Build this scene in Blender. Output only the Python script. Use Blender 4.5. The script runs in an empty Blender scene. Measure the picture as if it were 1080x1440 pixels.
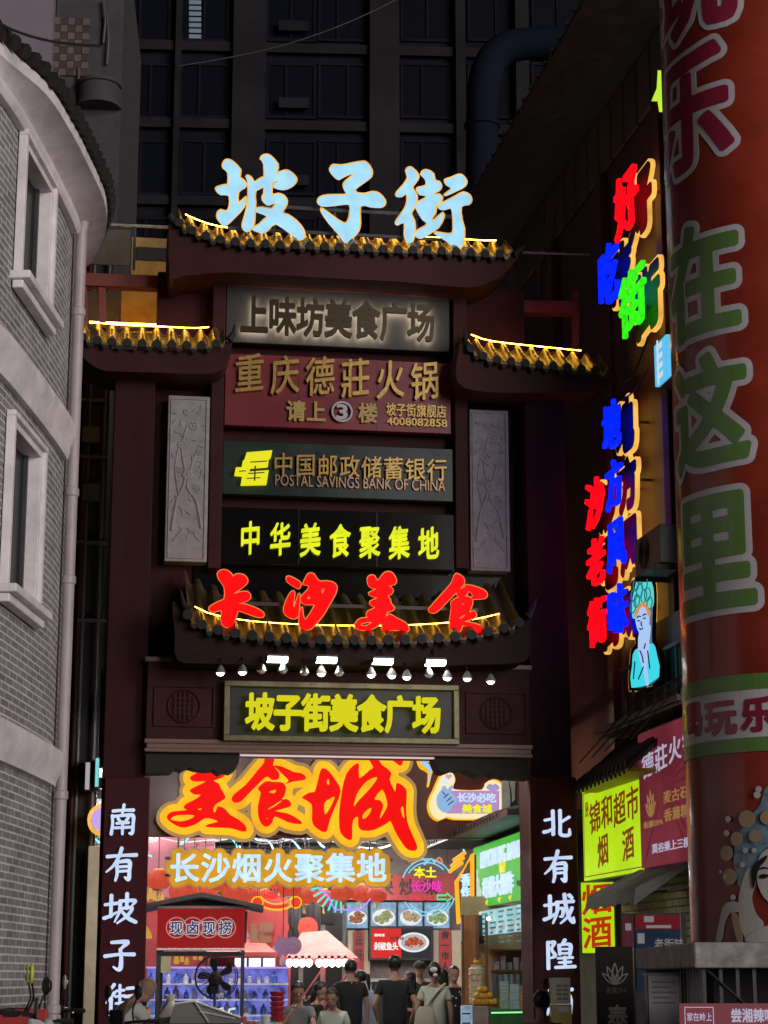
import bpy, bmesh, math, random
import numpy as np
from mathutils import Vector, Matrix
from mathutils.geometry import delaunay_2d_cdt
random.seed(7)
SC = bpy.context.scene
COL = SC.collection
PI = math.pi
# ------------------------------------------------------------------ camera, sky, sun, exposure
FPX, PITCH, EYE = 2800.0, math.atan(655/2800.0), 1.5
cd = bpy.data.cameras.new('camera'); cam = bpy.data.objects.new('camera', cd); COL.objects.link(cam)
cd.sensor_fit = 'VERTICAL'; cd.sensor_height = 36.0; cd.lens = 36.0*FPX/1440.0
cd.clip_start = 0.1; cd.clip_end = 2000
cam.location = (0, 0, EYE); cam.rotation_euler = (PI/2+PITCH, 0, 0)
SC.camera = cam
SUN_EL, SUN_AZ = math.radians(5), math.radians(39)      # street light reaching in from the right, behind the viewer
w = bpy.data.worlds.new('World'); SC.world = w; w.use_nodes = True
nt = w.node_tree; bgn = nt.nodes['Background']
sky = nt.nodes.new('ShaderNodeTexSky'); sky.sky_type = 'NISHITA'; sky.sun_disc = False
sky.sun_elevation = math.radians(2); sky.sun_rotation = PI-SUN_AZ
nt.links.new(sky.outputs[0], bgn.inputs[0]); bgn.inputs[1].default_value = 0.0035
sd = bpy.data.lights.new('sun', 'SUN'); sun = bpy.data.objects.new('sun', sd); COL.objects.link(sun)
sd.energy = 2.35; sd.angle = math.radians(34); sd.color = (1.0, 0.93, 0.9)
_dir = Vector((math.sin(SUN_AZ)*math.cos(SUN_EL), -math.cos(SUN_AZ)*math.cos(SUN_EL), math.sin(SUN_EL)))
sun.rotation_euler = _dir.to_track_quat('Z', 'Y').to_euler(); sun.location = (8, -6, 12)
SC.view_settings.view_transform = 'Standard'; SC.view_settings.look = 'None'
SC.view_settings.exposure = 0; SC.view_settings.gamma = 1
SC.cycles.use_denoising = True
SC.cycles.max_bounces = 6; SC.cycles.diffuse_bounces = 3; SC.cycles.glossy_bounces = 3; SC.cycles.sample_clamp_indirect = 4

# ------------------------------------------------------------------ frames: upright planes in the place
CP, SP = math.cos(PITCH), math.sin(PITCH)
def ray(px, py):
    u, v = (px-540)/FPX, (720-py)/FPX
    return Vector((u, CP-v*SP, SP+v*CP))
def P(px, py, Y):
    d = ray(px, py); return Vector((0, 0, EYE))+d*(Y/d.y)
class Fr:
    def __init__(s, O, deg):
        a = math.radians(deg); s.O = Vector(O); s.a = a
        s.ex = Vector((math.cos(a), math.sin(a), 0)); s.ey = Vector((-math.sin(a), math.cos(a), 0))
        s.M = Matrix.Translation(s.O) @ Matrix.Rotation(a, 4, 'Z')
    def p(s, px, py, y=0.0):
        d = ray(px, py); C = Vector((0, 0, EYE)); o = s.O+s.ey*y
        t = (o-C).dot(s.ey)/d.dot(s.ey); q = C+d*t-s.O
        return (q.dot(s.ex), q.z)
    def rect(s, x0, y0, x1, y1, y=0.0):
        xm, ym = (x0+x1)/2, (y0+y1)/2
        return (s.p(x0, ym, y)[0], s.p(x1, ym, y)[0], s.p(xm, y1, y)[1], s.p(xm, y0, y)[1])
    def off(s, y):      # the same frame pushed back by y
        return Fr(s.O+s.ey*y, math.degrees(s.a))
WF = Fr((0, 0, 0), 0)
_g = P(475, 1375, 24.0)
G = Fr((_g.x, _g.y, 0), 8.5)                    # the gate
R = Fr((3.1, 24.0, 0), math.degrees(math.atan2(-1, .177)))   # the shop fronts on the right
def face_frame(px, Y, deg=0):
    q = P(px, 1375, Y); return Fr((q.x, q.y, 0), deg)

# ------------------------------------------------------------------ materials
MATS = {}
def mat(name, col, rough=.6, metal=0, var=.0, scale=4, bump=0, coat=0, spec=.5, stretch=None, var2=0):
    if name in MATS: return MATS[name]
    m = bpy.data.materials.new(name); m.use_nodes = True; MATS[name] = m
    t = m.node_tree; b = t.nodes['Principled BSDF']
    b.inputs['Base Color'].default_value = (*col, 1); b.inputs['Roughness'].default_value = rough
    b.inputs['Metallic'].default_value = metal; b.inputs['Coat Weight'].default_value = coat
    b.inputs['Coat Roughness'].default_value = .12
    b.inputs['Specular IOR Level'].default_value = spec
    if var or bump:
        tc = t.nodes.new('ShaderNodeTexCoord'); mp = t.nodes.new('ShaderNodeMapping')
        t.links.new(tc.outputs['Object'], mp.inputs[0])
        if stretch: mp.inputs['Scale'].default_value = stretch
        n = t.nodes.new('ShaderNodeTexNoise'); n.inputs['Scale'].default_value = scale; n.inputs['Detail'].default_value = 7
        n.inputs['Roughness'].default_value = .65
        t.links.new(mp.outputs[0], n.inputs['Vector'])
        if var:
            r = t.nodes.new('ShaderNodeMapRange'); t.links.new(n.outputs[0], r.inputs[0])
            r.inputs[1].default_value = .3; r.inputs[2].default_value = .7
            r.inputs[3].default_value = 1-var; r.inputs[4].default_value = 1+var
            mx = t.nodes.new('ShaderNodeVectorMath'); mx.operation = 'SCALE'; mx.inputs[0].default_value = col
            t.links.new(r.outputs[0], mx.inputs['Scale']); t.links.new(mx.outputs[0], b.inputs['Base Color'])
            rr = t.nodes.new('ShaderNodeMapRange'); t.links.new(n.outputs[0], rr.inputs[0])
            rr.inputs[3].default_value = max(0, rough-.15); rr.inputs[4].default_value = min(1, rough+.15)
            t.links.new(rr.outputs[0], b.inputs['Roughness'])
        if bump:
            bn = t.nodes.new('ShaderNodeBump'); bn.inputs['Strength'].default_value = bump; bn.inputs['Distance'].default_value = .02
            t.links.new(n.outputs[0], bn.inputs['Height']); t.links.new(bn.outputs[0], b.inputs['Normal'])
    return m
def glow(name, col, s=1.0, var=0, scale=6):
    if name in MATS: return MATS[name]
    m = bpy.data.materials.new(name); m.use_nodes = True; MATS[name] = m
    t = m.node_tree; b = t.nodes['Principled BSDF']
    b.inputs['Base Color'].default_value = (*[c*.06 for c in col], 1); b.inputs['Roughness'].default_value = .6; b.inputs['Specular IOR Level'].default_value = .1
    b.inputs['Emission Color'].default_value = (*col, 1); b.inputs['Emission Strength'].default_value = s
    if var:     # uneven LED modules behind the face
        tc = t.nodes.new('ShaderNodeTexCoord'); n = t.nodes.new('ShaderNodeTexNoise'); n.inputs['Scale'].default_value = scale
        t.links.new(tc.outputs['Object'], n.inputs['Vector'])
        r = t.nodes.new('ShaderNodeMapRange'); t.links.new(n.outputs[0], r.inputs[0])
        r.inputs[1].default_value = .3; r.inputs[2].default_value = .7
        r.inputs[3].default_value = s*(1-var); r.inputs[4].default_value = s*(1+var)
        t.links.new(r.outputs[0], b.inputs['Emission Strength'])
    return m
def bricks(name, c1, c2, mortar, sx, scale, uv=False, ms=.02):
    m = bpy.data.materials.new(name); m.use_nodes = True; MATS[name] = m
    t = m.node_tree; b = t.nodes['Principled BSDF']; b.inputs['Roughness'].default_value = .85
    tc = t.nodes.new('ShaderNodeTexCoord'); br = t.nodes.new('ShaderNodeTexBrick')
    t.links.new(tc.outputs['UV'], br.inputs['Vector'])
    br.inputs['Color1'].default_value = (*c1, 1); br.inputs['Color2'].default_value = (*c2, 1); br.inputs['Mortar'].default_value = (*mortar, 1)
    br.inputs['Scale'].default_value = 1; br.inputs['Mortar Size'].default_value = ms; br.inputs['Mortar Smooth'].default_value = .3
    br.inputs['Brick Width'].default_value = sx; br.inputs['Row Height'].default_value = scale
    n = t.nodes.new('ShaderNodeTexNoise'); n.inputs['Scale'].default_value = 2.2; n.inputs['Detail'].default_value = 8
    t.links.new(tc.outputs['UV'], n.inputs['Vector'])
    r = t.nodes.new('ShaderNodeMapRange'); r.inputs[1].default_value = .25; r.inputs[2].default_value = .75
    r.inputs[3].default_value = .72; r.inputs[4].default_value = 1.2
    t.links.new(n.outputs[0], r.inputs[0])
    mx = t.nodes.new('ShaderNodeVectorMath'); mx.operation = 'SCALE'
    t.links.new(br.outputs[0], mx.inputs[0]); t.links.new(r.outputs[0], mx.inputs['Scale']); t.links.new(mx.outputs[0], b.inputs['Base Color'])
    bn = t.nodes.new('ShaderNodeBump'); bn.inputs['Strength'].default_value = .5; bn.inputs['Distance'].default_value = .01; bn.invert = True
    t.links.new(br.outputs['Fac'], bn.inputs['Height']); t.links.new(bn.outputs[0], b.inputs['Normal'])
    return m

# ------------------------------------------------------------------ things and parts
def link_mesh(name, bm, m, smooth=False):
    bmesh.ops.recalc_face_normals(bm, faces=bm.faces)
    me = bpy.data.meshes.new(name); bm.to_mesh(me); bm.free()
    if isinstance(m, (list, tuple)):
        for k in m: me.materials.append(k)
    elif m: me.materials.append(m)
    if smooth:
        me.shade_smooth() if hasattr(me, 'shade_smooth') else None
        try: me.set_sharp_from_angle(angle=math.radians(40))
        except Exception: pass
    o = bpy.data.objects.new(name, me); COL.objects.link(o); return o
class Thing:
    """an Empty at the thing's base; parts are built in the coordinates of a frame"""
    def __init__(s, name, label, cat, fr=WF, base=(0, 0, 0), group=None):
        s.fr = fr; s.b = Vector(base)
        o = bpy.data.objects.new(name, None); COL.objects.link(o); o.empty_display_size = .2
        o.matrix_world = fr.M @ Matrix.Translation(s.b); s.o = o
        o['label'] = label; o['category'] = cat
        if group: o['group'] = group
    def part(s, name, bm, m, parent=None, smooth=False, label=None):
        bmesh.ops.translate(bm, verts=bm.verts, vec=-s.b)
        o = link_mesh(name, bm, m, smooth); o.parent = parent or s.o
        if label: o['label'] = label
        return o
def structure(name, bm, m, kind='structure', smooth=False):
    o = link_mesh(name, bm, m, smooth); o['kind'] = kind; return o
def clone(t, loc=None, rotz=None, label=None, M=None):
    """copy a thing with its parts and sub-parts"""
    src = t.o if isinstance(t, Thing) else t
    r = src.copy(); COL.objects.link(r)
    for ch in list(src.children):
        c = ch.copy(); COL.objects.link(c); c.parent = r
        for g in ch.children:
            d = g.copy(); COL.objects.link(d); d.parent = c
    if M is not None: r.matrix_world = M
    if loc is not None: r.location = loc
    if rotz is not None: r.rotation_euler = (0, 0, rotz)
    if label: r['label'] = label
    return r

# ------------------------------------------------------------------ shapes
def B(): return bmesh.new()
def box(bm, x0, x1, y0, y1, z0, z1, bev=0, rot=None, mi=0):
    M = Matrix.Translation(((x0+x1)/2, (y0+y1)/2, (z0+z1)/2))
    if rot is not None: M = M @ rot
    M = M @ Matrix.Diagonal((abs(x1-x0), abs(y1-y0), abs(z1-z0), 1))
    r = bmesh.ops.create_cube(bm, size=1, matrix=M)
    fs = {f for v in r['verts'] for f in v.link_faces}
    for f in fs: f.material_index = mi
    if bev:
        es = list({e for v in r['verts'] for e in v.link_edges})
        bmesh.ops.bevel(bm, geom=es, offset=bev, segments=2, affect='EDGES', profile=.5)
    return bm
def pbox(bm, F, x0, y0, x1, y1, yf, yb, bev=0, ref=None, mi=0):
    """a block whose front (at frame depth yf) fills the given part of the plane"""
    a, b, c, d = F.rect(x0, y0, x1, y1, yf if ref is None else ref)
    return box(bm, a, b, yf, yb, c, d, bev, mi=mi)
def tube(bm, pts, r, n=8, closed=False, cap=True):
    pts = [Vector(p) for p in pts]; rs = r if isinstance(r, (list, tuple)) else [r]*len(pts)
    rings = []; N = len(pts); up = None
    for i, p in enumerate(pts):
        a = pts[(i-1) % N] if (closed or i > 0) else p
        b = pts[(i+1) % N] if (closed or i < N-1) else p
        d = (b-a)
        if d.length < 1e-9: d = Vector((0, 0, 1))
        d.normalize()
        if up is None: up = Vector((0, 0, 1)) if abs(d.z) < .9 else Vector((1, 0, 0))
        s = d.cross(up)
        if s.length < 1e-6: s = d.cross(Vector((1, .3, 0)))
        s.normalize(); up = s.cross(d).normalized()
        rings.append([bm.verts.new(p+(s*math.cos(k*2*PI/n)+up*math.sin(k*2*PI/n))*rs[i]) for k in range(n)])
    for i in range(N if closed else N-1):
        A, C = rings[i], rings[(i+1) % N]
        for k in range(n):
            bm.faces.new((A[k], A[(k+1) % n], C[(k+1) % n], C[k]))
    if cap and not closed:
        bm.faces.new(rings[0][::-1]); bm.faces.new(rings[-1])
    return bm
def lathe(bm, prof, c=(0, 0, 0), n=20, axis='z', ang=2*PI):
    rings = []
    full = abs(ang-2*PI) < 1e-6
    for (r, h) in prof:
        ring = []
        for k in range(n if full else n+1):
            t = k*ang/n
            if axis == 'z': v = (c[0]+r*math.cos(t), c[1]+r*math.sin(t), c[2]+h)
            elif axis == 'y': v = (c[0]+r*math.cos(t), c[1]+h, c[2]+r*math.sin(t))
            else: v = (c[0]+h, c[1]+r*math.cos(t), c[2]+r*math.sin(t))
            ring.append(bm.verts.new(v))
        rings.append(ring)
    L = len(rings[0])
    for a, b in zip(rings, rings[1:]):
        for k in range(L if full else L-1):
            bm.faces.new((a[k], a[(k+1) % L], b[(k+1) % L], b[k]))
    if full and prof[0] != prof[-1]:
        if prof[0][0] > 1e-4: bm.faces.new(rings[0][::-1])
        if prof[-1][0] > 1e-4: bm.faces.new(rings[-1])
    return bm
def ball(bm, c, r, sx=1, sy=1, sz=1, sub=2):
    M = Matrix.Translation(c) @ Matrix.Diagonal((r*sx, r*sy, r*sz, 1))
    bmesh.ops.create_icosphere(bm, subdivisions=sub, radius=1, matrix=M); return bm
def fill(vs, ed):
    """triangles of the area inside the outlines, holes left open (even-odd)"""
    V, E2, T3, ov, oe, of = delaunay_2d_cdt(vs, ed, [], 0, 1e-6)
    if not T3: return V, []
    c = np.array([[sum(V[i].x for i in t)/3, sum(V[i].y for i in t)/3] for t in T3]); ins = np.zeros(len(T3), bool)
    for a, b in ed:
        ax, ay, bx, by = vs[a].x, vs[a].y, vs[b].x, vs[b].y
        if ay != by: ins ^= ((ay > c[:, 1]) != (by > c[:, 1])) & (c[:, 0] < (bx-ax)*(c[:, 1]-ay)/(by-ay)+ax)
    return V, [t for t, k in zip(T3, ins) if k]
def prism(bm, loops, y0, y1, mi=0):
    """loops: (x, z) outlines (first outer, others holes by even-odd) made a slab between frame depths y0 (front) and y1"""
    loops = [[(float(x), float(z)) for x, z in l] for l in loops if len(l) > 2]
    if not loops: return bm
    vs = [Vector(p) for l in loops for p in l]; ed = []; k = 0
    for l in loops:
        n = len(l); ed += [(k+i, k+(i+1) % n) for i in range(n)]; k += n
    V, T3 = fill(vs, ed)
    F = [bm.verts.new((v.x, y0, v.y)) for v in V]; K = [bm.verts.new((v.x, y1, v.y)) for v in V]
    ec = {}
    for t in T3:
        try:
            bm.faces.new([F[i] for i in t]).material_index = mi; bm.faces.new([K[i] for i in reversed(t)]).material_index = mi
        except ValueError: continue
        for i in range(len(t)):
            e = (t[i], t[(i+1) % len(t)])
            if (e[1], e[0]) in ec: ec.pop((e[1], e[0]))
            else: ec[e] = 1
    for a, b in ec:
        try: bm.faces.new((F[b], F[a], K[a], K[b])).material_index = mi
        except ValueError: pass
    return bm
def pprism(bm, F, pts, yf, yb, mi=0):
    return prism(bm, [[F.p(x, y, yf) for x, y in pts]], yf, yb, mi)
def spline(pts, n=4, closed=True):
    pts = [np.array(p, float) for p in pts]; N = len(pts); out = []
    for i in range(N if closed else N-1):
        if closed: a, b, c, d = pts[i-1], pts[i], pts[(i+1) % N], pts[(i+2) % N]
        else: a, b, c, d = pts[max(i-1, 0)], pts[i], pts[i+1], pts[min(i+2, N-1)]
        for k in range(n):
            t = k/n
            out.append(.5*((2*b)+(-a+c)*t+(2*a-5*b+4*c-d)*t*t+(-a+3*b-3*c+d)*t**3))
    if not closed: out.append(pts[-1])
    return [tuple(p) for p in out]
# ---- distance fields, so that strokes merge and halos grow evenly
def seg_dist(X, Y, a, b):
    ax, ay = a; bx, by = b; dx, dy = bx-ax, by-ay; L = dx*dx+dy*dy+1e-12
    t = np.clip(((X-ax)*dx+(Y-ay)*dy)/L, 0, 1)
    return np.hypot(X-(ax+t*dx), Y-(ay+t*dy)), t
def sd_segs(X, Y, segs):
    D = np.full(X.shape, 1e9); ins = np.zeros(X.shape, bool)
    for a, b in segs:
        D = np.minimum(D, seg_dist(X, Y, a, b)[0])
        if a[1] != b[1]:
            c = ((a[1] > Y) != (b[1] > Y)) & (X < (b[0]-a[0])*(Y-a[1])/(b[1]-a[1])+a[0]); ins ^= c
    return np.where(ins, -D, D)
def loop_segs(l): return [(l[i], l[(i+1) % len(l)]) for i in range(len(l))]
def contour(S, xs, ys, level=0.0, eps=.0):
    """marching squares; returns closed loops"""
    V = S-level; V = np.where(np.abs(V) < 1e-9, 1e-9, V)
    ny, nx = V.shape; s = V < 0
    code = s[:-1, :-1]*1+s[:-1, 1:]*2+s[1:, 1:]*4+s[1:, :-1]*8
    T = {1: [(3, 0)], 2: [(0, 1)], 3: [(3, 1)], 4: [(1, 2)], 5: [(3, 2), (1, 0)], 6: [(0, 2)], 7: [(3, 2)], 8: [(2, 3)], 9: [(2, 0)],
         10: [(0, 3), (2, 1)], 11: [(2, 1)], 12: [(1, 3)], 13: [(1, 0)], 14: [(0, 3)]}
    nxt = {}
    def key(j, i, e): return ((0, j, i), (1, j, i+1), (0, j+1, i), (1, j, i))[e]
    for j, i in zip(*np.nonzero((code > 0) & (code < 15))):
        for a, b in T[int(code[j, i])]: nxt[key(j, i, a)] = key(j, i, b)
    def pt(k):
        t, j, i = k
        if t == 0:
            a, b = V[j, i], V[j, i+1]; f = a/(a-b); return (xs[i]+f*(xs[i+1]-xs[i]), ys[j])
        a, b = V[j, i], V[j+1, i]; f = a/(a-b); return (xs[i], ys[j]+f*(ys[j+1]-ys[j]))
    loops = []
    while nxt:
        k0 = next(iter(nxt)); l = []; k = k0
        while k in nxt:
            l.append(pt(k)); k = nxt.pop(k)
        if len(l) < 6: continue
        l = simplify(l, eps or (xs[1]-xs[0])*.18)
        if len(l) > 2: loops.append(l)
    return loops
def simplify(l, eps):
    def rdp(p):
        if len(p) < 3: return p
        a, b = np.array(p[0]), np.array(p[-1]); d = b-a; n = np.hypot(*d)+1e-12
        q = np.array(p); dist = np.abs(d[0]*(q[:, 1]-a[1])-d[1]*(q[:, 0]-a[0]))/n if n > 1e-9 else np.hypot(*(q-a).T)
        k = int(dist.argmax())
        if dist[k] < eps: return [p[0], p[-1]]
        return rdp(p[:k+1])[:-1]+rdp(p[k:])
    h = len(l)//2
    return rdp(l[:h+1])[:-1]+rdp(l[h:]+[l[0]])[:-1]
def grid(x0, x1, y0, y1, n):
    h = max(x1-x0, y1-y0)/n
    xs = np.arange(x0-h, x1+2*h, h); ys = np.arange(y0-h, y1+2*h, h); X, Y = np.meshgrid(xs, ys); return X, Y, xs, ys
def sd_traced(comps, pad, n=120):
    """comps: [(outer, [holes])] in plane coordinates"""
    al = [p for o, h in comps for p in o]; xs_ = [p[0] for p in al]; ys_ = [p[1] for p in al]
    X, Y, xs, ys = grid(min(xs_)-pad, max(xs_)+pad, min(ys_)-pad, max(ys_)+pad, n)
    S = np.full(X.shape, 1e9)
    for o, hs in comps:
        d = sd_segs(X, Y, loop_segs(o))
        for h in hs: d = np.maximum(d, -sd_segs(X, Y, loop_segs(h)))
        S = np.minimum(S, d)
    return S, xs, ys
def sd_strokes(strokes, pad=.12, n=90):
    """strokes in a unit box: each a list of (x, y, half width)"""
    X, Y, xs, ys = grid(-pad, 1+pad, -pad, 1+pad, n); S = np.full(X.shape, 1e9)
    for st in strokes:
        st = spline(st, 4, False)
        for a, b in zip(st, st[1:]):
            d, t = seg_dist(X, Y, a[:2], b[:2]); S = np.minimum(S, d-(a[2]+(b[2]-a[2])*t))
    return S, xs, ys
# ---- type
_gc = {}
def glyph_tris(ch, bold=0.0):
    k = (ch, bold)
    if k in _gc: return _gc[k]
    if bold:
        vs, fs = glyph_tris(ch, 0.0); cnt = {}
        if not vs: return [], []
        for f in fs:
            for i in range(len(f)):
                a, b = f[i], f[(i+1) % len(f)]; e = (min(a, b), max(a, b)); cnt[e] = cnt.get(e, 0)+1
        segs = [(vs[a], vs[b]) for (a, b), c in cnt.items() if c == 1]
        xs_ = [v[0] for v in vs]; ys_ = [v[1] for v in vs]
        X, Y, xs, ys = grid(min(xs_)-.08, max(xs_)+.08, min(ys_)-.08, max(ys_)+.08, 130 if len(ch) < 3 else 260)
        ls = contour(sd_segs(X, Y, segs), xs, ys, bold, .0022)
        V2 = [Vector(p) for l in ls for p in l]; ed = []; n0 = 0
        for l in ls:
            n = len(l); ed += [(n0+i, n0+(i+1) % n) for i in range(n)]; n0 += n
        V, T3 = fill(V2, ed)
        _gc[k] = ([(v.x, v.y) for v in V], [tuple(t) for t in T3]); return _gc[k]
    c = bpy.data.curves.new('glyph', 'FONT'); c.body = ch; c.size = 1; c.resolution_u = 3
    o = bpy.data.objects.new('glyph', c); COL.objects.link(o)
    me = bpy.data.meshes.new_from_object(o.evaluated_get(bpy.context.evaluated_depsgraph_get()))
    vs = [(v.co.x, v.co.y) for v in me.vertices]; fs = [tuple(p.vertices) for p in me.polygons]
    bpy.data.objects.remove(o); bpy.data.curves.remove(c); bpy.data.meshes.remove(me)
    _gc[k] = (vs, fs); return _gc[k]
def add_glyph(bm, ch, x0, x1, z0, z1, yf, depth, bold=0.0, shear=0.0, em=True, mi=0):
    """a solid letter filling the plane rectangle"""
    vs, fs = glyph_tris(ch, bold)
    if not vs: return bm
    if em: a, b, c, d = .04*len(ch), .96*len(ch), -.085, .85
    else: a, b = min(v[0] for v in vs), max(v[0] for v in vs); c, d = min(v[1] for v in vs), max(v[1] for v in vs)
    def m(v):
        x = (v[0]-a)/(b-a); z = (v[1]-c)/(d-c)+shear*(x-.5); return (x0+x*(x1-x0), z0+z*(z1-z0))
    F = [bm.verts.new((m(v)[0], yf, m(v)[1])) for v in vs]; K = [bm.verts.new((m(v)[0], yf+depth, m(v)[1])) for v in vs] if depth else None
    ec = {}
    for f in fs:
        try: g = bm.faces.new([F[i] for i in f]); g.material_index = mi
        except ValueError: continue
        if depth:
            try: bm.faces.new([K[i] for i in reversed(f)]).material_index = mi
            except ValueError: pass
            for i in range(len(f)):
                e = (f[i], f[(i+1) % len(f)])
                if (e[1], e[0]) in ec: ec.pop((e[1], e[0]))
                else: ec[e] = 1
    for a_, b_ in ec:
        try: bm.faces.new((F[b_], F[a_], K[a_], K[b_])).material_index = mi
        except ValueError: pass
    return bm
def sd_glyph(ch, x0, x1, z0, z1, pad, n=90, bold=0):
    vs, fs = glyph_tris(ch, bold)
    def m(v): return (x0+(v[0]-.04)/.92*(x1-x0), z0+(v[1]+.085)/.935*(z1-z0))
    cnt = {}
    for f in fs:
        for i in range(len(f)):
            e = (f[i], f[(i+1) % len(f)]); k = (min(e), max(e)); cnt[k] = cnt.get(k, 0)+1
    segs = [(m(vs[a]), m(vs[b])) for (a, b), c in cnt.items() if c == 1]
    X, Y, xs, ys = grid(x0-pad, x1+pad, z0-pad, z1+pad, n)
    return sd_segs(X, Y, segs), xs, ys
def cells(rect, n, vertical=False, gap=.06):
    a, b, c, d = rect; out = []
    for i in range(n):
        if vertical:
            h = (d-c)/n; out.append((a, b, d-h*(i+1)+h*gap/2, d-h*i-h*gap/2))
        else:
            h = (b-a)/n; out.append((a+h*i+h*gap/2, a+h*(i+1)-h*gap/2, c, d))
    return out
def write(T, F, text, x0, y0, x1, y1, y, depth, m, bold=.015, shear=0, vertical=False, gap=.06, parent=None, name='character', one=False):
    """one mesh per character (or one for a small line), each a part of T"""
    rc = cells(F.rect(x0, y0, x1, y1, y), len(text), vertical, gap); bm1 = B(); last = None
    for ch, r in zip(text, rc):
        if ch == ' ': continue
        bm = bm1 if one else B()
        add_glyph(bm, ch, r[0], r[1], r[2], r[3], y, depth, bold, shear)
        if not one: last = T.part(name, bm, m, parent)
    if one: last = T.part(name, bm1, m, parent)
    else: bm1.free()
    return last
def latin(T, F, text, x0, y0, x1, y1, y, depth, m, bold=.01, parent=None, name='lettering'):
    a, b, c, d = F.rect(x0, y0, x1, y1, y)
    return T.part(name, add_glyph(B(), text, a, b, c, d, y, depth, bold, em=False), m, parent)
# ------------------------------------------------------------------ palette
m_maroon = mat('maroon_paint', (.042, .0078, .0094), .65, var=.4, scale=3.5, bump=.12, spec=.2, stretch=(1, 1, .22))
m_maroon2 = mat('maroon_beam', (.050, .0112, .0115), .65, var=.4, scale=3, bump=.1, spec=.25)
m_board = mat('couplet_board', (.062, .0045, .0085), .5, spec=.2, var=.12, scale=3)
m_redpost = mat('red_post', (.20, .035, .03), .5, var=.2, scale=5)
m_stone = mat('carved_stone', (.37, .345, .365), .75, var=.2, scale=9, bump=.25)
m_tile = mat('glazed_tile', (.20, .14, .06), .3, var=.35, scale=8, bump=.15)
m_tile_dark = mat('dark_tile', (.018, .015, .014), .7, var=.3, scale=8, bump=.15)
m_black = mat('black_metal', (.012, .012, .013), .4, var=.2, scale=8)
m_blackgloss = mat('black_acrylic', (.006, .006, .007), .12, coat=.4)
m_brass = mat('dull_brass', (.20, .18, .105), .45, metal=.5, var=.3, scale=9)
m_chrome = mat('brushed_steel', (.55, .55, .52), .32, metal=1, var=.15, scale=14)
m_grey = mat('grey_paint', (.22, .22, .23), .6, var=.2, scale=6)
m_dgrey = mat('dark_grey_metal', (.05, .05, .055), .5, var=.2, scale=6)
m_gold = mat('gold_letter', (.60, .40, .12), .3, metal=.45, var=.1, scale=20)
m_goldp = mat('gold_paint', (.50, .34, .10), .4, var=.1, scale=20)
m_redsign = mat('red_sign_panel', (.20, .018, .028), .35, var=.12, scale=2)
m_greensign = mat('bank_sign_panel', (.012, .028, .026), .3, var=.1, scale=2)
m_greywall = mat('grey_sign_panel', (.03, .028, .027), .6, var=.25, scale=4)
m_white = mat('white_paint', (.75, .75, .74), .5, var=.08, scale=5)
m_wood = mat('brown_wood', (.16, .07, .03), .5, var=.3, scale=5, stretch=(6, 6, 1))
m_cable = mat('black_cable', (.015, .015, .016), .6)
e_white = glow('cool_white_face', (.42, .78, 1.0), .93, .1, 5)
e_red = glow('red_face', (1.0, .0015, .002), 2.2, .2, 7)
e_yel = glow('amber_edge', (1.0, .52, .10), .95, .25, 4)
e_amber = glow('amber_rim', (.9, .36, .10), .62, .2, 5)
e_yg = glow('yellow_green_face', (.78, .86, .02), 1.0, .12, 6)
e_logo = glow('yellow_logo_face', (.80, .76, .015), 1.0)
e_led = glow('gold_led_strip', (1.0, .46, .04), 28)
e_flood = glow('flood_glass', (1.0, .97, .9), 14)
e_spot = glow('spot_glass', (1.0, .82, .62), 10)
e_back = glow('warm_back_light', (1.0, .82, .6), 15)
e_cream = glow('couplet_white_face', (.62, .74, 1.0), .95, .1, 5)

# ------------------------------------------------------------------ the gate
gate = Thing('street_gate', 'tall maroon memorial gate with tiled roofs straddling the alley', 'gate', G)
def gz(px, py, y=0): return G.p(px, py, y)
b = B(); x0, x1, z0, z1 = G.rect(213, 395, 742, 1062, .2); box(b, x0, x1, .2, .5, z0, z1)
gate.part('wall', b, m_maroon)
for cx in ((155, 213), (741, 797)):
    b = B(); x0, x1, _, z1 = G.rect(cx[0], 505, cx[1], 1000, -.15); box(b, x0, x1, -.15, .55, 0, z1+.1, .012)
    gate.part('column', b, m_maroon)
for cx in ((296, 314), (639, 657)):
    b = B(); x0, x1, z0, z1 = G.rect(cx[0], 380, cx[1], 800, -.02); box(b, x0, x1, -.06, .2, z0, z1, .01)
    gate.part('upright', b, m_maroon2)
b = B(); pbox(b, G, 206, 935, 746, 1044, -.32, .45, .01); bm_ = b
gate.part('beam', bm_, m_maroon2)
b = B()
pbox(b, G, 203, 1043, 749, 1049, -.37, .2, .006); pbox(b, G, 206, 1049, 747, 1056, -.345, .19, .006); pbox(b, G, 203, 1056, 749, 1061, -.39, .2, .006)
pbox(b, G, 204, 929, 748, 936, -.36, .2, .008)
gate.part('moulding', b, mat('beam_moulding', (.24, .13, .105), .45, var=.15, scale=5))
def corbel(pts):
    b = B(); pprism(b, G, pts, -.30, .1); gate.part('corbel', b, m_tile_dark)
corbel([(205, 1060), (336, 1060), (336, 1072), (331, 1082), (324, 1086), (316, 1084), (308, 1088), (300, 1082), (288, 1083), (274, 1081), (264, 1078), (255, 1083), (247, 1080), (240, 1086), (205, 1087)])
corbel([(747, 1060), (612, 1060), (612, 1070), (618, 1084), (627, 1087), (640, 1082), (655, 1082), (664, 1087), (672, 1091), (684, 1090), (690, 1086), (697, 1092), (706, 1089), (714, 1093), (747, 1095)])
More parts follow.
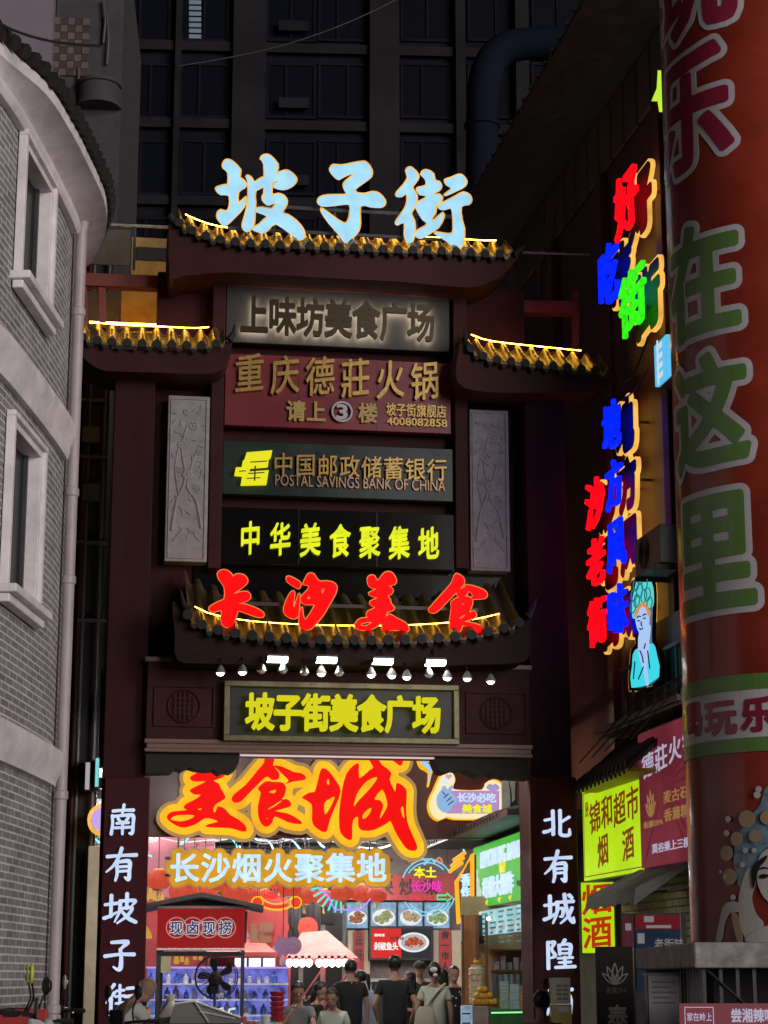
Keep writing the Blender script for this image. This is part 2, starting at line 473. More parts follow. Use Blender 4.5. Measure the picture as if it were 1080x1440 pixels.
# recessed plaques with a round longevity emblem on the beam
for (a0, b0, a1, b1) in ((216, 964, 302, 1022), (655, 973, 741, 1032)):
    x0, x1, z0, z1 = G.rect(a0, b0, a1, b1, -.34); t = .022
    b = B()
    for q in ((x0, x1, z1-t, z1), (x0, x1, z0, z0+t), (x0, x0+t, z0+t, z1-t), (x1-t, x1, z0+t, z1-t)): box(b, q[0], q[1], -.345, -.31, q[2], q[3], .004)
    pl = gate.part('plaque', b, m_maroon2)
    b = B(); cx, cz = (x0+x1)/2, (z0+z1)/2; r = .19
    tube(b, [(cx+r*math.cos(k*PI/16), -.33, cz+r*math.sin(k*PI/16)) for k in range(32)], .014, 6, closed=True)
    for dx, h in ((-.11, .12), (-.055, .16), (0, .18), (.055, .16), (.11, .12)): box(b, cx+dx-.012, cx+dx+.012, -.345, -.31, cz-h, cz+h)
    for dz in (-.09, -.03, .03, .09): box(b, cx-.13, cx+.13, -.342, -.313, cz+dz-.01, cz+dz+.01)
    gate.part('emblem', b, m_maroon2, pl)
# tiled roofs
def path_at(px, y, F): return [F.p(x, z, y) for x, z in spline(px, 6, False)]
def resample(pts, step):
    out = [pts[0]]; acc = 0
    for a, c in zip(pts, pts[1:]):
        d = math.dist(a, c); t = step-acc
        while t <= d:
            out.append((a[0]+(c[0]-a[0])*t/d, a[1]+(c[1]-a[1])*t/d)); t += step
        acc = d-(t-step)
    return out
def tile_roof(px, yf, run, rise, pitch, amp, T=gate, back=None, led=.22, rows=7, m=None, lift=.025):
    p = resample(path_at(px, yf, T.fr), pitch/10)
    b = B(); top = []; bot = []; rj = random.Random(len(p)); jit = [rj.uniform(-.012, .012) for _ in range(len(p)//10+2)]
    for j in range(rows+1):
        f = j/rows; y = yf+run*f; rt, rb = [], []
        for i, (x, z) in enumerate(p):
            ph = (i % 10)/10; c = math.cos(2*PI*ph)
            h = amp*(c if c < 0 else c**.6)
            lip = -.018 if (j == 0 and c < 0) else 0
            zz = z+rise*f*(1+.15*(f-1))+h+(.012 if j % 2 else 0)+jit[i//10]+.004*math.sin(i*1.7+j*2.3)
            rt.append(b.verts.new((x, y, zz))); rb.append(b.verts.new((x, y, zz-.03+lip)))
        top.append(rt); bot.append(rb)
    n = len(p)
    for j in range(rows):
        for i in range(n-1):
            b.faces.new((top[j][i], top[j][i+1], top[j+1][i+1], top[j+1][i])); b.faces.new((bot[j][i], bot[j+1][i], bot[j+1][i+1], bot[j][i+1]))
    for i in range(n-1): b.faces.new((top[0][i], bot[0][i], bot[0][i+1], top[0][i+1]))
    rf = T.part('roof', b, m or m_tile, smooth=True); b = B()
    for i in range(0, n, 10):      # round cover tile ends and drip tiles, eave shade put into their dark colour
        x, z = p[i]; lathe(b, [(0, -.01), (pitch*.30, -.01), (pitch*.31, .02), (.0, .02)], (x, yf-.004, z+amp-pitch*.31-.012), 12, 'y')
        if i+10 < n:
            x, z = p[i+5]; w_ = pitch*.24; prism(b, [[(x-w_, z-amp-.012), (x+w_, z-amp-.012), (x+w_*.5, z-amp-.055), (x, z-amp-.07), (x-w_*.5, z-amp-.055)]], yf-.006, yf+.012)
    T.part('tile_ends', b, m_tile_dark, rf)
    if not led: return rf
    b = B(); f = led
    tube(b, [(x, yf+run*f, z+rise*f*(1+.15*(f-1))+amp+lift) for x, z in p[6:-6:8]], .006 if rows < 9 else .005, 6)
    T.part('light_strip', b, e_led, rf)
    return rf
tile_roof([(252, 311), (262, 318), (280, 326), (305, 334), (350, 340), (420, 343), (490, 346), (560, 349), (630, 351), (690, 355), (722, 354)], -.6, .42, .27, .185, .05, led=.9, lift=.015)
tile_roof([(116, 472), (140, 477), (180, 480), (230, 482), (280, 484), (308, 480), (318, 474)], -.6, .42, .27, .18, .05, led=1.0)
tile_roof([(662, 488), (676, 497), (700, 504), (740, 509), (780, 513), (820, 517), (857, 520)], -.6, .42, .29, .18, .05, led=1.0)
tile_roof([(264, 862), (275, 871), (300, 882), (350, 891), (420, 896), (500, 898), (580, 897), (650, 892), (700, 883), (731, 873)], -1.0, 1.0, .66, .20, .055, led=.24, rows=9, lift=0, m=mat('shaded_tile', (.085, .062, .032), .4, var=.45, scale=8, bump=.2))  # darker tile copy, the low roof's lack of light put into its colour
def fascia(pts, yf, yb, m=m_maroon2):
    b = B(); prism(b, [[G.p(x, z, yf) for x, z in spline(pts, 3)]], yf, yb); gate.part('fascia', b, m)
fascia([(239, 300), (250, 318), (272, 331), (300, 341), (350, 348), (490, 354), (630, 359), (700, 363), (727, 356), (726, 366), (708, 385), (690, 396), (658, 404), (560, 396), (480, 392), (380, 386), (318, 383), (262, 387), (239, 386)], -.52, .3)
fascia([(108, 476), (125, 487), (160, 490), (240, 493), (300, 493), (322, 480), (327, 474), (322, 505), (300, 525), (230, 524), (158, 522), (138, 518), (118, 503)], -.52, .3)
fascia([(655, 466), (664, 494), (690, 510), (740, 519), (800, 526), (861, 529), (857, 540), (838, 550), (770, 552), (700, 552), (655, 546), (642, 530), (644, 500)], -.52, .3)
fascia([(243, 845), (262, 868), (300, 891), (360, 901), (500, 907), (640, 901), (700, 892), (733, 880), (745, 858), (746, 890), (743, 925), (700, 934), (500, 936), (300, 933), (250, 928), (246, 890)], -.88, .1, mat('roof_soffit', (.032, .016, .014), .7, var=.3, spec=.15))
# dark board behind the red letters, and the ridge ends
b = B(); pbox(b, G, 272, 800, 706, 862, .16, .22); gate.part('back_board', b, m_blackgloss)
for (pts) in ([(239, 303), (244, 312), (253, 318)], [(722, 358), (730, 352), (738, 345)], [(322, 478), (328, 468), (330, 456)], [(660, 490), (655, 478), (653, 462)], [(731, 876), (738, 866), (744, 850)], [(264, 866), (256, 858), (252, 838)]):
    b = B(); tube(b, [(lambda q: (q[0], -.55 if pts[0][1] < 600 else -.95, q[1]))(G.p(x, z, -.55)) for x, z in spline(pts, 4, False)], [.05-.04*k/8 for k in range(9)], 8)
    gate.part('ridge_horn', b, m_tile_dark, smooth=True)
# timber-like red side frames above the wings
def bar(T, name, pa, pb, y, r, m, F=G):
    a, c = F.p(*pa, y), F.p(*pb, y); b = B()
    d = Vector((c[0]-a[0], 0, c[1]-a[1])); L = d.length; ang = math.atan2(d.z, d.x)
    box(b, -L/2, L/2, -r, r, -r, r, .006); bmesh.ops.rotate(b, verts=b.verts, matrix=Matrix.Rotation(-ang, 3, 'Y'))
    bmesh.ops.translate(b, verts=b.verts, vec=((a[0]+c[0])/2, y, (a[1]+c[1])/2)); return T.part(name, b, m)
for s in (((113, 395), (293, 402)), ((117, 380), (118, 462)), ((143, 388), (144, 462)), ((655, 431), (808, 435)), ((809, 410), (809, 500)), ((300, 385), (300, 470))):
    bar(gate, 'frame_bar', s[0], s[1], .35, .085 if abs(s[0][1]-s[1][1]) < 20 else .045, m_redpost)
for s in (((130, 315), (250, 320)), ((190, 318), (188, 380)), ((735, 355), (830, 358)), ((772, 358), (772, 420)), ((757, 357), (757, 430)), ((283, 392), (285, 470)), ((118, 463), (300, 463))):
    bar(gate, 'scaffold_tube', s[0], s[1], .55, .018, m_chrome if s[0][1] in (355, 315) else m_dgrey)

b = B(); x0, x1, z0, z1 = G.rect(338, 1061, 735, 1066, -.2); gate.part('light_batten', box(b, x0, x1, -.24, -.16, z0, z1-.012), glow('pink_white_batten', (1.0, .72, .70), .75))
# ------------------------------------------------------------------ hand-lettered characters (strokes in a unit box, x right, y up, half width)
K = {
'南': [[(.14,.80,.04),(.5,.83,.035),(.86,.84,.045)], [(.52,1.0,.045),(.50,.86,.04),(.46,.68,.03)], [(.12,.64,.045),(.14,.40,.04),(.10,.06,.05)], [(.12,.62,.035),(.5,.66,.035),(.84,.66,.055),(.86,.4,.045),(.84,.10,.05),(.74,.08,.03)],
       [(.32,.56,.04),(.40,.47,.035)], [(.68,.58,.045),(.58,.47,.03)], [(.28,.40,.032),(.7,.43,.035)], [(.22,.25,.032),(.76,.28,.035)], [(.49,.44,.04),(.49,.06,.035)]],
'有': [[(.06,.74,.045),(.5,.78,.035),(.96,.80,.05)], [(.50,1.0,.05),(.42,.74,.045),(.26,.46,.035),(.04,.26,.015)], [(.36,.54,.045),(.38,.2,.04),(.33,.0,.03)], [(.36,.56,.032),(.74,.60,.055),(.76,.3,.045),(.74,.04,.055),(.62,.10,.02)], [(.40,.42,.03),(.70,.44,.03)], [(.40,.28,.03),(.70,.30,.03)]],
'坡': [[(.04,.62,.04),(.40,.67,.045)], [(.22,.92,.05),(.22,.5,.042),(.22,.24,.045)], [(.02,.18,.05),(.22,.26,.04),(.40,.38,.02)], [(.48,.74,.035),(.94,.76,.05),(.86,.60,.02)], [(.50,.74,.05),(.48,.4,.04),(.34,.06,.015)], [(.70,.98,.05),(.70,.5,.04)],
       [(.54,.50,.035),(.86,.52,.045),(.72,.26,.04),(.42,.02,.02)], [(.56,.40,.035),(.76,.18,.055),(.98,.06,.05)]],
'子': [[(.24,.90,.04),(.74,.92,.06),(.60,.76,.04),(.52,.66,.03)], [(.04,.46,.05),(.5,.52,.04),(.96,.52,.055)], [(.52,.68,.045),(.56,.4,.05),(.54,.08,.065),(.44,.04,.04),(.32,.12,.02)]],
'街': [[(.28,.98,.05),(.08,.70,.02)], [(.30,.72,.05),(.04,.40,.02)], [(.20,.52,.05),(.19,.02,.045)], [(.36,.78,.03),(.62,.81,.035)], [(.48,.96,.04),(.48,.6,.035)], [(.34,.60,.03),(.64,.63,.035)], [(.36,.38,.03),(.62,.41,.035)], [(.49,.52,.04),(.49,.16,.035)], [(.32,.10,.05),(.66,.22,.02)],
       [(.72,.86,.04),(.92,.88,.045)], [(.66,.60,.04),(.98,.63,.05)], [(.83,.60,.045),(.83,.1,.055),(.70,.12,.02)]],
'北': [[(.36,.96,.05),(.37,.5,.045),(.36,.10,.05)], [(.08,.62,.04),(.36,.68,.04)], [(.04,.18,.055),(.2,.22,.045),(.40,.36,.025)], [(.94,.74,.045),(.66,.56,.035)], [(.62,.98,.05),(.62,.4,.045),(.62,.12,.05),(.78,.06,.05),(.94,.10,.05),(.95,.30,.02)]],
'城': [[(.02,.62,.04),(.34,.66,.04)], [(.19,.92,.05),(.19,.24,.045)], [(.0,.16,.05),(.2,.24,.04),(.36,.36,.02)], [(.40,.72,.035),(.96,.76,.05)], [(.44,.72,.05),(.42,.4,.04),(.28,.04,.015)], [(.44,.50,.03),(.62,.52,.04),(.60,.28,.035),(.52,.26,.02)],
       [(.68,.98,.05),(.72,.6,.045),(.82,.24,.045),(.96,.08,.05),(.97,.24,.015)], [(.92,.54,.045),(.80,.28,.035),(.54,.04,.015)], [(.84,.96,.05),(.92,.88,.04)]],
'隍': [[(.08,.92,.045),(.08,.0,.045)], [(.08,.90,.035),(.30,.92,.05),(.20,.68,.03),(.32,.46,.05),(.16,.36,.02)], [(.66,1.0,.05),(.56,.86,.03)], [(.46,.82,.045),(.48,.50,.04)], [(.46,.82,.03),(.84,.84,.05),(.82,.50,.045)], [(.50,.68,.028),(.80,.69,.028)], [(.50,.53,.03),(.80,.54,.03)],
       [(.42,.36,.032),(.90,.39,.04)], [(.46,.21,.032),(.84,.23,.038)], [(.65,.40,.04),(.65,.06,.04)], [(.34,.04,.045),(.98,.07,.05)]],
'庙': [[(.52,1.0,.05),(.56,.90,.04)], [(.14,.82,.04),(.92,.85,.05)], [(.18,.82,.05),(.16,.4,.045),(.04,.02,.02)], [(.34,.60,.045),(.36,.04,.04)], [(.34,.60,.035),(.84,.63,.05),(.84,.04,.045)], [(.38,.36,.03),(.82,.38,.03)], [(.60,.78,.045),(.60,.12,.035)], [(.38,.12,.03),(.82,.13,.03)]],
}
def brush(T, F, ch, x0, y0, x1, y1, y, depth, m, grow=0, shear=0, parent=None, name='character'):
    S, xs, ys = sd_strokes(K[ch]); a, b_, c, d = F.rect(x0, y0, x1, y1, y)
    ls = [[(a+u*(b_-a), c+(v+shear*(u-.5))*(d-c)) for u, v in l] for l in contour(S, xs, ys, grow)]
    return T.part(name, prism(B(), ls, y, y+depth), m, parent)
def tr(pts, ox, oy, s): return [(ox+x/s, oy+y/s) for x, y in pts]
def traced(T, F, comps, o, y, depth, m, grow=0, parent=None, name='character', n=120, dx=0, dz=0, ring=0):
    """outlines drawn after the lettering, set on the frame's plane at depth y"""
    cc = [([F.p(*q, y) for q in spline(tr(a, *o), 2)], [[F.p(*q, y) for q in spline(tr(h, *o), 2)] for h in hs]) for a, hs in comps]
    S, xs, ys = sd_traced(cc, max(grow, 0)+.05, n)
    ls = [[(u+dx, v+dz) for u, v in l] for l in contour(S, xs, ys, grow)]
    if ring: ls += contour(S, xs, ys, grow-ring)
    return T.part(name, prism(B(), ls, y, y+depth), m, parent)
Z1, Z2, Z3, Z4, Z5, Z6 = (290, 210, 5.4), (480, 210, 5.4), (280, 790, 5.143), (490, 790, 5.143), (220, 1055, 5.4), (400, 1055, 5.143)
PO = [([(125,110),(145,80),(175,78),(210,98),(262,155),(255,210),(280,228),(305,262),(290,290),(245,320),(245,410),(300,360),(290,430),(220,510),(150,575),(125,570),(85,520),(85,480),(110,458),(150,470),(175,440),(175,345),(110,340),(75,305),(80,285),(140,268),(165,262),(165,170),(130,140)], []),
      ([(303,205),(320,197),(345,215),(360,245),(375,245),(440,205),(455,270),(375,310),(375,400),(370,480),(365,560),(345,600),(310,622),(280,600),(275,560),(300,480),(318,380),(318,240)], []),
      ([(412,70),(430,45),(460,38),(490,50),(545,110),(540,160),(530,180),(600,158),(640,170),(685,215),(680,250),(640,285),(580,302),(520,285),(515,260),(560,240),(570,230),(512,240),(500,290),(500,345),(545,335),(590,350),(615,390),(605,430),(580,480),(620,495),(690,545),(740,610),(748,660),(730,680),(700,682),(650,645),(530,560),(470,610),(430,630),(360,610),(360,590),(400,570),(440,530),(465,510),(440,490),(385,470),(380,448),(430,440),(500,450),(525,400),(490,415),(465,418),(430,385),(428,350),(440,330),(440,110)], [])]
ZI = [([(-82,135),(-60,115),(0,120),(80,105),(165,90),(200,105),(232,155),(228,205),(170,250),(105,300),(120,330),(180,335),(240,320),(290,335),(332,385),(330,420),(295,437),(220,432),(145,425),(145,560),(130,620),(95,660),(45,705),(20,695),(-20,640),(-90,560),(-140,490),(-155,455),(-140,450),(-60,510),(20,560),(50,540),(65,480),(65,415),(0,415),(-80,425),(-150,425),(-180,395),(-160,360),(-100,345),(-20,345),(45,340),(30,310),(15,270),(30,240),(70,210),(110,175),(50,190),(0,215),(-20,225),(-50,205),(-85,160)], [])]
JIE = [([(490,160),(510,135),(540,140),(585,190),(580,230),(545,275),(545,300),(575,350),(570,400),(550,450),(530,490),(555,540),(560,620),(545,690),(525,712),(495,690),(480,640),(480,550),(430,570),(412,555),(430,520),(480,450),(500,390),(495,330),(460,355),(420,352),(420,325),(470,270),(505,210)], []),
       ([(605,185),(625,158),(660,158),(700,185),(712,235),(745,245),(762,280),(745,310),(710,325),(700,345),(740,338),(770,365),(750,400),(720,420),(720,440),(715,480),(690,520),(700,540),(770,480),(778,520),(740,590),(680,630),(610,670),(575,660),(565,630),(600,600),(640,580),(650,550),(620,530),(590,480),(565,430),(580,400),(640,370),(640,345),(600,340),(575,310),(580,290),(640,275),(645,235),(630,210)], []),
       ([(785,230),(830,215),(890,190),(925,200),(952,240),(940,275),(880,310),(800,345),(785,340),(830,305),(840,290),(800,265)], []),
       ([(740,420),(800,390),(880,345),(930,325),(975,345),(990,385),(970,415),(910,430),(915,530),(935,600),(930,700),(905,750),(870,750),(800,690),(710,635),(730,628),(800,640),(845,630),(850,560),(845,470),(830,440),(780,455),(745,445)], [])]
CHANG = [([(135,85),(160,62),(200,62),(235,90),(240,110),(270,90),(320,95),(350,130),(335,165),(265,215),(240,235),(320,215),(360,225),(370,260),(330,285),(270,300),(340,310),(420,340),(465,370),(460,398),(400,390),(290,350),(275,370),(260,420),(240,460),(205,472),(170,450),(160,400),(165,345),(110,360),(75,345),(85,320),(150,285),(185,265),(185,180),(150,130)], [])]
SHA = [([(635,110),(660,108),(720,140),(735,165),(722,190),(690,175),(640,140)], []), ([(615,330),(640,260),(670,215),(690,225),(680,310),(690,330),(715,250),(728,235),(722,330),(715,390),(690,408),(650,398),(620,370)], []),
       ([(755,160),(775,110),(795,85),(830,90),(865,140),(920,140),(970,150),(995,180),(985,230),(940,310),(900,380),(850,440),(810,480),(770,490),(735,470),(725,430),(735,350),(745,330),(750,380),(770,420),(830,330),(835,305),(770,305),(738,280),(745,245),(790,200),(795,165)], [[(780,268),(798,240),(808,266)], [(885,195),(912,190),(890,235)]])]
MEI = [([(140,120),(160,98),(190,105),(210,140),(250,90),(285,72),(320,85),(345,130),(335,160),(280,170),(300,180),(322,205),(310,230),(280,245),(300,270),(305,300),(330,330),(320,350),(280,360),(270,400),(300,380),(350,410),(410,440),(435,475),(430,500),(380,490),(250,490),(250,470),(235,440),(200,470),(140,490),(90,490),(55,470),(55,440),(90,410),(150,405),(135,390),(140,360),(200,330),(165,310),(160,285),(220,260),(170,245),(150,225),(200,200),(205,190),(170,185),(148,165)], [[(100,440),(180,430),(130,465),(90,460)]])]
SHI = [([(770,95),(790,88),(830,115),(835,160),(780,220),(700,300),(640,360),(600,365),(582,345),(600,320),(680,230),(750,150)], []), ([(845,170),(900,175),(980,205),(1002,235),(990,260),(930,265),(890,265),(905,240),(870,200)], []),
       ([(745,290),(790,260),(850,250),(890,265),(895,310),(870,370),(905,355),(925,380),(910,405),(830,430),(880,440),(950,460),(970,490),(955,510),(890,490),(830,450),(815,490),(780,518),(745,490),(735,430),(750,330)], [[(820,300),(845,298),(825,312)], [(800,405),(860,370),(820,410)]]), ([(790,215),(840,185),(870,200),(850,240),(800,250)], [])]
MEI2 = [([(255,205),(300,175),(360,140),(400,120),(480,118),(515,140),(525,180),(490,210),(430,230),(470,250),(490,290),(525,355),(500,380),(450,410),(430,460),(450,470),(465,425),(520,445),(560,490),(630,530),(680,580),(680,615),(630,610),(560,590),(380,582),(400,560),(470,540),(400,515),(360,520),(300,560),(220,585),(160,575),(90,530),(80,500),(110,470),(170,460),(240,455),(210,440),(220,410),(300,370),(340,335),(290,335),(252,305),(290,280),(380,235),(310,235),(270,230)], [[(110,515),(160,492),(290,492),(250,525),(180,540),(120,530)], [(310,448),(345,438),(335,456)]])]
SHI2 = [([(825,20),(880,20),(895,75),(885,115),(930,170),(930,215),(880,225),(850,200),(820,210),(760,270),(700,330),(640,390),(590,395),(572,370),(590,335),(680,260),(770,150),(820,90)], []), ([(890,115),(960,125),(1040,165),(1105,175),(1135,205),(1120,225),(1040,235),(975,258),(1005,230),(970,190),(930,150)], []),
        ([(770,290),(830,235),(880,240),(960,245),(985,290),(970,350),(950,375),(990,370),(1022,400),(1010,430),(900,460),(980,475),(1040,500),(1100,540),(1095,560),(1000,545),(900,500),(880,550),(840,580),(800,560),(775,500),(772,420),(795,320)], [[(850,315),(910,298),(893,327)], [(835,455),(900,425),(965,372),(900,410)], [(832,520),(862,500),(840,522)]])]
CHENG2 = [([(285,130),(320,150),(380,230),(407,300),(370,400),(330,500),(310,580),(280,590),(220,550),(200,500),(200,390),(130,345),(140,330),(180,305),(220,300),(240,230),(265,140)], [[(305,240),(320,198),(328,248)], [(290,380),(330,350),(368,335),(330,420),(292,465)]]),
          ([(500,110),(540,100),(540,205),(620,140),(645,120),(600,40),(600,10),(650,10),(700,100),(740,130),(775,170),(760,210),(790,280),(805,300),(810,240),(840,245),(880,280),(885,330),(880,420),(890,520),(920,600),(960,690),(950,725),(900,720),(860,680),(800,580),(770,510),(740,530),(650,575),(560,578),(535,540),(535,480),(500,500),(490,560),(490,640),(460,645),(410,600),(398,520),(400,430),(420,280),(450,170)],
           [[(500,410),(520,330),(540,290),(600,220),(675,190),(650,240),(590,310),(540,360)], [(650,355),(710,280),(745,370),(740,420),(690,500),(700,450),(715,400),(690,360)], [(565,470),(600,430),(635,415),(610,470),(570,500)], [(842,420),(862,405),(870,490),(852,470)]]),
          ([(740,30),(840,10),(858,85),(840,110),(810,90)], [])]

# ------------------------------------------------------------------ signs on the gate
top = Thing('rooftop_letters', 'three large cool white brush characters glowing on the top roof of the gate', 'illuminated letters', G, (G.p(485, 350)[0], -.3, G.p(485, 350)[1]))
for comps, o in ((PO, Z1), (ZI, Z2), (JIE, Z2)):
    c = traced(top, G, comps, o, -.52, .05, e_white, -.006)
    traced(top, G, comps, o, -.469, .06, m_black, -.016, c, 'return')
    traced(top, G, comps, o, -.40, .012, e_yel, .012, c, 'back_outline', 160, ring=.024)
b = B()
for xx in (345, 385, 470, 500, 585, 640):
    a = G.p(xx, 350, -.3); box(b, a[0]-.015, a[0]+.015, -.36, -.33, a[1]-.1, a[1]+.62)
pa = G.p(320, 290, -.3); pb = G.p(650, 305, -.3); box(b, pa[0], pb[0], -.385, -.362, pa[1]-.02, pa[1]+.02); box(b, pa[0], pb[0], -.385, -.362, pa[1]-.34, pa[1]-.30)
top.part('support_frame', b, m_dgrey)
red = Thing('red_roof_letters', 'four glowing red brush characters standing on the low tiled roof of the gate', 'illuminated letters', G, (G.p(490, 880)[0], -.8, G.p(490, 880)[1]))
for comps, o in ((CHANG, Z3), (SHA, Z3), (MEI, Z4), (SHI, Z4)):
    c = traced(red, G, comps, o, -.92, .04, e_red, .002)
    traced(red, G, comps, o, -.879, .05, m_black, -.006, c, 'return')
    traced(red, G, comps, o, -.83, .012, e_amber, .014, c, 'back_outline', 160, ring=.022)
b = B()
for xx in (330, 440, 545, 640):
    a = G.p(xx, 885, -.7); box(b, a[0]-.015, a[0]+.015, -.80, -.77, a[1]-.1, a[1]+.45)
pa = G.p(310, 850, -.7); pb = G.p(670, 850, -.7); box(b, pa[0], pb[0], -.817, -.80, pa[1]-.02, pa[1]+.02)
red.part('support_frame', b, m_dgrey)

def panel(name, label, x0, y0, x1, y1, yf, yb, m, cat='sign', F=G, bev=.008, seams=()):
    a, b_, c, d = F.rect(x0, y0, x1, y1, yf)
    T = Thing(name, label, cat, F, ((a+b_)/2, yb, c)); T.part('panel', box(B(), a, b_, yf, yb, c, d, bev), m)
    for s in seams: 
        q = F.p(s, (y0+y1)/2, yf)[0]; T.part('seam', box(B(), q-.004, q+.004, yf-.003, yf+.004, c+.01, d-.01), m_black)
    return T
# back-lit dark letters on a grey board
t = panel('backlit_sign', 'grey board with dark back-lit characters under the top roof of the gate', 318, 408, 632, 488, -.02, .12, m_greywall)
rc = cells(G.rect(338, 421, 612, 471, -.14), 8, False, .05)
mm = mat('bronze_letter', (.06, .045, .025), .4, metal=.6)
for ch, r in zip('上味坊美食广场', cells(G.rect(338, 421, 612, 473, -.14), 7, False, .06)):
    bm = B(); add_glyph(bm, ch, r[0], r[1], r[2], r[3], -.14, .05, .03); c = t.part('character', bm, mm)
    bm = B(); add_glyph(bm, ch, r[0], r[1], r[2], r[3], -.088, .006, .012); t.part('back_light', bm, e_back, c)
# hot pot restaurant sign
t = panel('restaurant_sign', 'dark red board with gold characters and a white number three disc', 316, 504, 634, 604, -.03, .12, m_redsign, seams=(420, 530))
write(t, G, '重庆德莊火锅', 326, 503, 622, 556, -.09, .05, m_gold, .012, .10, gap=.22)
write(t, G, '请上', 402, 564, 459, 592, -.07, .03, m_goldp, .03, .0, gap=.1)
write(t, G, '楼', 504, 567, 531, 594, -.07, .03, m_goldp, .03)
write(t, G, '坡子街旗舰店', 543, 568, 628, 586, -.06, .02, m_gold, .02, gap=.08, one=True, name='lettering')
latin(t, G, '4008082858', 544, 588, 629, 599, -.06, .02, m_gold, .02)
q = G.p(481, 579, -.075); b = B(); lathe(b, [(.112, .0), (.135, .0), (.135, .04), (.112, .04), (.112, 0)], (q[0], -.085, q[1]), 28, 'y'); rg = t.part('number_ring', b, mat('pale_letter', (.5, .5, .52), .4))
x0, x1, z0, z1 = G.rect(473, 568, 489, 590, -.085); t.part('numeral', add_glyph(B(), '3', x0, x1, z0, z1, -.085, .03, .03, em=False), MATS['pale_letter'], rg)
# bank sign with its lit emblem
t = panel('bank_sign', 'dark green bank board with a glowing yellow emblem and gold lettering', 313, 625, 637, 700, -.03, .12, m_greensign, seams=(420, 530))
write(t, G, '中国邮政储蓄银行', 383, 641, 630, 672, -.08, .04, m_gold, .008, .06, gap=.12)
latin(t, G, 'POSTAL SAVINGS BANK OF CHINA', 387, 671, 626, 687, -.06, .02, mat('copper_letter', (.42, .26, .16), .4, metal=.7), .004)
lg = B()
for pts in ([(347,636),(383,633),(381,643),(355,645),(352,653),(342,653),(344,645)], [(342,647),(378,645),(377,655),(352,657),(351,663),(378,661),(375,680),(339,681),(341,668),(330,667),(332,657),(340,657)]):
    pprism(lg, G, pts, -.12, -.03)
lo = t.part('emblem', lg, e_logo)
lg = B()
for pts in ([(352,649),(376,647.5),(376,649),(352,650.5)], [(336,662),(346,661.3),(346,662.7),(336,663.4)], [(349,665),(372,663.5),(371.8,665),(349,666.6)], [(347,672),(366,671),(366,672.4),(347,673.4)], [(358,655),(360,655),(359,676),(357,676)]):
    pprism(lg, G, pts, -.124, -.119)
t.part('emblem_line', lg, mat('dark_olive', (.03, .03, .005), .5), lo)
# yellow-green letters on black
t = panel('black_sign', 'black glossy board with seven glowing yellow-green characters', 311, 718, 639, 797, -.03, .12, m_blackgloss, seams=(420, 530))
write(t, G, '中华美食聚集地', 331, 737, 624, 782, -.10, .06, e_yg, .014, .08, gap=.34)
# framed sign over the passage
t = panel('framed_sign', 'dark board in a steel frame with thick yellow characters above the passage', 322, 968, 639, 1037, -.40, -.33, mat('slate_panel', (.02, .024, .022), .5, var=.1))
x0, x1, z0, z1 = G.rect(315, 960, 646, 1044, -.46); fw = .065; b = B()
for q in ((x0, x1, z1-fw, z1), (x0, x1, z0, z0+fw), (x0, x0+fw, z0+fw+.001, z1-fw-.001), (x1-fw, x1, z0+fw+.001, z1-fw-.001)): box(b, q[0], q[1], -.46, -.322, q[2], q[3], .006)
t.part('frame', b, m_brass)
write(t, G, '坡子街美食广场', 346, 977, 620, 1027, -.55, .07, glow('yellow_acrylic', (.74, .70, .01), .88), .034, 0, gap=.04)
# couplets
for (a0, a1, txt, lab, ys, xs_) in (
    (142, 207, '南有坡子街', 'red couplet board with white characters on the gate column nearer the grey brick house', [(1132,1175),(1193,1238),(1256,1299),(1321,1365),(1384,1428)], [(153,193),(148,193),(146,192),(146,190),(148,190)]),
    (749, 815, '北有城隍庙', 'red couplet board with white characters on the gate column nearer the yellow shop sign', [(1139,1177),(1197,1240),(1257,1300),(1322,1362),(1385,1428)], [(764,803),(765,805),(766,808),(768,809),(768,808)])):
    x0, x1, z0, z1 = G.rect(a0, 1092, a1, 1438, -.30)
    T = Thing('couplet_board', lab, 'sign', G, ((x0+x1)/2, -.15, .25), group='red couplet boards on the gate columns')
    T.part('panel', box(B(), x0, x1, -.26, -.152, .25, z1, .012), m_board)
    for ch, yy, xx in zip(txt, ys, xs_):
        c = brush(T, G, ch, xx[0], yy[0], xx[1], yy[1], -.32, .03, e_cream, .012)
        brush(T, G, ch, xx[0], yy[0], xx[1], yy[1], -.289, .025, m_black, .002, parent=c, name='return')
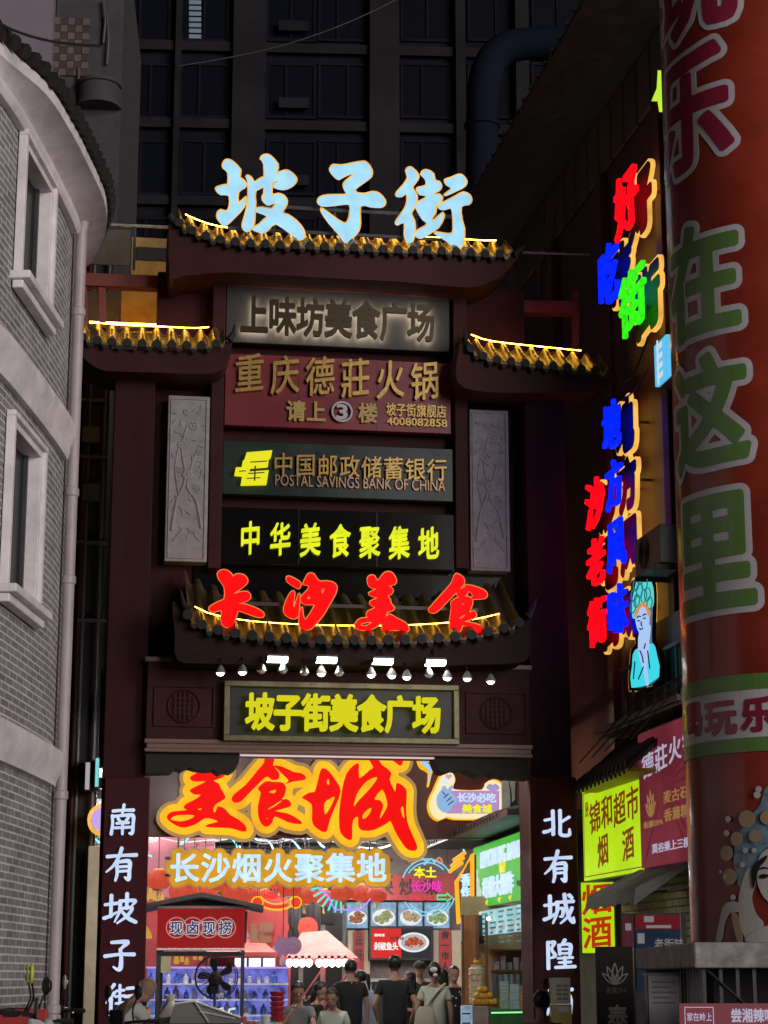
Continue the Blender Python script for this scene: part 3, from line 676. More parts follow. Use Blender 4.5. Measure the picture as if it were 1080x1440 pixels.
# carved stone reliefs
def relief(px, lab, seed):
    x0, x1, z0, z1 = G.rect(*px, -.05); rnd = random.Random(seed)
    T = Thing('stone_relief', lab, 'relief', G, ((x0+x1)/2, .2, z0), group='carved stone reliefs on the gate')
    T.part('slab', box(B(), x0, x1, -.06, .19, z0, z1, .01), m_stone)
    b = B(); t = .02
    for q in ((x0+.03, x1-.03, z1-.05, z1-.035), (x0+.03, x1-.03, z0+.035, z0+.05), (x0+.03, x0+.045, z0+.055, z1-.055), (x1-.045, x1-.03, z0+.055, z1-.055)): box(b, q[0], q[1], -.075, -.05, q[2], q[3], .003)
    T.part('border', b, m_stone)
    b = B(); W, H = x1-x0, z1-z0; cx = (x0+x1)/2
    def stem(pts, r0, r1):
        s = spline(pts, 6, False); tube(b, [(x0+u*W, -.062, z0+v*H) for u, v in s], [r0+(r1-r0)*k/len(s) for k in range(len(s))], 6)
    stem([(.15, .18), (.25, .35), (.45, .5), (.35, .68), (.5, .85)], .022, .010); stem([(.85, .2), (.72, .36), (.5, .45), (.62, .6), (.8, .72)], .020, .008)
    stem([(.3, .4), (.2, .55), (.28, .7)], .014, .006); stem([(.45, .5), (.75, .55), (.85, .62)], .012, .006)
    stem([(.2, .12), (.5, .2), (.85, .12)], .014, .008)
    for (u, v, r) in ((.5, .52, .075), (.35, .7, .06), (.62, .82, .07), (.78, .66, .055), (.3, .55, .05), (.7, .45, .05), (.45, .9, .05), (.75, .9, .04)):
        for k in range(9):
            a = k*2*PI/9+rnd.random()*.4
            ball(b, (x0+u*W+r*.62*math.cos(a), -.066, z0+v*H+r*.62*math.sin(a)), r*.42, 1, .5, .7, 1)
        ball(b, (x0+u*W, -.075, z0+v*H), r*.35, 1, .6, 1, 1)
    for k in range(46):
        u, v = rnd.uniform(.12, .88), rnd.uniform(.14, .94); a = rnd.uniform(0, PI); L = rnd.uniform(.03, .06)
        c = Vector((x0+u*W, -.063, z0+v*H)); d = Vector((math.cos(a), 0, math.sin(a)))*L
        tube(b, [c-d, c, c+d], [.003, .016, .003], 5)
    T.part('carving', b, m_stone, smooth=True)
relief((234, 557, 293, 790), 'pale carved flower relief on the gate side nearer the brick house', 3)
relief((661, 577, 716, 803), 'pale carved flower relief on the gate side nearer the neon letters', 8)
# flood lamps and bulbs below the low roof
def flood(px, py):
    x, z = G.p(px, py, -1.05); L = Thing('flood_lamp', 'rectangular white flood lamp on an arm above the framed sign, one of four alike', 'flood lamp', G, (x, -.85, z), 'flood lamps under the low roof')
    b = B(); box(b, x-.13, x+.13, -1.12, -.98, z-.03, z+.05, .012); h = L.part('housing', b, m_dgrey)
    b = B(); box(b, x-.115, x+.115, -1.11, -.99, z-.04, z-.031); box(b, x-.115, x+.115, -1.127, -1.121, z-.028, z+.012); L.part('glass', b, e_flood, h)
    b = B(); tube(b, [(x, -1.0, z+.03), (x, -.9, z+.16), (x, -.85, z+.2)], .012, 6); L.part('arm', b, m_black)
for q in ((390, 926), (459, 927), (538, 929), (612, 931)): flood(*q)
def spot(px, py, lit, k):
    x, z = G.p(px, py, -1.0)
    L = Thing('spot_lamp', ('small round spot lamp glowing warm white under the low gate roof' if lit else 'small round spot lamp left unlit under the low gate roof'), 'spot lamp', G, (x, -.9, z+.1), 'spot lamps under the low roof' if lit else 'unlit spot lamps under the low roof')
    b = B(); lathe(b, [(.018, .06), (.03, .04), (.058, -.01), (.062, -.03), (.05, -.03)], (x, -1.0, z), 14); L.part('shade', b, m_chrome if not lit else m_grey, smooth=True)
    b = B(); ball(b, (x, -1.0, z-.03), .045, 1, 1, .75, 2); L.part('bulb', b, e_spot if lit else m_white, smooth=True)
    b = B(); tube(b, [(x, -1.0, z+.05), (x, -.95, z+.12), (x, -.88, z+.16)], .009, 6); L.part('arm', b, m_black)
for k, (x, y) in enumerate(((310,943),(341,942),(368,940),(398,940),(428,943),(452,944),(477,944),(522,946),(551,947),(572,949),(603,946),(629,950),(657,951),(690,955))):
    spot(x, y, x in (310, 341, 452, 522, 551, 572, 629, 657, 690), k)
# ------------------------------------------------------------------ ground
b = B(); bmesh.ops.create_grid(b, x_segments=40, y_segments=60, size=1, matrix=Matrix.Translation((0, 60, 0)) @ Matrix.Diagonal((120, 120, 1, 1)))
structure('ground', b, mat('paving', (.09, .085, .08), .45, var=.3, scale=1.5, bump=.15))
# ------------------------------------------------------------------ grey brick house on the left, its wall curving
def plan_path(pts, n=6): return spline(pts, n, False)
WALL = plan_path([(-3.75, 11.2), (-3.45, 12.2), (-3.2, 13.2), (-3.0, 14.4), (-2.93, 15.3), (-2.885, 16.3), (-2.875, 17.2), (-2.98, 18.1), (-3.4, 19.0), (-4.4, 19.7), (-6.5, 20.0)])
def arc(p): 
    s = [0]
    for a, c in zip(p, p[1:]): s.append(s[-1]+math.dist(a, c))
    return s
def sub_path(p, y0, y1):
    def at(y):
        for a, c in zip(p, p[1:]):
            if a[1] <= y <= c[1]: f = (y-a[1])/(c[1]-a[1]); return (a[0]+f*(c[0]-a[0]), y)
        return p[-1]
    return [at(y0)]+[q for q in p if y0+.01 < q[1] < y1-.01]+[at(y1)]
def normals(p):
    out = []
    for i in range(len(p)):
        a = p[max(0, i-1)]; c = p[min(len(p)-1, i+1)]; dx, dy = c[0]-a[0], c[1]-a[1]; L = math.hypot(dx, dy); out.append((dy/L, -dx/L))
    return out
def sweep(bm, p, prof, uv0=0, off=None):
    """carry a profile of (outwards, height) along a plan path; closed section"""
    N = normals(p); rings = []
    for q, n in zip(p, N): rings.append([bm.verts.new((q[0]+n[0]*o, q[1]+n[1]*o, z)) for o, z in prof])
    k = len(prof)
    for a, c in zip(rings, rings[1:]):
        for i in range(k): bm.faces.new((a[i], a[(i+1) % k], c[(i+1) % k], c[i]))
    bm.faces.new(rings[0][::-1]); bm.faces.new(rings[-1]); return bm
m_gbrick = bricks('grey_brick', (.20, .19, .195), (.29, .275, .28), (.62, .59, .60), .24, .062, ms=.009)
m_trim = mat('pale_render', (.80, .74, .765), .7, var=.2, scale=3.2, bump=.12)
house = Thing('brick_house', 'grey brick house with curved wall, pale window surrounds and tiled eave', 'house', WF, (-4.6, 15, 0))
def wall_bm():
    b = B(); uvl = b.loops.layers.uv.new('UVMap')
    ys = sorted(set([q[1] for q in WALL]+[15.0, 16.05])); p = [sub_path(WALL, 11.2, y)[-1] for y in ys]; S = arc(p)
    zs = [0, 1.2, 2.6, 4.43, 5.77, 6.95, 8.12, 8.5]
    for i in range(len(p)-1):
        for z0, z1 in zip(zs, zs[1:]):
            if 15.0 <= ys[i] < 16.05-1e-6 and (z0, z1) in ((4.43, 5.77), (6.95, 8.12)): continue
            f = b.faces.new([b.verts.new((p[i][0], p[i][1], z0)), b.verts.new((p[i+1][0], p[i+1][1], z0)), b.verts.new((p[i+1][0], p[i+1][1], z1)), b.verts.new((p[i][0], p[i][1], z1))])
            for l, (u, v) in zip(f.loops, ((S[i], z0), (S[i+1], z0), (S[i+1], z1), (S[i], z1))): l[uvl].uv = (u, v)
    return b
house.part('wall', wall_bm(), m_gbrick)
b = B(); box(b, -10, -4.0, 11.25, 19.4, 0, 8.45); house.part('inner_block', b, m_dgrey)
WP = sub_path(WALL, 11.3, 17.22)
b = B(); sweep(b, WP, [(-.05, 6.0), (.05, 6.0), (.07, 6.07), (.07, 6.12), (.12, 6.2), (.12, 6.3), (.06, 6.34), (-.05, 6.36)]); house.part('string_course', b, m_trim, smooth=True)
b = B(); sweep(b, WP, [(-.05, 3.1), (.05, 3.1), (.06, 3.16), (.12, 3.27), (.12, 3.38), (.06, 3.42), (-.05, 3.44)]); house.part('string_course', b, m_trim, smooth=True)
b = B(); sweep(b, WP, [(-.05, 8.15), (.06, 8.15), (.09, 8.19), (.09, 8.24), (.05, 8.27), (-.05, 8.27)]); house.part('moulding', b, m_trim, smooth=True)
EAVE = plan_path([(-3.75, 11.3), (-3.32, 12.6), (-2.97, 14.0), (-2.72, 14.75), (-2.63, 15.43), (-2.58, 16.2), (-2.56, 17.2), (-2.72, 18.1), (-3.15, 19.1), (-4.2, 20.2)], 5)
b = B(); n = len(EAVE); Wq = [WALL[int(i*(len(WALL)-1)/(n-1))] for i in range(n)]
def near_wall(q):
    return min(WALL, key=lambda w_: math.hypot(w_[0]-q[0], w_[1]-q[1]))
rows = []
for q in EAVE:
    w_ = near_wall(q); r = []
    for f, z in ((0, 8.27), (.35, 8.33), (.8, 8.39), (1.0, 8.40), (1.0, 8.50), (.5, 8.6), (-.5, 8.75)):
        r.append(b.verts.new((w_[0]+(q[0]-w_[0])*f, w_[1]+(q[1]-w_[1])*f, z)))
    rows.append(r)
for a, c in zip(rows, rows[1:]):
    for i in range(6): b.faces.new((a[i], a[i+1], c[i+1], c[i]))
house.part('eave', b, m_trim, smooth=True)
b = B(); rnd = random.Random(4); S = arc(EAVE); P2 = []
for k in range(int(S[-1]/.16)):
    s = k*.16
    i = max(j for j in range(len(S)) if S[j] <= s); i = min(i, len(EAVE)-2); f = (s-S[i])/(S[i+1]-S[i]); q = (EAVE[i][0]+f*(EAVE[i+1][0]-EAVE[i][0]), EAVE[i][1]+f*(EAVE[i+1][1]-EAVE[i][1]))
    d = (EAVE[i+1][0]-EAVE[i][0], EAVE[i+1][1]-EAVE[i][1]); L = math.hypot(*d); nx, ny = d[1]/L, -d[0]/L
    for row in range(6):
        o = .06-.2*row; z = 8.54+.10*row+rnd.uniform(-.01, .015)
        tube(b, [(q[0]+nx*o, q[1]+ny*o, z), (q[0]+nx*(o-.24), q[1]+ny*(o-.24), z+.10)], [.062, .05], 7)
        if row == 0 and rnd.random() < .5: ball(b, (q[0]+nx*(o-.05), q[1]+ny*(o-.05), z+.07), .04, 1, 1, .8, 1)
house.part('roof', b, m_tile_dark, smooth=True)
for z0, z1 in ((4.43, 5.77), (6.95, 8.12)):
    p0 = sub_path(WALL, 15.0, 16.05); a, c = p0[0], p0[-1]; ang = math.atan2(c[1]-a[1], c[0]-a[0]); L = math.dist(a, c)
    M = Matrix.Translation((a[0], a[1], 0)) @ Matrix.Rotation(ang, 4, 'Z')    # x along the wall, -y outwards
    def place(b): bmesh.ops.transform(b, matrix=M, verts=b.verts); return b
    fr = B(); t = .10
    for q in ((0, L, -.05, .10, z1-t*.6, z1), (0, t*.5, -.05, .10, z0, z1-t*.6-.001), (L-t*.5, L, -.05, .10, z0, z1-t*.6-.001)): box(fr, *q, .006)
    for q in ((-.07, L+.07, -.085, -.01, z1, z1+.045), (-.07, -.005, -.08, -.01, z0, z1-.001), (L+.005, L+.07, -.08, -.01, z0, z1-.001)): box(fr, *q, .006)
    wn = house.part('window', place(fr), m_trim)
    b = B(); box(b, -.12, L+.12, -.16, .3, z0-.07, z0-.002, .012); box(b, -.09, L+.09, -.10, -.012, z0-.14, z0-.072, .01); house.part('sill', place(b), m_trim, wn)
    b = B(); box(b, t*.5, L-t*.5, .085, .10, z0, z1-t*.6); house.part('pane', place(b), mat('dark_glass', (.02, .021, .024), .3, spec=.2), wn)
    b = B()
    for xx in (.1, L*.5, L-.09): box(b, xx-.02, xx+.02, .05, .083, z0, z1-t*.6)
    house.part('glazing_bar', place(b), m_dgrey, wn)
b = B(); tube(b, [(-2.80, 17.36, 0), (-2.80, 17.36, 8.2), (-2.78, 17.33, 8.32)], .052, 12)
for z in (1.2, 3.0, 4.9, 5.7, 7.4): lathe(b, [(.054, 0), (.064, .01), (.064, .07), (.054, .08)], (-2.80, 17.36, z), 12)
house.part('drainpipe', b, mat('pale_pipe', (.42, .36, .37), .5, var=.15), smooth=True)

# ------------------------------------------------------------------ tall block far behind
T_ = face_frame(500, 75, 3)
m_conc = mat('night_concrete', (.010, .0095, .0135), .9, var=.35, scale=.4, spec=.05)  # night darkness put into near-black colours, as the sun still reaches this block
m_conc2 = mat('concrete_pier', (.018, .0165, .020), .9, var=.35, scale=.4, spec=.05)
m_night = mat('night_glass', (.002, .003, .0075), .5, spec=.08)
tw = Thing('apartment_block', 'dark tall apartment block with rows of unlit windows rising behind the gate', 'building', T_, (0, 8, 0))
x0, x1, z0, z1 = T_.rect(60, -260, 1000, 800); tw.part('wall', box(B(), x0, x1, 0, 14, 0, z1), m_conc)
for a, c in ((158, 166), (243, 251), (325, 372), (519, 561), (641, 655), (726, 745), (840, 870)):
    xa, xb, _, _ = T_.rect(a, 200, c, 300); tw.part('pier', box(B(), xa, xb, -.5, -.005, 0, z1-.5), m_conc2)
rnd = random.Random(5)
for k in range(-2, 7):
    yb = 62+108*k
    za = T_.p(480, yb+5)[1]; zb = T_.p(480, yb+18)[1]
    xa, xb, _, _ = T_.rect(167, 200, 839, 300)
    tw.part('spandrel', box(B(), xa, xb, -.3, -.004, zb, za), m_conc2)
    for a, c in ((168, 241), (252, 323), (374, 445), (447, 517), (563, 639), (657, 724), (747, 838)):
        xa, xb, zc, zd = T_.rect(a, yb-80, c, yb-2)
        b = B(); w_ = .12; xm = xa+(xb-xa)*rnd.choice((.4, .5, .6))
        for q in ((xa, xb, zd-w_, zd), (xa, xb, zc, zc+w_), (xa, xa+w_, zc+w_+.01, zd-w_-.01), (xb-w_, xb, zc+w_+.01, zd-w_-.01), (xm-.05, xm+.05, zc+w_+.01, zd-w_-.01)): box(b, q[0], q[1], -.12, -.006, q[2], q[3])
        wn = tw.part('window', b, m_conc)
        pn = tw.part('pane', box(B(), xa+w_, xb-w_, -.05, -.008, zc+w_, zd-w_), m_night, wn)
        if a == 252 and k == 0:
            b = B()
            for i in range(7): box(b, *T_.rect(266, 2+i*8, 283, 3+i*8+2)[:2], -.10, -.06, *T_.rect(266, 2+i*8, 283, 7+i*8)[2:])
            tw.part('lit_blind', b, glow('dim_window', (.45, .6, .75), .22), wn)
        elif a == 374:
            q = T_.rect(a+18, yb-26, a+60, yb-12); tw.part('balcony_panel', box(B(), q[0], q[1], -.45, -.302, q[2], q[3]), m_conc2)
# pinkish block with a chequered strip, upper left
Q = face_frame(60, 34, 4)
lt = Thing('stucco_block', 'pinkish grey block with a chequered tile strip behind the brick house eave', 'building', Q, (0, 4, 0))
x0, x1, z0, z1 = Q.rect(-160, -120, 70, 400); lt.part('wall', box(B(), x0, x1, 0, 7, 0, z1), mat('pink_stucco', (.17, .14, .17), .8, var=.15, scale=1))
x0, x1, z0, z1b = Q.rect(72, 14, 124, 96); nx_, nz_ = 5, 8; bA, bC = B(), B()
for i in range(nx_):
    for j in range(nz_):
        w_, h_ = (x1-x0)/nx_, (z1b-z0)/nz_; box(bA if (i+j) % 2 else bC, x0+w_*i, x0+w_*(i+1)-.008, .30, .34, z0+h_*j, z0+h_*(j+1)-.008)
lt.part('pale_tiles', bA, mat('pale_wall_tile', (.10, .085, .08), .5, var=.2)); lt.part('dark_tiles', bC, mat('rust_wall_tile', (.055, .028, .024), .5, var=.2))
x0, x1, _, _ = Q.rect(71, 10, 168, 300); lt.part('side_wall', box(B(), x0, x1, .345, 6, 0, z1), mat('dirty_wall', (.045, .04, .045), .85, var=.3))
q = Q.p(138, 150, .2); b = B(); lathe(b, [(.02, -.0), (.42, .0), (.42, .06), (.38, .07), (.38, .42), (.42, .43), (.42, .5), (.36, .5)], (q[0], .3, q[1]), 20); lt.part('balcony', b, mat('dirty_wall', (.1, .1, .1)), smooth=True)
b = B()
for xx, ya, yb_ in ((82, 100, 200), (110, 95, 210), (150, 20, 90), (145, 0, 60)):
    a = Q.p(xx, ya, .25); c = Q.p(xx, yb_, .25); tube(b, [(a[0], .27, a[1]), (a[0]+.05, .25, (a[1]+c[1])/2), (c[0], .27, c[1])], .025, 6)
lt.part('pipes', b, m_dgrey)
# dim passage wall between the brick house and the gate
Q2 = face_frame(125, 27.5, 8)
sw = Thing('side_building', 'black shadowed building in the gap between brick house and gate', 'building', Q2, (0, 1, 0))
x0, x1, z0, z1 = Q2.rect(60, 320, 215, 1380); sw.part('wall', box(B(), x0, x1-.7, .0, 3, 0, z1), mat('near_black_wall', (.012, .010, .011), .8, var=.3))  # darkness of the gap put into the near-black wall colour
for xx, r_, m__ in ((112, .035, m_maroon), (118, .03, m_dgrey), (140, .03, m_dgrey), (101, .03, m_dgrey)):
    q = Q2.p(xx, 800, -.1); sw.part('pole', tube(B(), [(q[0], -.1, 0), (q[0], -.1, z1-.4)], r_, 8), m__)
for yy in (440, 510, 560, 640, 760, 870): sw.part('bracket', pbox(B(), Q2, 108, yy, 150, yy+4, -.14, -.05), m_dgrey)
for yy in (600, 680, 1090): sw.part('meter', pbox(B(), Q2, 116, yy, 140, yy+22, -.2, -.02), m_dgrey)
x0, x1, z0, z1 = Q2.rect(121, 1190, 140, 1390, -.3); sw.part('pillar', box(B(), x0, x1, -.35, -.11, 0, z1, .01), mat('cream_render', (.5, .42, .3), .7, var=.2))
for pts, lab, m__ in (((120, 1072, 126, 1110), 'thin white strip light low in the dark gap beside the gate', glow('strip_face', (.8, .75, .8), .45)), ((134, 1066, 139, 1106), 'thin cyan and yellow strip sign in the dark gap beside the gate', glow('cyan_strip', (.25, .8, .8), .8))):
    x0, x1, z0, z1 = Q2.rect(*pts, -.5); tt = Thing('strip_sign', lab, 'sign', Q2, (x0, -.1, z0)); tt.part('face', box(B(), x0, x1, -.5, -.46, z0, z1, .004), m__); tt.part('back_box', box(B(), x0-.01, x1+.01, -.458, -.1, z0-.01, z1+.01), m_black)
q = Q2.p(145, 1152, -.5); tt = Thing('round_neon_sign', 'round lilac neon sign with amber rim half hidden behind the gate column', 'sign', Q2, (q[0], -.1, q[1]-.3))
b = B(); lathe(b, [(.0, 0), (.16, 0), (.16, .05), (0, .05)], (q[0], -.5, q[1]), 24, 'y'); tt.part('face', b, glow('lilac_face', (.62, .42, .9), .85)); b = B(); lathe(b, [(.165, -.01), (.21, -.01), (.21, .3), (.165, .3), (.165, -.01)], (q[0], -.5, q[1]), 24, 'y'); tt.part('rim', b, e_yel)
# sheets and a lamp-lit board behind the left wing of the gate
Q3 = face_frame(190, 25.6, 8.5)
tt = Thing('sheet_hoarding', 'yellow lit sheet metal hoarding behind the red frame above the left tiled wing', 'hoarding', Q3, (0, .2, 0))
for k, (px, c) in enumerate((((185, 335, 250, 392), 0), ((120, 322, 183, 372), 1), ((170, 410, 290, 470), 0), ((120, 410, 168, 462), 1))):
    x0, x1, z0, z1 = Q3.rect(*px); tt.part('sheet', box(B(), x0, x1, 0, .03, z0, z1), mat(('ochre_sheet', 'brown_sheet')[c], ((.42, .25, .06), (.09, .07, .055))[c], .6, var=.35, scale=3))
x0, x1, z0, z1 = Q3.rect(192, 348, 240, 366, -.03); tt.part('dark_band', box(B(), x0, x1, -.03, -.004, z0, z1), m_black)
x0, x1, z0, z1 = Q3.rect(95, 392, 300, 470); b = B(); tube(b, [(x0+.3, -.35, z0+.02), (x1-.2, -.35, z0+.03)], .013, 6); tt.part('tube_lamp', b, e_led)
# big duct behind
Dp = [P(678, 330, 48), P(678, 180, 48), P(682, 110, 48), P(700, 75, 48), P(735, 62, 48), P(800, 60, 48), P(870, 60, 48)]
tt = Thing('ventilation_duct', 'fat dark blue ventilation duct bending above the gate roof', 'duct', WF, (Dp[0].x, 48, 0))
tt.part('pipe', tube(B(), [(p.x, p.y, p.z) for p in [Vector((Dp[0].x, 48, 0))]+[Vector((*q, )) for q in spline([tuple(p) for p in Dp], 5, False)]], .42, 16), mat('blue_duct', (.006, .009, .018), .85, spec=.08, var=.15, scale=1), smooth=True)
for p in (Dp[1], Dp[5]):
    b = B()
    if p is Dp[1]: lathe(b, [(.425, 0), (.47, .02), (.47, .1), (.425, .12)], (p.x, p.y, p.z), 18)
    else: lathe(b, [(.425, 0), (.47, .02), (.47, .1), (.425, .12)], (p.x, p.y, p.z), 18, 'x')
    tt.part('flange', b, MATS['blue_duct'], smooth=True)

# ------------------------------------------------------------------ building along the right with its shop fronts
m_rwall = mat('red_brown_cladding', (.055, .012, .010), .5, var=.3, scale=2, bump=.2, stretch=(1, 1, .3))
rb = Thing('shop_building', 'long dark red shop building receding along the right of the alley', 'building', R, (0, 3, 0))
xa = -9; xb = 3.6
zt = R.p(850, 150)[1]; zp = R.p(850, 245)[1]; ze = R.p(850, 52)[1]
rb.part('wall', box(B(), xa, xb, 0, 7, 3.4, zt), m_rwall)
rb.part('ground_wall', box(B(), -7.2, xb, .25, 7, 0, 3.398), mat('shop_recess', (.10, .085, .05), .8, var=.3))
b = B(); n = 22
for i in range(n):
    x = xa+(xb-xa)*i/n; L = (xb-xa)/n
    box(b, x+.03, x+L-.03, -.05, -.002, zp, zt-.1, .01)
rb.part('panel_band', b, mat('grey_cladding', (.10, .09, .09), .7, var=.3, scale=1.5))
b = B(); M_ = Matrix.Identity(4)
v = [(.9, ze), (.92, ze+.07), (-.95, zt+.25), (-.97, zt+.18)]
prof = [(-1.0, zt+.12), (-1.0, zt+.2), (1.2, zt+.95), (1.2, zt+.86)]
vs0 = [b.verts.new((xa, y, z)) for y, z in prof]; vs1 = [b.verts.new((xb, y, z)) for y, z in prof]
for i in range(4): b.faces.new((vs0[i], vs0[(i+1) % 4], vs1[(i+1) % 4], vs1[i]))
b.faces.new(vs0[::-1]); b.faces.new(vs1)
for i in range(34):
    x = xa+(xb-xa)*i/34; tube(b, [(x, -1.02, zt+.18), (x, 1.15, zt+.92)], .05, 6)
rb.part('canopy', b, mat('canopy_sheet', (.05, .045, .045), .6, var=.3))
for xx in (-8.5, -6, -3.5, -1, 1.5): rb.part('pilaster', box(B(), xx, xx+.22, -.1, -.001, 3.5, zp-.05, .01), m_rwall)
b = B()
for yy, sag in ((430, .2), (475, .35), (520, .15)):
    a = R.p(905, yy, -.3); c = R.p(850, yy+40, -.3); tube(b, [(c[0]+(a[0]-c[0])*t, -.25, c[1]+(a[1]-c[1])*t-sag*math.sin(PI*t)) for t in [k/10 for k in range(11)]], .012, 5)
rb.part('cable', b, m_cable)

# neon characters standing off the wall
def neon(T, ch, px, m, standoff=.42, grow=.085, plate=True):
    x0, x1, z0, z1 = R.rect(*px, -standoff)
    c = T.part('character', add_glyph(B(), ch, x0, x1, z0, z1, -standoff, .05, .010), m)
    if plate:
        S, xs, ys = sd_glyph(ch, x0, x1, z0, z1, grow+.06, 80)
        ls = contour(S, xs, ys, grow); inn = contour(S, xs, ys, grow-.03)
        hull = [max(ls, key=lambda l: max(p[0] for p in l)-min(p[0] for p in l))]
        T.part('back_box', prism(B(), hull, -standoff+.20, -standoff+.25), e_yel, c)
        big = max(inn, key=lambda l: max(p[0] for p in l)-min(p[0] for p in l))
        T.part('backing', prism(B(), [big], -standoff+.19, -standoff+.198), m_black, c)
        for xx in (x0+.1, x1-.1): T.part('bracket', box(B(), xx-.015, xx+.015, -standoff+.25, 0, (z0+z1)/2-.015, (z0+z1)/2+.015), m_dgrey, c)
e_nr = glow('neon_red', (1.0, .0015, .006), 1.8, .3, 14); e_nb = glow('neon_blue', (.001, .012, 1.0), 1.6, .3, 14); e_ng = glow('neon_green', (.04, .95, .01), 1.0, .25, 14)
t = Thing('neon_letters', 'red, blue and green standing neon characters, the upper cluster on the dark red wall', 'neon sign', R, (R.p(875, 450)[0], 0, R.p(875, 450)[1]))
neon(t, '好', (863, 238, 893, 326), e_nr); neon(t, '吃', (840, 342, 866, 430), e_nb); neon(t, '街', (870, 377, 904, 464), e_ng)
t = Thing('neon_letters', 'blue vertical neon characters with amber edges on the dark red wall', 'neon sign', R, (R.p(860, 890)[0], 0, R.p(860, 890)[1]))
for ch, px in zip('地方风味', ((846, 564, 868, 634), (850, 646, 872, 713), (852, 728, 875, 800), (853, 822, 878, 892))): neon(t, ch, px, e_nb)
t = Thing('neon_letters', 'red vertical neon characters with amber edges nearest the gate column', 'neon sign', R, (R.p(835, 900)[0], 0, R.p(835, 900)[1]))
for ch, px in zip('沙老街', ((822, 672, 846, 740), (824, 756, 847, 824), (826, 840, 849, 906))): neon(t, ch, px, e_nr)
# opera singer light sign
def rpoly(pts, y, d, sp=2): return prism(B(), [[R.p(*q, y) for q in (spline(pts, sp) if sp else pts)]], y, y+d)
t = Thing('opera_figure_sign', 'light sign of an opera singer with turquoise headdress and robe', 'neon sign', R, (R.p(905, 965)[0], 0, R.p(905, 965)[1]))
head = [(889,868),(889,845),(893,825),(897,810),(901,805),(906,808),(910,815),(914,826),(915,840),(914,852),(909,856),(896,862),(892,868)]
body = [(888,967),(889,935),(890,920),(896,912),(899,905),(896,895),(892,882),(890,868),(898,858),(908,852),(913,860),(914,872),(913,890),(914,905),(919,920),(922,952)]
out = [(885,970),(886,930),(888,912),(894,905),(890,885),(886,870),(887,840),(893,815),(901,801),(910,806),(917,822),(918,850),(917,880),(917,902),(922,918),(925,955),(905,966)]
t.part('back_plate', rpoly(out, -.28, .05), m_blackgloss)
t.part('glow_rim', rpoly([((x-905)*1.06+905, (y-885)*1.03+885) for x, y in out], -.12, .05), e_yel)
t.part('robe', rpoly([(888,967),(889,935),(890,920),(896,912),(905,918),(914,905),(919,920),(922,952)], -.33, .04), glow('turquoise_face', (.05, .72, .85), .95))
hd = t.part('headdress', rpoly(head, -.33, .04), glow('aqua_face', (.13, .72, .68), .9))
b = B()
for (x, y, r) in ((901,812,.055),(895,822,.05),(907,821,.05),(892,837,.05),(900,830,.055),(911,836,.05),(891,853,.05),(906,838,.05),(914,848,.045),(896,845,.05)):
    q = R.p(x, y, -.34); tube(b, [(q[0]+r*2.2*math.cos(k*PI/7), -.345, q[1]+r*1.5*math.sin(k*PI/7)) for k in range(14)], .007, 5, closed=True)
t.part('petal_line', b, glow('petal_line', (.02, .30, .36), .6), hd)
t.part('face', rpoly([(893,868),(897,858),(904,852),(910,858),(912,868),(911,880),(906,890),(901,892),(896,884)], -.345, .012), glow('pale_blue_face', (.42, .60, .95), .95))
t.part('neck', rpoly([(899,888),(908,884),(912,878),(914,884),(912,900),(911,920),(908,935),(911,962),(908,962),(904,940),(899,925),(897,908)], -.345, .012), MATS['pale_blue_face'])
b = B()
for pts in ([(894,866),(898,856),(904,850),(910,855),(913,864)], [(896,862),(900,853),(905,848)],):
    tube(b, [(lambda q: (q[0], -.35, q[1]))(R.p(*q_, -.35)) for q_ in spline(pts, 4, False)], .022, 5)
t.part('hair_band', b, glow('orange_line', (.85, .35, .08), .8))
for pts in ([(896,869),(898,866.5),(901,867)], [(904,866),(906.5,863.5),(909,864)], [(897,873),(900,873)], [(905,870),(908,869)], [(899.5,884),(902,885),(904,883)], [(902,874),(902,879),(903,880)], [(900,915),(903,922),(905,932)], [(908,905),(906,912)], [(905,938),(898,955)], [(911,915),(914,940)], [(893,930),(891,955)]):
    t.part('ink_line', tube(B(), [(lambda q: (q[0], -.352, q[1]))(R.p(*q_, -.35)) for q_ in spline(pts, 3, False)], .008, 5), mat('ink', (.01, .015, .05), .5))
# star and small cyan sign half hidden by the round column
q = R.p(926, 128, -.4); b = B(); prism(b, [[(q[0]+(.55 if k % 2 == 0 else .18)*math.sin(k*PI/4)*.5, q[1]+(.62 if k % 2 == 0 else .2)*math.cos(k*PI/4)*.42) for k in range(8)]], -.4, -.34)
t = Thing('star_sign', 'yellow green star light peeping out beside the round column', 'neon sign', R, (q[0], 0, q[1]-.4)); t.part('face', b, glow('lime_face', (.55, .9, .05), .95)); t.part('bracket', box(B(), q[0]-.03, q[0]+.03, -.338, 0, q[1]-.03, q[1]+.03), m_dgrey)
x0, x1, z0, z1 = R.rect(932, 478, 950, 538, -.4)
t = Thing('blade_sign', 'small cyan light box projecting beside the round column', 'sign', R, (x0, 0, z0)); t.part('face', box(B(), x0, x1, -.5, -.45, z0, z1, .008), glow('cyan_face', (.12, .55, .9), .95)); t.part('box', box(B(), x0-.01, x1+.01, -.448, 0, z0-.01, z1+.01), m_dgrey)
b = B()
for k in range(4):
    zc = z1-(k+.6)*(z1-z0)/4.3; box(b, x0+.1, x0+.3, -.506, -.501, zc-.03, zc+.03); box(b, x0+.12, x0+.16, -.508, -.501, zc-.09, zc+.09)
t.part('marks', b, glow('sign_marks', (.7, .85, 1.), .8))
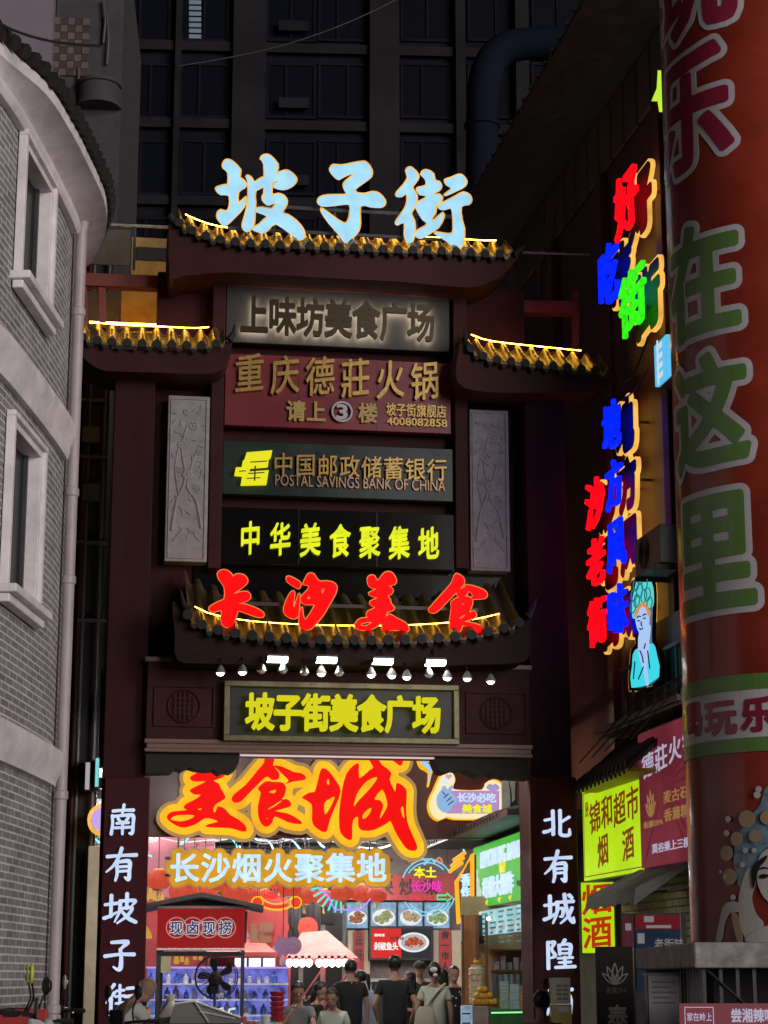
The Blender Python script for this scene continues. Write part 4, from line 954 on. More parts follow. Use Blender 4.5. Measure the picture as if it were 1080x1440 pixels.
# air conditioner on the wall
x0, x1, z0, z1 = R.rect(892, 748, 928, 802, -.45)
t = Thing('air_conditioner', 'grey air conditioner unit hung on the wall between the neon and the round column', 'air conditioner', R, (x0, 0, z0))
t.part('case', box(B(), x0, x1, -.45, -.1, z0, z1, .02), m_grey)
b = B(); cx, cz = x0+(x1-x0)*.42, (z0+z1)/2; r = (z1-z0)*.42
for k in range(5): tube(b, [(cx+r*(k+1)/5*math.cos(a*PI/12), -.46, cz+r*(k+1)/5*math.sin(a*PI/12)) for a in range(24)], .006, 5, closed=True)
t.part('grille', b, m_black)
for xx in (x0+.1, x1-.1): t.part('bracket', box(B(), xx-.02, xx+.02, -.48, 0, z0-.06, z0-.002), m_dgrey)
# dark balcony rail below the opera sign
t = Thing('rail_frame', 'dark metal rail frame with black boards below the opera singer sign', 'railing', R, (R.p(905, 1010)[0], 0, R.p(905, 1010)[1]))
x0, x1, z0, z1 = R.rect(880, 870, 985, 995, -.12); t.part('board', box(B(), x0, x1, -.12, -.06, z0, z1), mat('dark_board', (.02, .017, .017), .5, var=.3))
b = B(); box(b, x0-.5, x1, -.40, -.34, z0-.10, z0-.04); box(b, x0-.1, x1, -.17, -.13, z0+.62, z0+.66)
for k in range(9):
    x = x0-.05+k*.42; box(b, x-.012, x+.012, -.165, -.135, z0-.04, z0+.62)
box(b, x0-.5, x1, -.36, -.0, z0-.14, z0-.105)
t.part('rails', b, mat('rail_metal', (.20, .18, .17), .5, var=.2))

# supermarket light box
e_lime = glow('lime_box_face', (.46, .74, .008), .95, .10, 1.2)
m_brownink = glow('brown_ink', (.22, .05, .003), .8)
x0, x1, z0, z1 = R.rect(820, 1098, 904, 1232, -.35)
t = Thing('supermarket_sign', 'large yellow-green supermarket light box with brown characters beside the gate column', 'sign', R, (x0, 0, z0))
t.part('face', box(B(), x0, x1, -.35, -.33, z0, z1), e_lime); t.part('case', box(B(), x0-.02, x1+.02, -.328, 0, z0-.02, z1+.02), m_grey)
b = B(); tt_ = .012
for g in (.04, ): 
    for q in ((x0+g, x1-g, z1-g-tt_, z1-g), (x0+g, x1-g, z0+g, z0+g+tt_), (x0+g, x0+g+tt_, z0+g, z1-g), (x1-g-tt_, x1-g, z0+g, z1-g)): box(b, q[0], q[1], -.355, -.3505, q[2], q[3])
t.part('border', b, m_brownink)
W_, H_ = x1-x0, z1-z0
for ch, (u, v) in zip('锦和超市', ((.13, .50), (.34, .53), (.55, .52), (.76, .54))): t.part('character', add_glyph(B(), ch, x0+u*W_, x0+(u+.19)*W_, z0+v*H_, z0+(v+.34)*H_, -.356, .005, .012, .12), m_brownink)
for ch, (u, v) in zip('烟酒', ((.26, .13), (.68, .14))): t.part('character', add_glyph(B(), ch, x0+u*W_, x0+(u+.18)*W_, z0+v*H_, z0+(v+.33)*H_, -.356, .005, .012, .12), m_brownink)
rc = (x0+.05*W_, x0+.11*W_, z0+.70*H_, z0+.86*H_)
for k, ch in enumerate('连锁店'): t.part('small_character', add_glyph(B(), ch, rc[0], rc[1], rc[3]-(k+1)*(rc[3]-rc[2])/3, rc[3]-k*(rc[3]-rc[2])/3, -.356, .005, .0), m_brownink)
# tiled awning above it, the sign's yellow light put into the soffit colour
aw = Thing('tiled_awning', 'small dark tiled awning over the yellow-green supermarket sign', 'awning', R, (R.p(850, 1090)[0], 0, R.p(850, 1090)[1]))
tile_roof([(806, 1106), (830, 1095), (860, 1082), (886, 1070)], -.75, .6, .5, .17, .045, T=aw, led=0, m=m_tile_dark)
x0, x1, z0, z1 = R.rect(812, 1086, 902, 1096, -.6); aw.part('soffit', box(B(), x0, x1, -.75, -.0, z0-.03, z0+.01), mat('yellow_lit_soffit', (.5, .42, .05), .6, var=.1))
b = B()
for k in range(5): a = R.p(815+k*18, 1085-k*8, -.9); tube(b, [(a[0], -.9, a[1]+.1), (a[0]+.9, -.5, a[1]+.7), (a[0]+1.8, -.2, a[1]+.9)], .008, 5)
aw.part('wire', b, m_cable)
# hot pot poster
x0, x1, z0, z1 = R.rect(899, 1016, 985, 1214, -.42)
t = Thing('restaurant_poster', 'tall red poster with white characters and gold lotus beside the round column', 'poster', R, (x0, 0, z0))
t.part('panel', box(B(), x0, x1, -.42, -.38, z0, z1, .004), glow('poster_red_glow', (.17, .022, .035), .8, .3, 1.2)); t.part('frame', box(B(), x0-.03, x1+.03, -.379, 0, z0-.03, z1+.03), m_grey)  # panel and print glow in place of light falling on the poster
W_, H_ = x1-x0, z1-z0; b = B()
for k in range(40):
    a = 2*PI*k/40; c = (x0+.42*W_, z0+.56*H_); a2 = a+.05
    pts = [(c[0]+math.cos(a)*.2, c[1]+math.sin(a)*.2), (c[0]+math.cos(a)*1.1, c[1]+math.sin(a)*1.1), (c[0]+math.cos(a2)*1.1, c[1]+math.sin(a2)*1.1)]
    if all(x0+.02 < p[0] < x1-.02 and z0+.02 < p[1] < z1-.02 for p in pts): prism(b, [pts], -.4235, -.4205)
t.part('ray', b, glow('poster_ray_glow', (.13, .014, .026), .8))
e_pw = glow('poster_white_glow', (.5, .46, .62), .8)
for ch, (u, v) in zip('德莊火锅', ((.07, .66), (.30, .68), (.53, .71), (.76, .73))): t.part('character', add_glyph(B(), ch, x0+u*W_, x0+(u+.2)*W_, z0+v*H_, z0+(v+.18)*H_, -.426, .005, .012, .1), e_pw)
def lotus(cx, cz, r, y, F=R):
    b = B()
    for k, (a, L) in enumerate(((0, 1.0), (.42, .92), (-.42, .92), (.85, .8), (-.85, .8))):
        pts = [(0, 0), (.16, .35), (.12, .7), (0, 1.0), (-.12, .7), (-.16, .35)]
        inn = [(0, .12), (.09, .36), (.06, .66), (0, .84), (-.06, .66), (-.09, .36)]
        f = lambda q: (cx+r*L*(q[0]*math.cos(a)+q[1]*math.sin(a)), cz+r*L*(-q[0]*math.sin(a)+q[1]*math.cos(a)))
        prism(b, [[f(q) for q in spline(pts, 2)], [f(q) for q in spline(inn, 2)]], y-.001*k, y+.004)
    return b
m_pg = glow('poster_gold_glow', (.36, .20, .06), .8)
t.part('lotus', lotus(x0+.2*W_, z0+.36*H_, .30, -.426), m_pg)
for tx, (u, v, w_, h_) in (('香薰SPA', (.06, .285, .34, .05)), ('麦古石浴', (.42, .43, .54, .09)), ('香薰精油', (.42, .30, .54, .09))):
    t.part('lettering', add_glyph(B(), tx, x0+u*W_, x0+(u+w_)*W_, z0+v*H_, z0+(v+h_)*H_, -.426, .005, .012, em=False), m_pg)
t.part('lettering', add_glyph(B(), '莫谷乘上三楼', x0+.2*W_, x0+.82*W_, z0+.09*H_, z0+.16*H_, -.426, .005, .02, em=False), e_pw)
# upright light box for tobacco and liquor
V = face_frame(842, 24.2, -22)
x0, x1, z0, z1 = V.rect(818, 1241, 863, 1340)
t = Thing('tobacco_sign', 'upright yellow-green light box with two red characters low beside the gate column', 'sign', V, ((x0+x1)/2, .15, z0))
t.part('face', box(B(), x0, x1, 0, .02, z0, z1), e_lime); t.part('case', box(B(), x0-.015, x1+.015, .021, .3, z0-.02, z1+.02), m_grey)
e_ro = glow('red_ink', (.55, .035, .004), .85)
W_, H_ = x1-x0, z1-z0
t.part('character', add_glyph(B(), '烟', x0+.04*W_, x0+.95*W_, z0+.56*H_, z0+.98*H_, -.006, .005, .02, .1), e_ro); t.part('character', add_glyph(B(), '酒', x0+.05*W_, x0+.92*W_, z0+.08*H_, z0+.52*H_, -.006, .005, .02, .1), e_ro)
# fabric awning
x0, x1, z0, z1 = R.rect(832, 1240, 900, 1274, -.9)
t = Thing('fabric_awning', 'small grey fabric awning under the yellow-green supermarket sign', 'awning', R, (x0, 0, z0))
b = B(); n = 10
top_ = [b.verts.new((x0+(x1-x0)*i/n, -.2, z1+.25)) for i in range(n+1)]; mid = [b.verts.new((x0+(x1-x0)*i/n, -.95, z1-.12+.02*math.sin(i*2))) for i in range(n+1)]; low = [b.verts.new((x0+(x1-x0)*i/n, -.97, z0-.02+.035*(i % 2))) for i in range(n+1)]
for i in range(n): b.faces.new((top_[i], top_[i+1], mid[i+1], mid[i])); b.faces.new((mid[i], mid[i+1], low[i+1], low[i]))
for r_, e_ in ((top_[0], (mid[0], low[0])), (top_[-1], (low[-1], mid[-1]))):
    b.faces.new((r_, *e_))
o = t.part('cloth', b, mat('awning_cloth', (.09, .095, .08), .8, var=.25, scale=5)); sm = o.modifiers.new('thickness', 'SOLIDIFY'); sm.thickness = .012
b = B()
for xx in (x0+.05, x1-.05): tube(b, [(xx, -.93, z1-.14), (xx, -.02, z1-.05)], .012, 6)
t.part('arm', b, m_dgrey)
# yellow tiled wall below, vending fridge and notices
x0, x1, z0, z1 = R.rect(862, 1228, 985, 1300, .1)
b = B(); uvl = b.loops.layers.uv.new('UVMap'); 
t = Thing('tiled_wall', 'yellow glazed brick wall lit by the light box above', 'wall', R, (x0, .24, 0))
bm = B(); uvl = bm.loops.layers.uv.new('UVMap'); box(bm, x0, x1, .1, .24, 0, z1)
for f in bm.faces:
    for l in f.loops: l[uvl].uv = (l.vert.co.x+l.vert.co.y, l.vert.co.z)
t.part('bricks', bm, bricks('glazed_brick', (.36, .34, .12), (.46, .42, .18), (.12, .11, .05), .26, .085, ms=.012))
V2 = face_frame(918, 20.5, -14)
x0, x1, z0, z1 = V2.rect(875, 1284, 960, 1440)
t = Thing('notice_cabinet', 'dark cabinet with red header and blue poster under the awning', 'cabinet', V2, ((x0+x1)/2, .2, 0))
t.part('body', box(B(), x0, x1, .0, .5, 0, z1, .01), m_dgrey); zz = z1
xs0 = V2.p(892, 1300)[0]
t.part('red_header', box(B(), xs0+.01, x1-.01, -.012, -.001, z1-.16, z1-.02), mat('header_red', (.30, .02, .03), .4)); t.part('blue_poster', box(B(), xs0+.01, x1-.01, -.012, -.001, z1-.75, z1-.17), mat('poster_blue', (.02, .05, .11), .4, var=.2))
t.part('side_poster', box(B(), x0+.01, xs0-.01, -.012, -.001, z1-.45, z1-.03), mat('poster_plum', (.16, .04, .06), .4, var=.4, scale=12))
mat('paper', (.5, .5, .5), .7)
for q in ((xs0+.1, xs0+.2, z1-.09, z1-.03), (xs0+.12, x1-.1, z1-.15, z1-.12), (xs0+.03, xs0+.1, z1-.3, z1-.2), (xs0-.09, xs0-.03, z1-.17, z1-.1)): t.part('paper', box(B(), q[0], q[1], -.016, -.0125, q[2], q[3]), MATS['paper'])
for k, ch in enumerate('老街味'): t.part('character', add_glyph(B(), ch, xs0+.2+k*.1, xs0+.29+k*.1, z1-.36, z1-.25, -.016, .003, .01), MATS['paper'])
V3 = face_frame(872, 18.6, -10)
x0, x1, z0, z1 = V3.rect(838, 1331, 893, 1460)
t = Thing('spa_board', 'tall dark standing sign with a lotus emblem and one large white character', 'sign', V3, ((x0+x1)/2, .1, 0))
t.part('panel', box(B(), x0, x1, 0, .12, 0.02, z1, .01), mat('charcoal_panel', (.028, .024, .024), .4, var=.2)); W_ = x1-x0
m_pl = mat('dull_white', (.32, .30, .29), .5)
t.part('lotus', lotus((x0+x1)/2, z1-.34, .20, -.006, V3), m_pl); t.part('lettering', add_glyph(B(), '香薰SPA', x0+.25*W_, x0+.8*W_, z1-.42, z1-.36, -.005, .004, .015, em=False), mat('faded_letter', (.12, .11, .11), .5))
t.part('character', add_glyph(B(), '泰', x0+.3*W_, x0+.78*W_, z1-.74, z1-.52, -.006, .005, .03), m_pl)
t.part('foot', box(B(), x0-.04, x1+.04, -.12, .25, 0, .019), m_black)

# ------------------------------------------------------------------ round advertising column and the parapet it stands on
CC = Vector((3.07, 15.0)); CR = .80
ccam = math.atan2(-CC.y, -CC.x)         # towards the viewer
def chit(px, py):
    d = ray(px, py); a = d.x*d.x+d.y*d.y; bb = -2*(d.x*CC.x+d.y*CC.y); c = CC.x**2+CC.y**2-CR**2
    D = bb*bb-4*a*c
    t = (-bb-math.sqrt(D))/(2*a) if D > 0 else -bb/(2*a)
    x, y, z = d.x*t-CC.x, d.y*t-CC.y, EYE+d.z*t
    th = math.atan2(y, x)-ccam; th = (th+PI) % (2*PI)-PI
    return (th*CR, z)                   # unrolled: to the right and up
def wrap(bm, k, t=.004):
    """bend a flat slab (x unrolled, z up) onto the column"""
    xs_ = [v.co.x for v in bm.verts]; x = math.floor(min(xs_)/.05)*.05
    while x < max(xs_):
        bmesh.ops.bisect_plane(bm, geom=bm.verts[:]+bm.edges[:]+bm.faces[:], plane_co=(x, 0, 0), plane_no=(1, 0, 0)); x += .05
    for v in bm.verts:
        r = CR+.0015+t*k-(t*.6 if v.co.y > .5 else 0); th = ccam+v.co.x/CR; v.co = Vector((CC.x+r*math.cos(th), CC.y+r*math.sin(th), v.co.z))
    return bm
zl = 1.74
m_wrap = mat('red_vinyl', (.25, .027, .0125), .42, var=.3, scale=1.6, coat=.6, bump=.2)
col = Thing('advertising_column', 'fat round column wrapped in glossy red vinyl with large green and red characters', 'column', WF, (CC.x, CC.y, zl))
b = B(); lathe(b, [(CR, zl)]+[(CR+(.0012 if k % 2 else 0), zl+k*.35) for k in range(1, 34)]+[(CR, 14)], (CC.x, CC.y, 0), 72)
col.part('shaft', b, m_wrap, smooth=True)
m_cw = mat('vinyl_white', (.58, .55, .59), .4, coat=.35, var=.1); m_cg = mat('vinyl_green', (.125, .25, .065), .4, coat=.35, var=.12, scale=2); m_cr = mat('vinyl_crimson', (.30, .025, .06), .25, coat=.6, var=.12, scale=2)
def col_char(ch, px, m, bold=.055, grow=.035, parent=None):
    (xa, zb) = chit(px[0], px[3]); (xb, za) = chit(px[2], px[1]); zm = chit((px[0]+px[2])/2, px[1])[1]; zn = chit((px[0]+px[2])/2, px[3])[1]
    S, xs, ys = sd_glyph(ch, xa, xb, zn, zm, grow+.1, 110); s = (xb-xa)
    ol = col.part('outline', wrap(prism(B(), contour(S, xs, ys, bold*s+grow), 0, 1), 1), m_cw)
    col.part('character', wrap(prism(B(), contour(S, xs, ys, bold*s-.012), 0, 1), 2), m, ol)
col_char('玩', (932, -112, 1026, 40), m_cr); col_char('乐', (936, 66, 1022, 232), m_cr)
col_char('在', (948, 312, 1036, 468), m_cg); col_char('这', (955, 498, 1046, 654), m_cg); col_char('里', (962, 690, 1056, 858), m_cg)
def col_band(ya, yb, m, k):
    za, zb = chit(1040, ya)[1], chit(1040, yb)[1]; b = B(); box(b, -1.9, 1.9, 0, 1, zb, za); return col.part('band', wrap(b, k), m)
col_band(949, 1058, m_cw, 1); col_band(949, 971, m_cg, 2); col_band(1038, 1058, m_cg, 2)
for ch, px in (('喝', (962, 988, 988, 1036)), ('玩', (993, 984, 1035, 1033)), ('乐', (1044, 980, 1092, 1028))):
    (xa, _), (xb, _) = chit(px[0], 1010), chit(px[2], 1010); zn, zm = chit((px[0]+px[2])/2, px[3])[1], chit((px[0]+px[2])/2, px[1])[1]
    S, xs, ys = sd_glyph(ch, xa, xb, zn, zm, .08, 90); col.part('character', wrap(prism(B(), contour(S, xs, ys, .012), 0, 1), 2), m_cr)
def cshape(pts, m, k, name, sp=3):
    l = [chit(*q) for q in (spline(pts, sp) if sp else pts)]; return col.part(name, wrap(prism(B(), [l], 0, 1), k), m)
def cdisc(x, y, r, m, k, name='pearl'):
    q = chit(x, y); return col.part(name, wrap(prism(B(), [[(q[0]+r*math.cos(a*PI/10), q[1]+r*math.sin(a*PI/10)) for a in range(20)]], 0, 1), k), m)
m_be = mat('vinyl_beige', (.42, .28, .17), .3, coat=.5); m_bl = mat('vinyl_blue', (.18, .27, .36), .3, coat=.5, var=.5, scale=14); m_sk = mat('vinyl_pale', (.55, .52, .50), .3, coat=.5); m_ik = mat('vinyl_ink', (.02, .02, .025), .3, coat=.5)
cshape([(1080,1105),(1070,1130),(1055,1150),(1040,1172),(1032,1205),(1036,1235),(1044,1252),(1056,1245),(1064,1215),(1075,1195),(1090,1185),(1110,1180),(1115,1120)], m_bl, 1, 'headdress')
cshape([(1072,1200),(1085,1192),(1110,1190),(1115,1262),(1095,1275),(1075,1262),(1066,1240),(1066,1215)], m_sk, 3, 'painted_face')
cshape([(1050,1225),(1060,1222),(1064,1240),(1058,1262),(1064,1285),(1075,1300),(1064,1325),(1052,1325),(1042,1300),(1040,1262)], m_sk, 2, 'sleeve')
cshape([(1040,1270),(1028,1268),(1018,1275),(1012,1300),(1008,1323),(1016,1323),(1020,1300),(1028,1284),(1040,1282)], m_sk, 2, 'ribbon'); cshape([(1030,1284),(1040,1290),(1046,1323),(1038,1323)], m_be, 3, 'ribbon')
cshape([(1052,1325),(1058,1312),(1085,1300),(1115,1296),(1115,1325)], m_sk, 3, 'collar')
cshape([(1058,1225),(1066,1212),(1080,1203),(1076,1212),(1068,1222),(1064,1240),(1060,1250)], m_ik, 4, 'hair')
cshape([(1068,1233),(1074,1229),(1082,1231),(1078,1235),(1072,1236)], m_ik, 4, 'eye'); cshape([(1066,1224),(1074,1219),(1084,1222),(1075,1222)], m_ik, 4, 'brow')
for x, y, r in ((1052,1152,.062),(1038,1180,.05),(1024,1200,.055),(1028,1233,.058),(1063,1176,.045),(1080,1150,.05)): cdisc(x, y, r, m_be, 5)
for x, y, r in ((1026,1152,.022),(1024,1172,.022),(1068,1110,.022),(1066,1118,.025),(1022,1233,.014),(1033,1262,.02),(1016,1226,.012),(1050,1196,.02),(1046,1216,.018),(1062,1196,.018)): cdisc(x, y, r, m_cw, 5)
# the far half of the painted head, round the back of the column
mir = lambda pts: [(2*1114-x, y) for x, y in pts][::-1]
cshape(mir([(1080,1105),(1070,1130),(1055,1150),(1040,1172),(1032,1205),(1036,1235),(1044,1252),(1056,1245),(1064,1215),(1075,1195),(1090,1185),(1114,1180),(1114,1116)]), m_bl, 1, 'headdress')
cshape(mir([(1072,1200),(1085,1192),(1113,1190),(1113,1265),(1095,1275),(1075,1262),(1066,1240),(1066,1215)]), m_sk, 3, 'painted_face')
cshape(mir([(1058,1225),(1066,1212),(1080,1203),(1076,1212),(1068,1222),(1064,1240),(1060,1250)]), m_ik, 4, 'hair'); cshape(mir([(1068,1233),(1074,1229),(1082,1231),(1078,1235),(1072,1236)]), m_ik, 4, 'eye')
cshape(mir([(1052,1325),(1058,1312),(1085,1300),(1114,1296),(1114,1325)]), m_sk, 3, 'collar')
for x, y, r in ((1052,1152,.062),(1038,1180,.05),(1080,1150,.05)): cdisc(2*1114-x, y, r, m_be, 5)
# parapet
m_led = mat('weathered_concrete', (.28, .27, .27), .8, var=.55, scale=7, bump=.4)
par = Thing('parapet', 'weathered grey concrete slab carrying the round column', 'parapet', WF, (3.3, 15.5, 0))
par.part('slab', box(B(), 2.12, 5.2, 13.95, 17.2, 1.565, zl-.002, .015), m_led)
b = B(); box(b, 2.35, 5.2, 14.6, 17.1, 0, 1.56); par.part('base', b, mat('near_black_wall', (.01, .01, .01)))  # plain near-black block behind the bars
b = B()
for k in range(26): x = 2.2+k*.115; box(b, x-.012, x+.012, 14.05, 14.074, .06, 1.562)
for k in range(20): y = 14.2+k*.15; box(b, 2.19, 2.214, y-.012, y+.012, .06, 1.562)
box(b, 2.19, 5.1, 14.046, 14.078, .03, .058); box(b, 2.19, 5.1, 14.04, 14.045, .9, .93)
par.part('bars', b, m_dgrey)
tube_pts = [(2.22, 14.05, 1.55), (2.55, 14.03, 1.25)]
par.part('brace', tube(B(), tube_pts, .012, 6), m_black)
V4 = face_frame(1020, 13.75, 3)
x0, x1, z0, z1 = V4.rect(956, 1411, 1130, 1475)
t = Thing('shop_banner', 'red banner with pale characters fixed to the bars under the round column', 'banner', V4, ((x0+x1)/2, .04, z0))
t.part('panel', box(B(), x0, x1, 0, .02, z0, z1), mat('banner_red', (.28, .03, .05), .5, var=.15)); 
W_ = x1-x0; b = B(); fx0, fx1, fz0, fz1 = V4.rect(963, 1416, 1004, 1462)
for q in ((fx0, fx1, fz1-.005, fz1), (fx0, fx0+.005, fz0, fz1-.006), (fx1-.005, fx1, fz0, fz1-.006)): box(b, q[0], q[1], -.004, -.0005, q[2], q[3])
t.part('frame_line', b, e_pw)
t.part('lettering', add_glyph(B(), '家在岭上', *V4.rect(966, 1424, 1001, 1436)[:4], -.004, .003, .015, em=False), e_pw)
t.part('lettering', add_glyph(B(), '尝湘辣味', *V4.rect(1028, 1418, 1090, 1438)[:4], -.004, .003, .03, em=False), e_pw)
x0, x1, z0, z1 = V4.rect(913, 1372, 956, 1460, .6)
t = Thing('notice_board', 'grey notice sheet on a dark board beside the bars', 'notice', V4, ((x0+x1)/2, .7, 0)); t.part('board', box(B(), x0-.02, x1+.02, .62, .70, 0.0, z1+.02), m_black); t.part('sheet', box(B(), x0, x1, .61, .618, z0, z1), mat('grey_sheet', (.14, .14, .15), .6, var=.25, scale=9))
b = B()
for k in range(5): box(b, x0+.03, x1-.03-.03*(k % 2), .606, .6095, z1-.05-k*.035, z1-.038-k*.035)
t.part('print_lines', b, mat('grey_print', (.05, .05, .055), .6))
# beige push-button box on the couplet board
x0, x1, z0, z1 = G.rect(775, 1375, 803, 1460, -.42)
t = Thing('meter_box', 'beige box with black slots above a yellow panel in front of the couplet board', 'meter box', G, ((x0+x1)/2, -.3, 0))
zc = G.p(789, 1412, -.42)[1]
t.part('cover', box(B(), x0, x1, -.42, -.3, zc, z1, .008), mat('beige_plastic', (.40, .36, .29), .5, var=.1)); t.part('lower_panel', box(B(), x0+.005, x1+.01, -.42, -.3, 0, zc-.003, .006), mat('mustard_panel', (.35, .26, .03), .5, var=.15))
b = B()
for i in range(4):
    for j in range(2): box(b, x0+.10+j*.075-.03, x0+.10+j*.075+.028, -.426, -.4205, z1-.09-i*.05-.01, z1-.09-i*.05+.012)
t.part('slots', b, m_black); b = B(); box(b, x0+.07, x0+.11, -.426, -.4205, z1-.05, z1-.02); box(b, x0+.07, x1-.03, -.427, -.4205, zc-.09, zc-.03); t.part('label', b, mat('paper', (.5, .5, .5)))
# sagging overhead wire
for (a, c, sag, lab) in (((0, 22, 14), (72, 40, 14), .1, 'thin black wire crossing above the brick house eave'), ((370, 78, 40), (600, -5, 40), .5, 'thin pale wire sagging across the dark apartment block')):
    A_, C_ = P(a[0]-60 if a[0] == 0 else a[0]-120, a[1]-20 if a[0] == 0 else a[1]+15, a[2]), P(c[0]+70, c[1]+25 if a[0] == 0 else c[1]-60, c[2])
    t = Thing('overhead_wire', lab, 'wire', WF, tuple(A_)); t.part('strand', tube(B(), [tuple(A_.lerp(C_, k/12)-Vector((0, 0, sag*math.sin(PI*k/12)))) for k in range(13)], .012 if a[0] == 0 else .014, 5), m_cable if a[0] == 0 else m_dgrey)
# ------------------------------------------------------------------ the food street through the gate
I0 = face_frame(475, 30.0, 7)
m_brownboard = mat('brown_sign_board', (.075, .014, .010), .35, var=.12, scale=1)
e_halo = glow('golden_halo', (1.0, .50, .015), 1.0, .18, 3); e_halo2 = glow('tan_rim', (.62, .38, .13), .62, .15, 3)
e_redbig = glow('bright_red_face', (1.0, .003, .002), .9, .06, 4)
x0, x1, z0, z1 = I0.rect(190, 985, 700, 1178)
t = Thing('food_court_sign', 'brown board with three huge red brush characters on golden halos inside the passage', 'sign', I0, ((x0+x1)/2, .2, z0))
t.part('board', box(B(), x0, x1, .0, .2, z0, z1, .01), m_brownboard)
b = B()
for k in range(1, 6): box(b, x0+(x1-x0)*k/6-.006, x0+(x1-x0)*k/6+.006, -.004, .01, z0+.02, z1-.02)
t.part('seam', b, m_black)
for k, (comps, o) in enumerate(((MEI2, Z5), (SHI2, Z5), (CHENG2, Z6))):
    c = traced(t, I0, comps, o, -.30, .05, e_redbig, .0, n=150)
    traced(t, I0, comps, o, -.24, .03, e_halo, .105, c, 'halo', 110)
    traced(t, I0, comps, o, -.205-.003*k, .10, e_halo2, .155, c, 'rim', 100)
# small white letters hanging underneath
t = Thing('white_letter_row', 'row of seven pale blue white characters on golden outlines under the huge red ones', 'illuminated letters', I0, ((x0+x1)/2, -.2, I0.p(400, 1240)[1]))
e_wb = glow('ice_white_face', (.50, .74, 1.0), 1.15, .12, 9)
for k, ch in enumerate('长沙烟火聚集地'):
    a = 240+k*43.9; xa, xb, za, zb = I0.rect(a, 1200, a+39, 1240, -.40)
    c = t.part('character', add_glyph(B(), ch, xa, xb, za, zb, -.40, .05, .024), e_wb)
    S, xs, ys = sd_glyph(ch, xa, xb, za, zb, .2, 80)
    ls = contour(S, xs, ys, .075); ls = [max(ls, key=lambda l: max(p[0] for p in l)-min(p[0] for p in l))]
    t.part('halo', prism(B(), ls, -.34-.002*(k % 2), -.30), glow('deep_gold_halo', (.80, .38, .015), .8, .2, 4), c)
    ls = contour(S, xs, ys, .095); ls = [max(ls, key=lambda l: max(p[0] for p in l)-min(p[0] for p in l))]
    t.part('rim', prism(B(), ls, -.295-.002*(k % 2), -.24), e_halo2, c)
b = B(); xa, xb, za, zb = I0.rect(232, 1206, 552, 1210, -.2); box(b, xa, xb, -.235, -.2, za, zb); xa, xb, za, zb = I0.rect(232, 1230, 552, 1234, -.2); box(b, xa, xb, -.235, -.2, za, zb)
for xx in (250, 340, 430, 520): q = I0.p(xx, 1220, -.2); q2 = I0.p(xx, 1178, -.2); box(b, q[0]-.012, q[0]+.012, -.19, -.166, q[1]-.1, q2[1]+.02)
t.part('support_frame', b, m_dgrey)
# finger-heart sign
def ip(F, pts, y, d, sp=2): return prism(B(), [[F.p(*q, y) for q in (spline(pts, sp) if sp else pts)]], y, y+d)
hp = [(606,1122),(611,1112),(616,1100),(622,1089),(632,1086),(639,1091),(640,1099),(637,1108),(645,1111),(677,1111),(682,1102),(692,1097),(703,1101),(708,1111),(706,1120),(706,1142),(700,1150),(640,1151),(630,1148),(618,1153),(608,1146),(604,1134)]
t = Thing('finger_heart_sign', 'lit sign of a pale blue finger heart hand with a lilac text panel', 'neon sign', I0, (I0.p(655, 1150)[0], .0, I0.p(655, 1150)[1]))
t.part('rim', ip(I0, [((x-655)*1.05+655, (y-1122)*1.06+1122) for x, y in hp], -.12, .1), e_halo); t.part('white_edge', ip(I0, hp, -.15, .025), glow('warm_white_edge', (1., .85, .5), .95))
t.part('lilac_panel', ip(I0, [(634,1112),(702,1112),(702,1144),(628,1144)], -.165, .012, 0), glow('lilac_panel', (.55, .30, .62), .85))
hd = t.part('hand', ip(I0, [(616,1117),(621,1110),(623,1105),(627,1106),(629,1110),(635,1104),(637,1107),(632,1117),(636,1115),(639,1119),(642,1123),(642,1129),(636,1133),(634,1139),(626,1143),(619,1139),(615,1133),(614,1124)], -.185, .018), glow('hand_blue', (.30, .50, .82), .9))
b = B()
for pts in ([(624,1122),(631,1116)], [(628,1127),(635,1121)], [(630,1132),(638,1126)], [(622,1113),(626,1118)]): tube(b, [(lambda q: (q[0], -.19, q[1]))(I0.p(*q_, -.19)) for q_ in pts], .008, 5)
t.part('finger_line', b, mat('ink', (.01, .015, .05)), hd)
def heart(x, y, r): return [(x+r*1.0*math.sin(a)**3, y-r*(13*math.cos(a)-5*math.cos(2*a)-2*math.cos(3*a)-math.cos(4*a))/16) for a in [k*PI/10 for k in range(20)]]
t.part('heart', ip(I0, heart(627, 1099, 6), -.18, .02, 0), glow('heart_white', (.8, .85, .9), .95)); t.part('heart', ip(I0, heart(631, 1092, 4.5), -.187, .02, 0), glow('heart_pink', (.7, .45, .65), .85))
t.part('lips', ip(I0, [(684,1107),(689,1102),(693,1104),(697,1102),(703,1108),(697,1112),(690,1112)], -.18, .02), glow('lips_lilac', (.45, .38, .75), .8))
write(t, I0, '长沙必吃', 643, 1115, 698, 1128, -.185, .015, glow('pale_letter_glow', (.55, .75, 1.), 1.0), .035); write(t, I0, '美食城', 650, 1131, 692, 1143, -.185, .015, glow('yellow_letter_glow', (.85, .85, .03), 1.0), .035)
t = Thing('speech_bubble_sign', 'pale blue speech bubble light with amber rim cut off by the gate beam', 'neon sign', I0, (I0.p(604, 1103)[0], 0, I0.p(604, 1103)[1]))
bp = [(588,1040),(622,1040),(624,1068),(618,1076),(608,1083),(604,1101),(602,1101),(603,1084),(594,1078),(589,1066)]
t.part('rim', ip(I0, [((x-606)*1.16+606, (y-1066)*1.05+1068) for x, y in bp], -.12, .1), e_halo); t.part('face', ip(I0, [((x-606)*.92+606, (y-1066)*.92+1066) for x, y in bp], -.15, .025), glow('bubble_blue', (.42, .66, .85), .9))
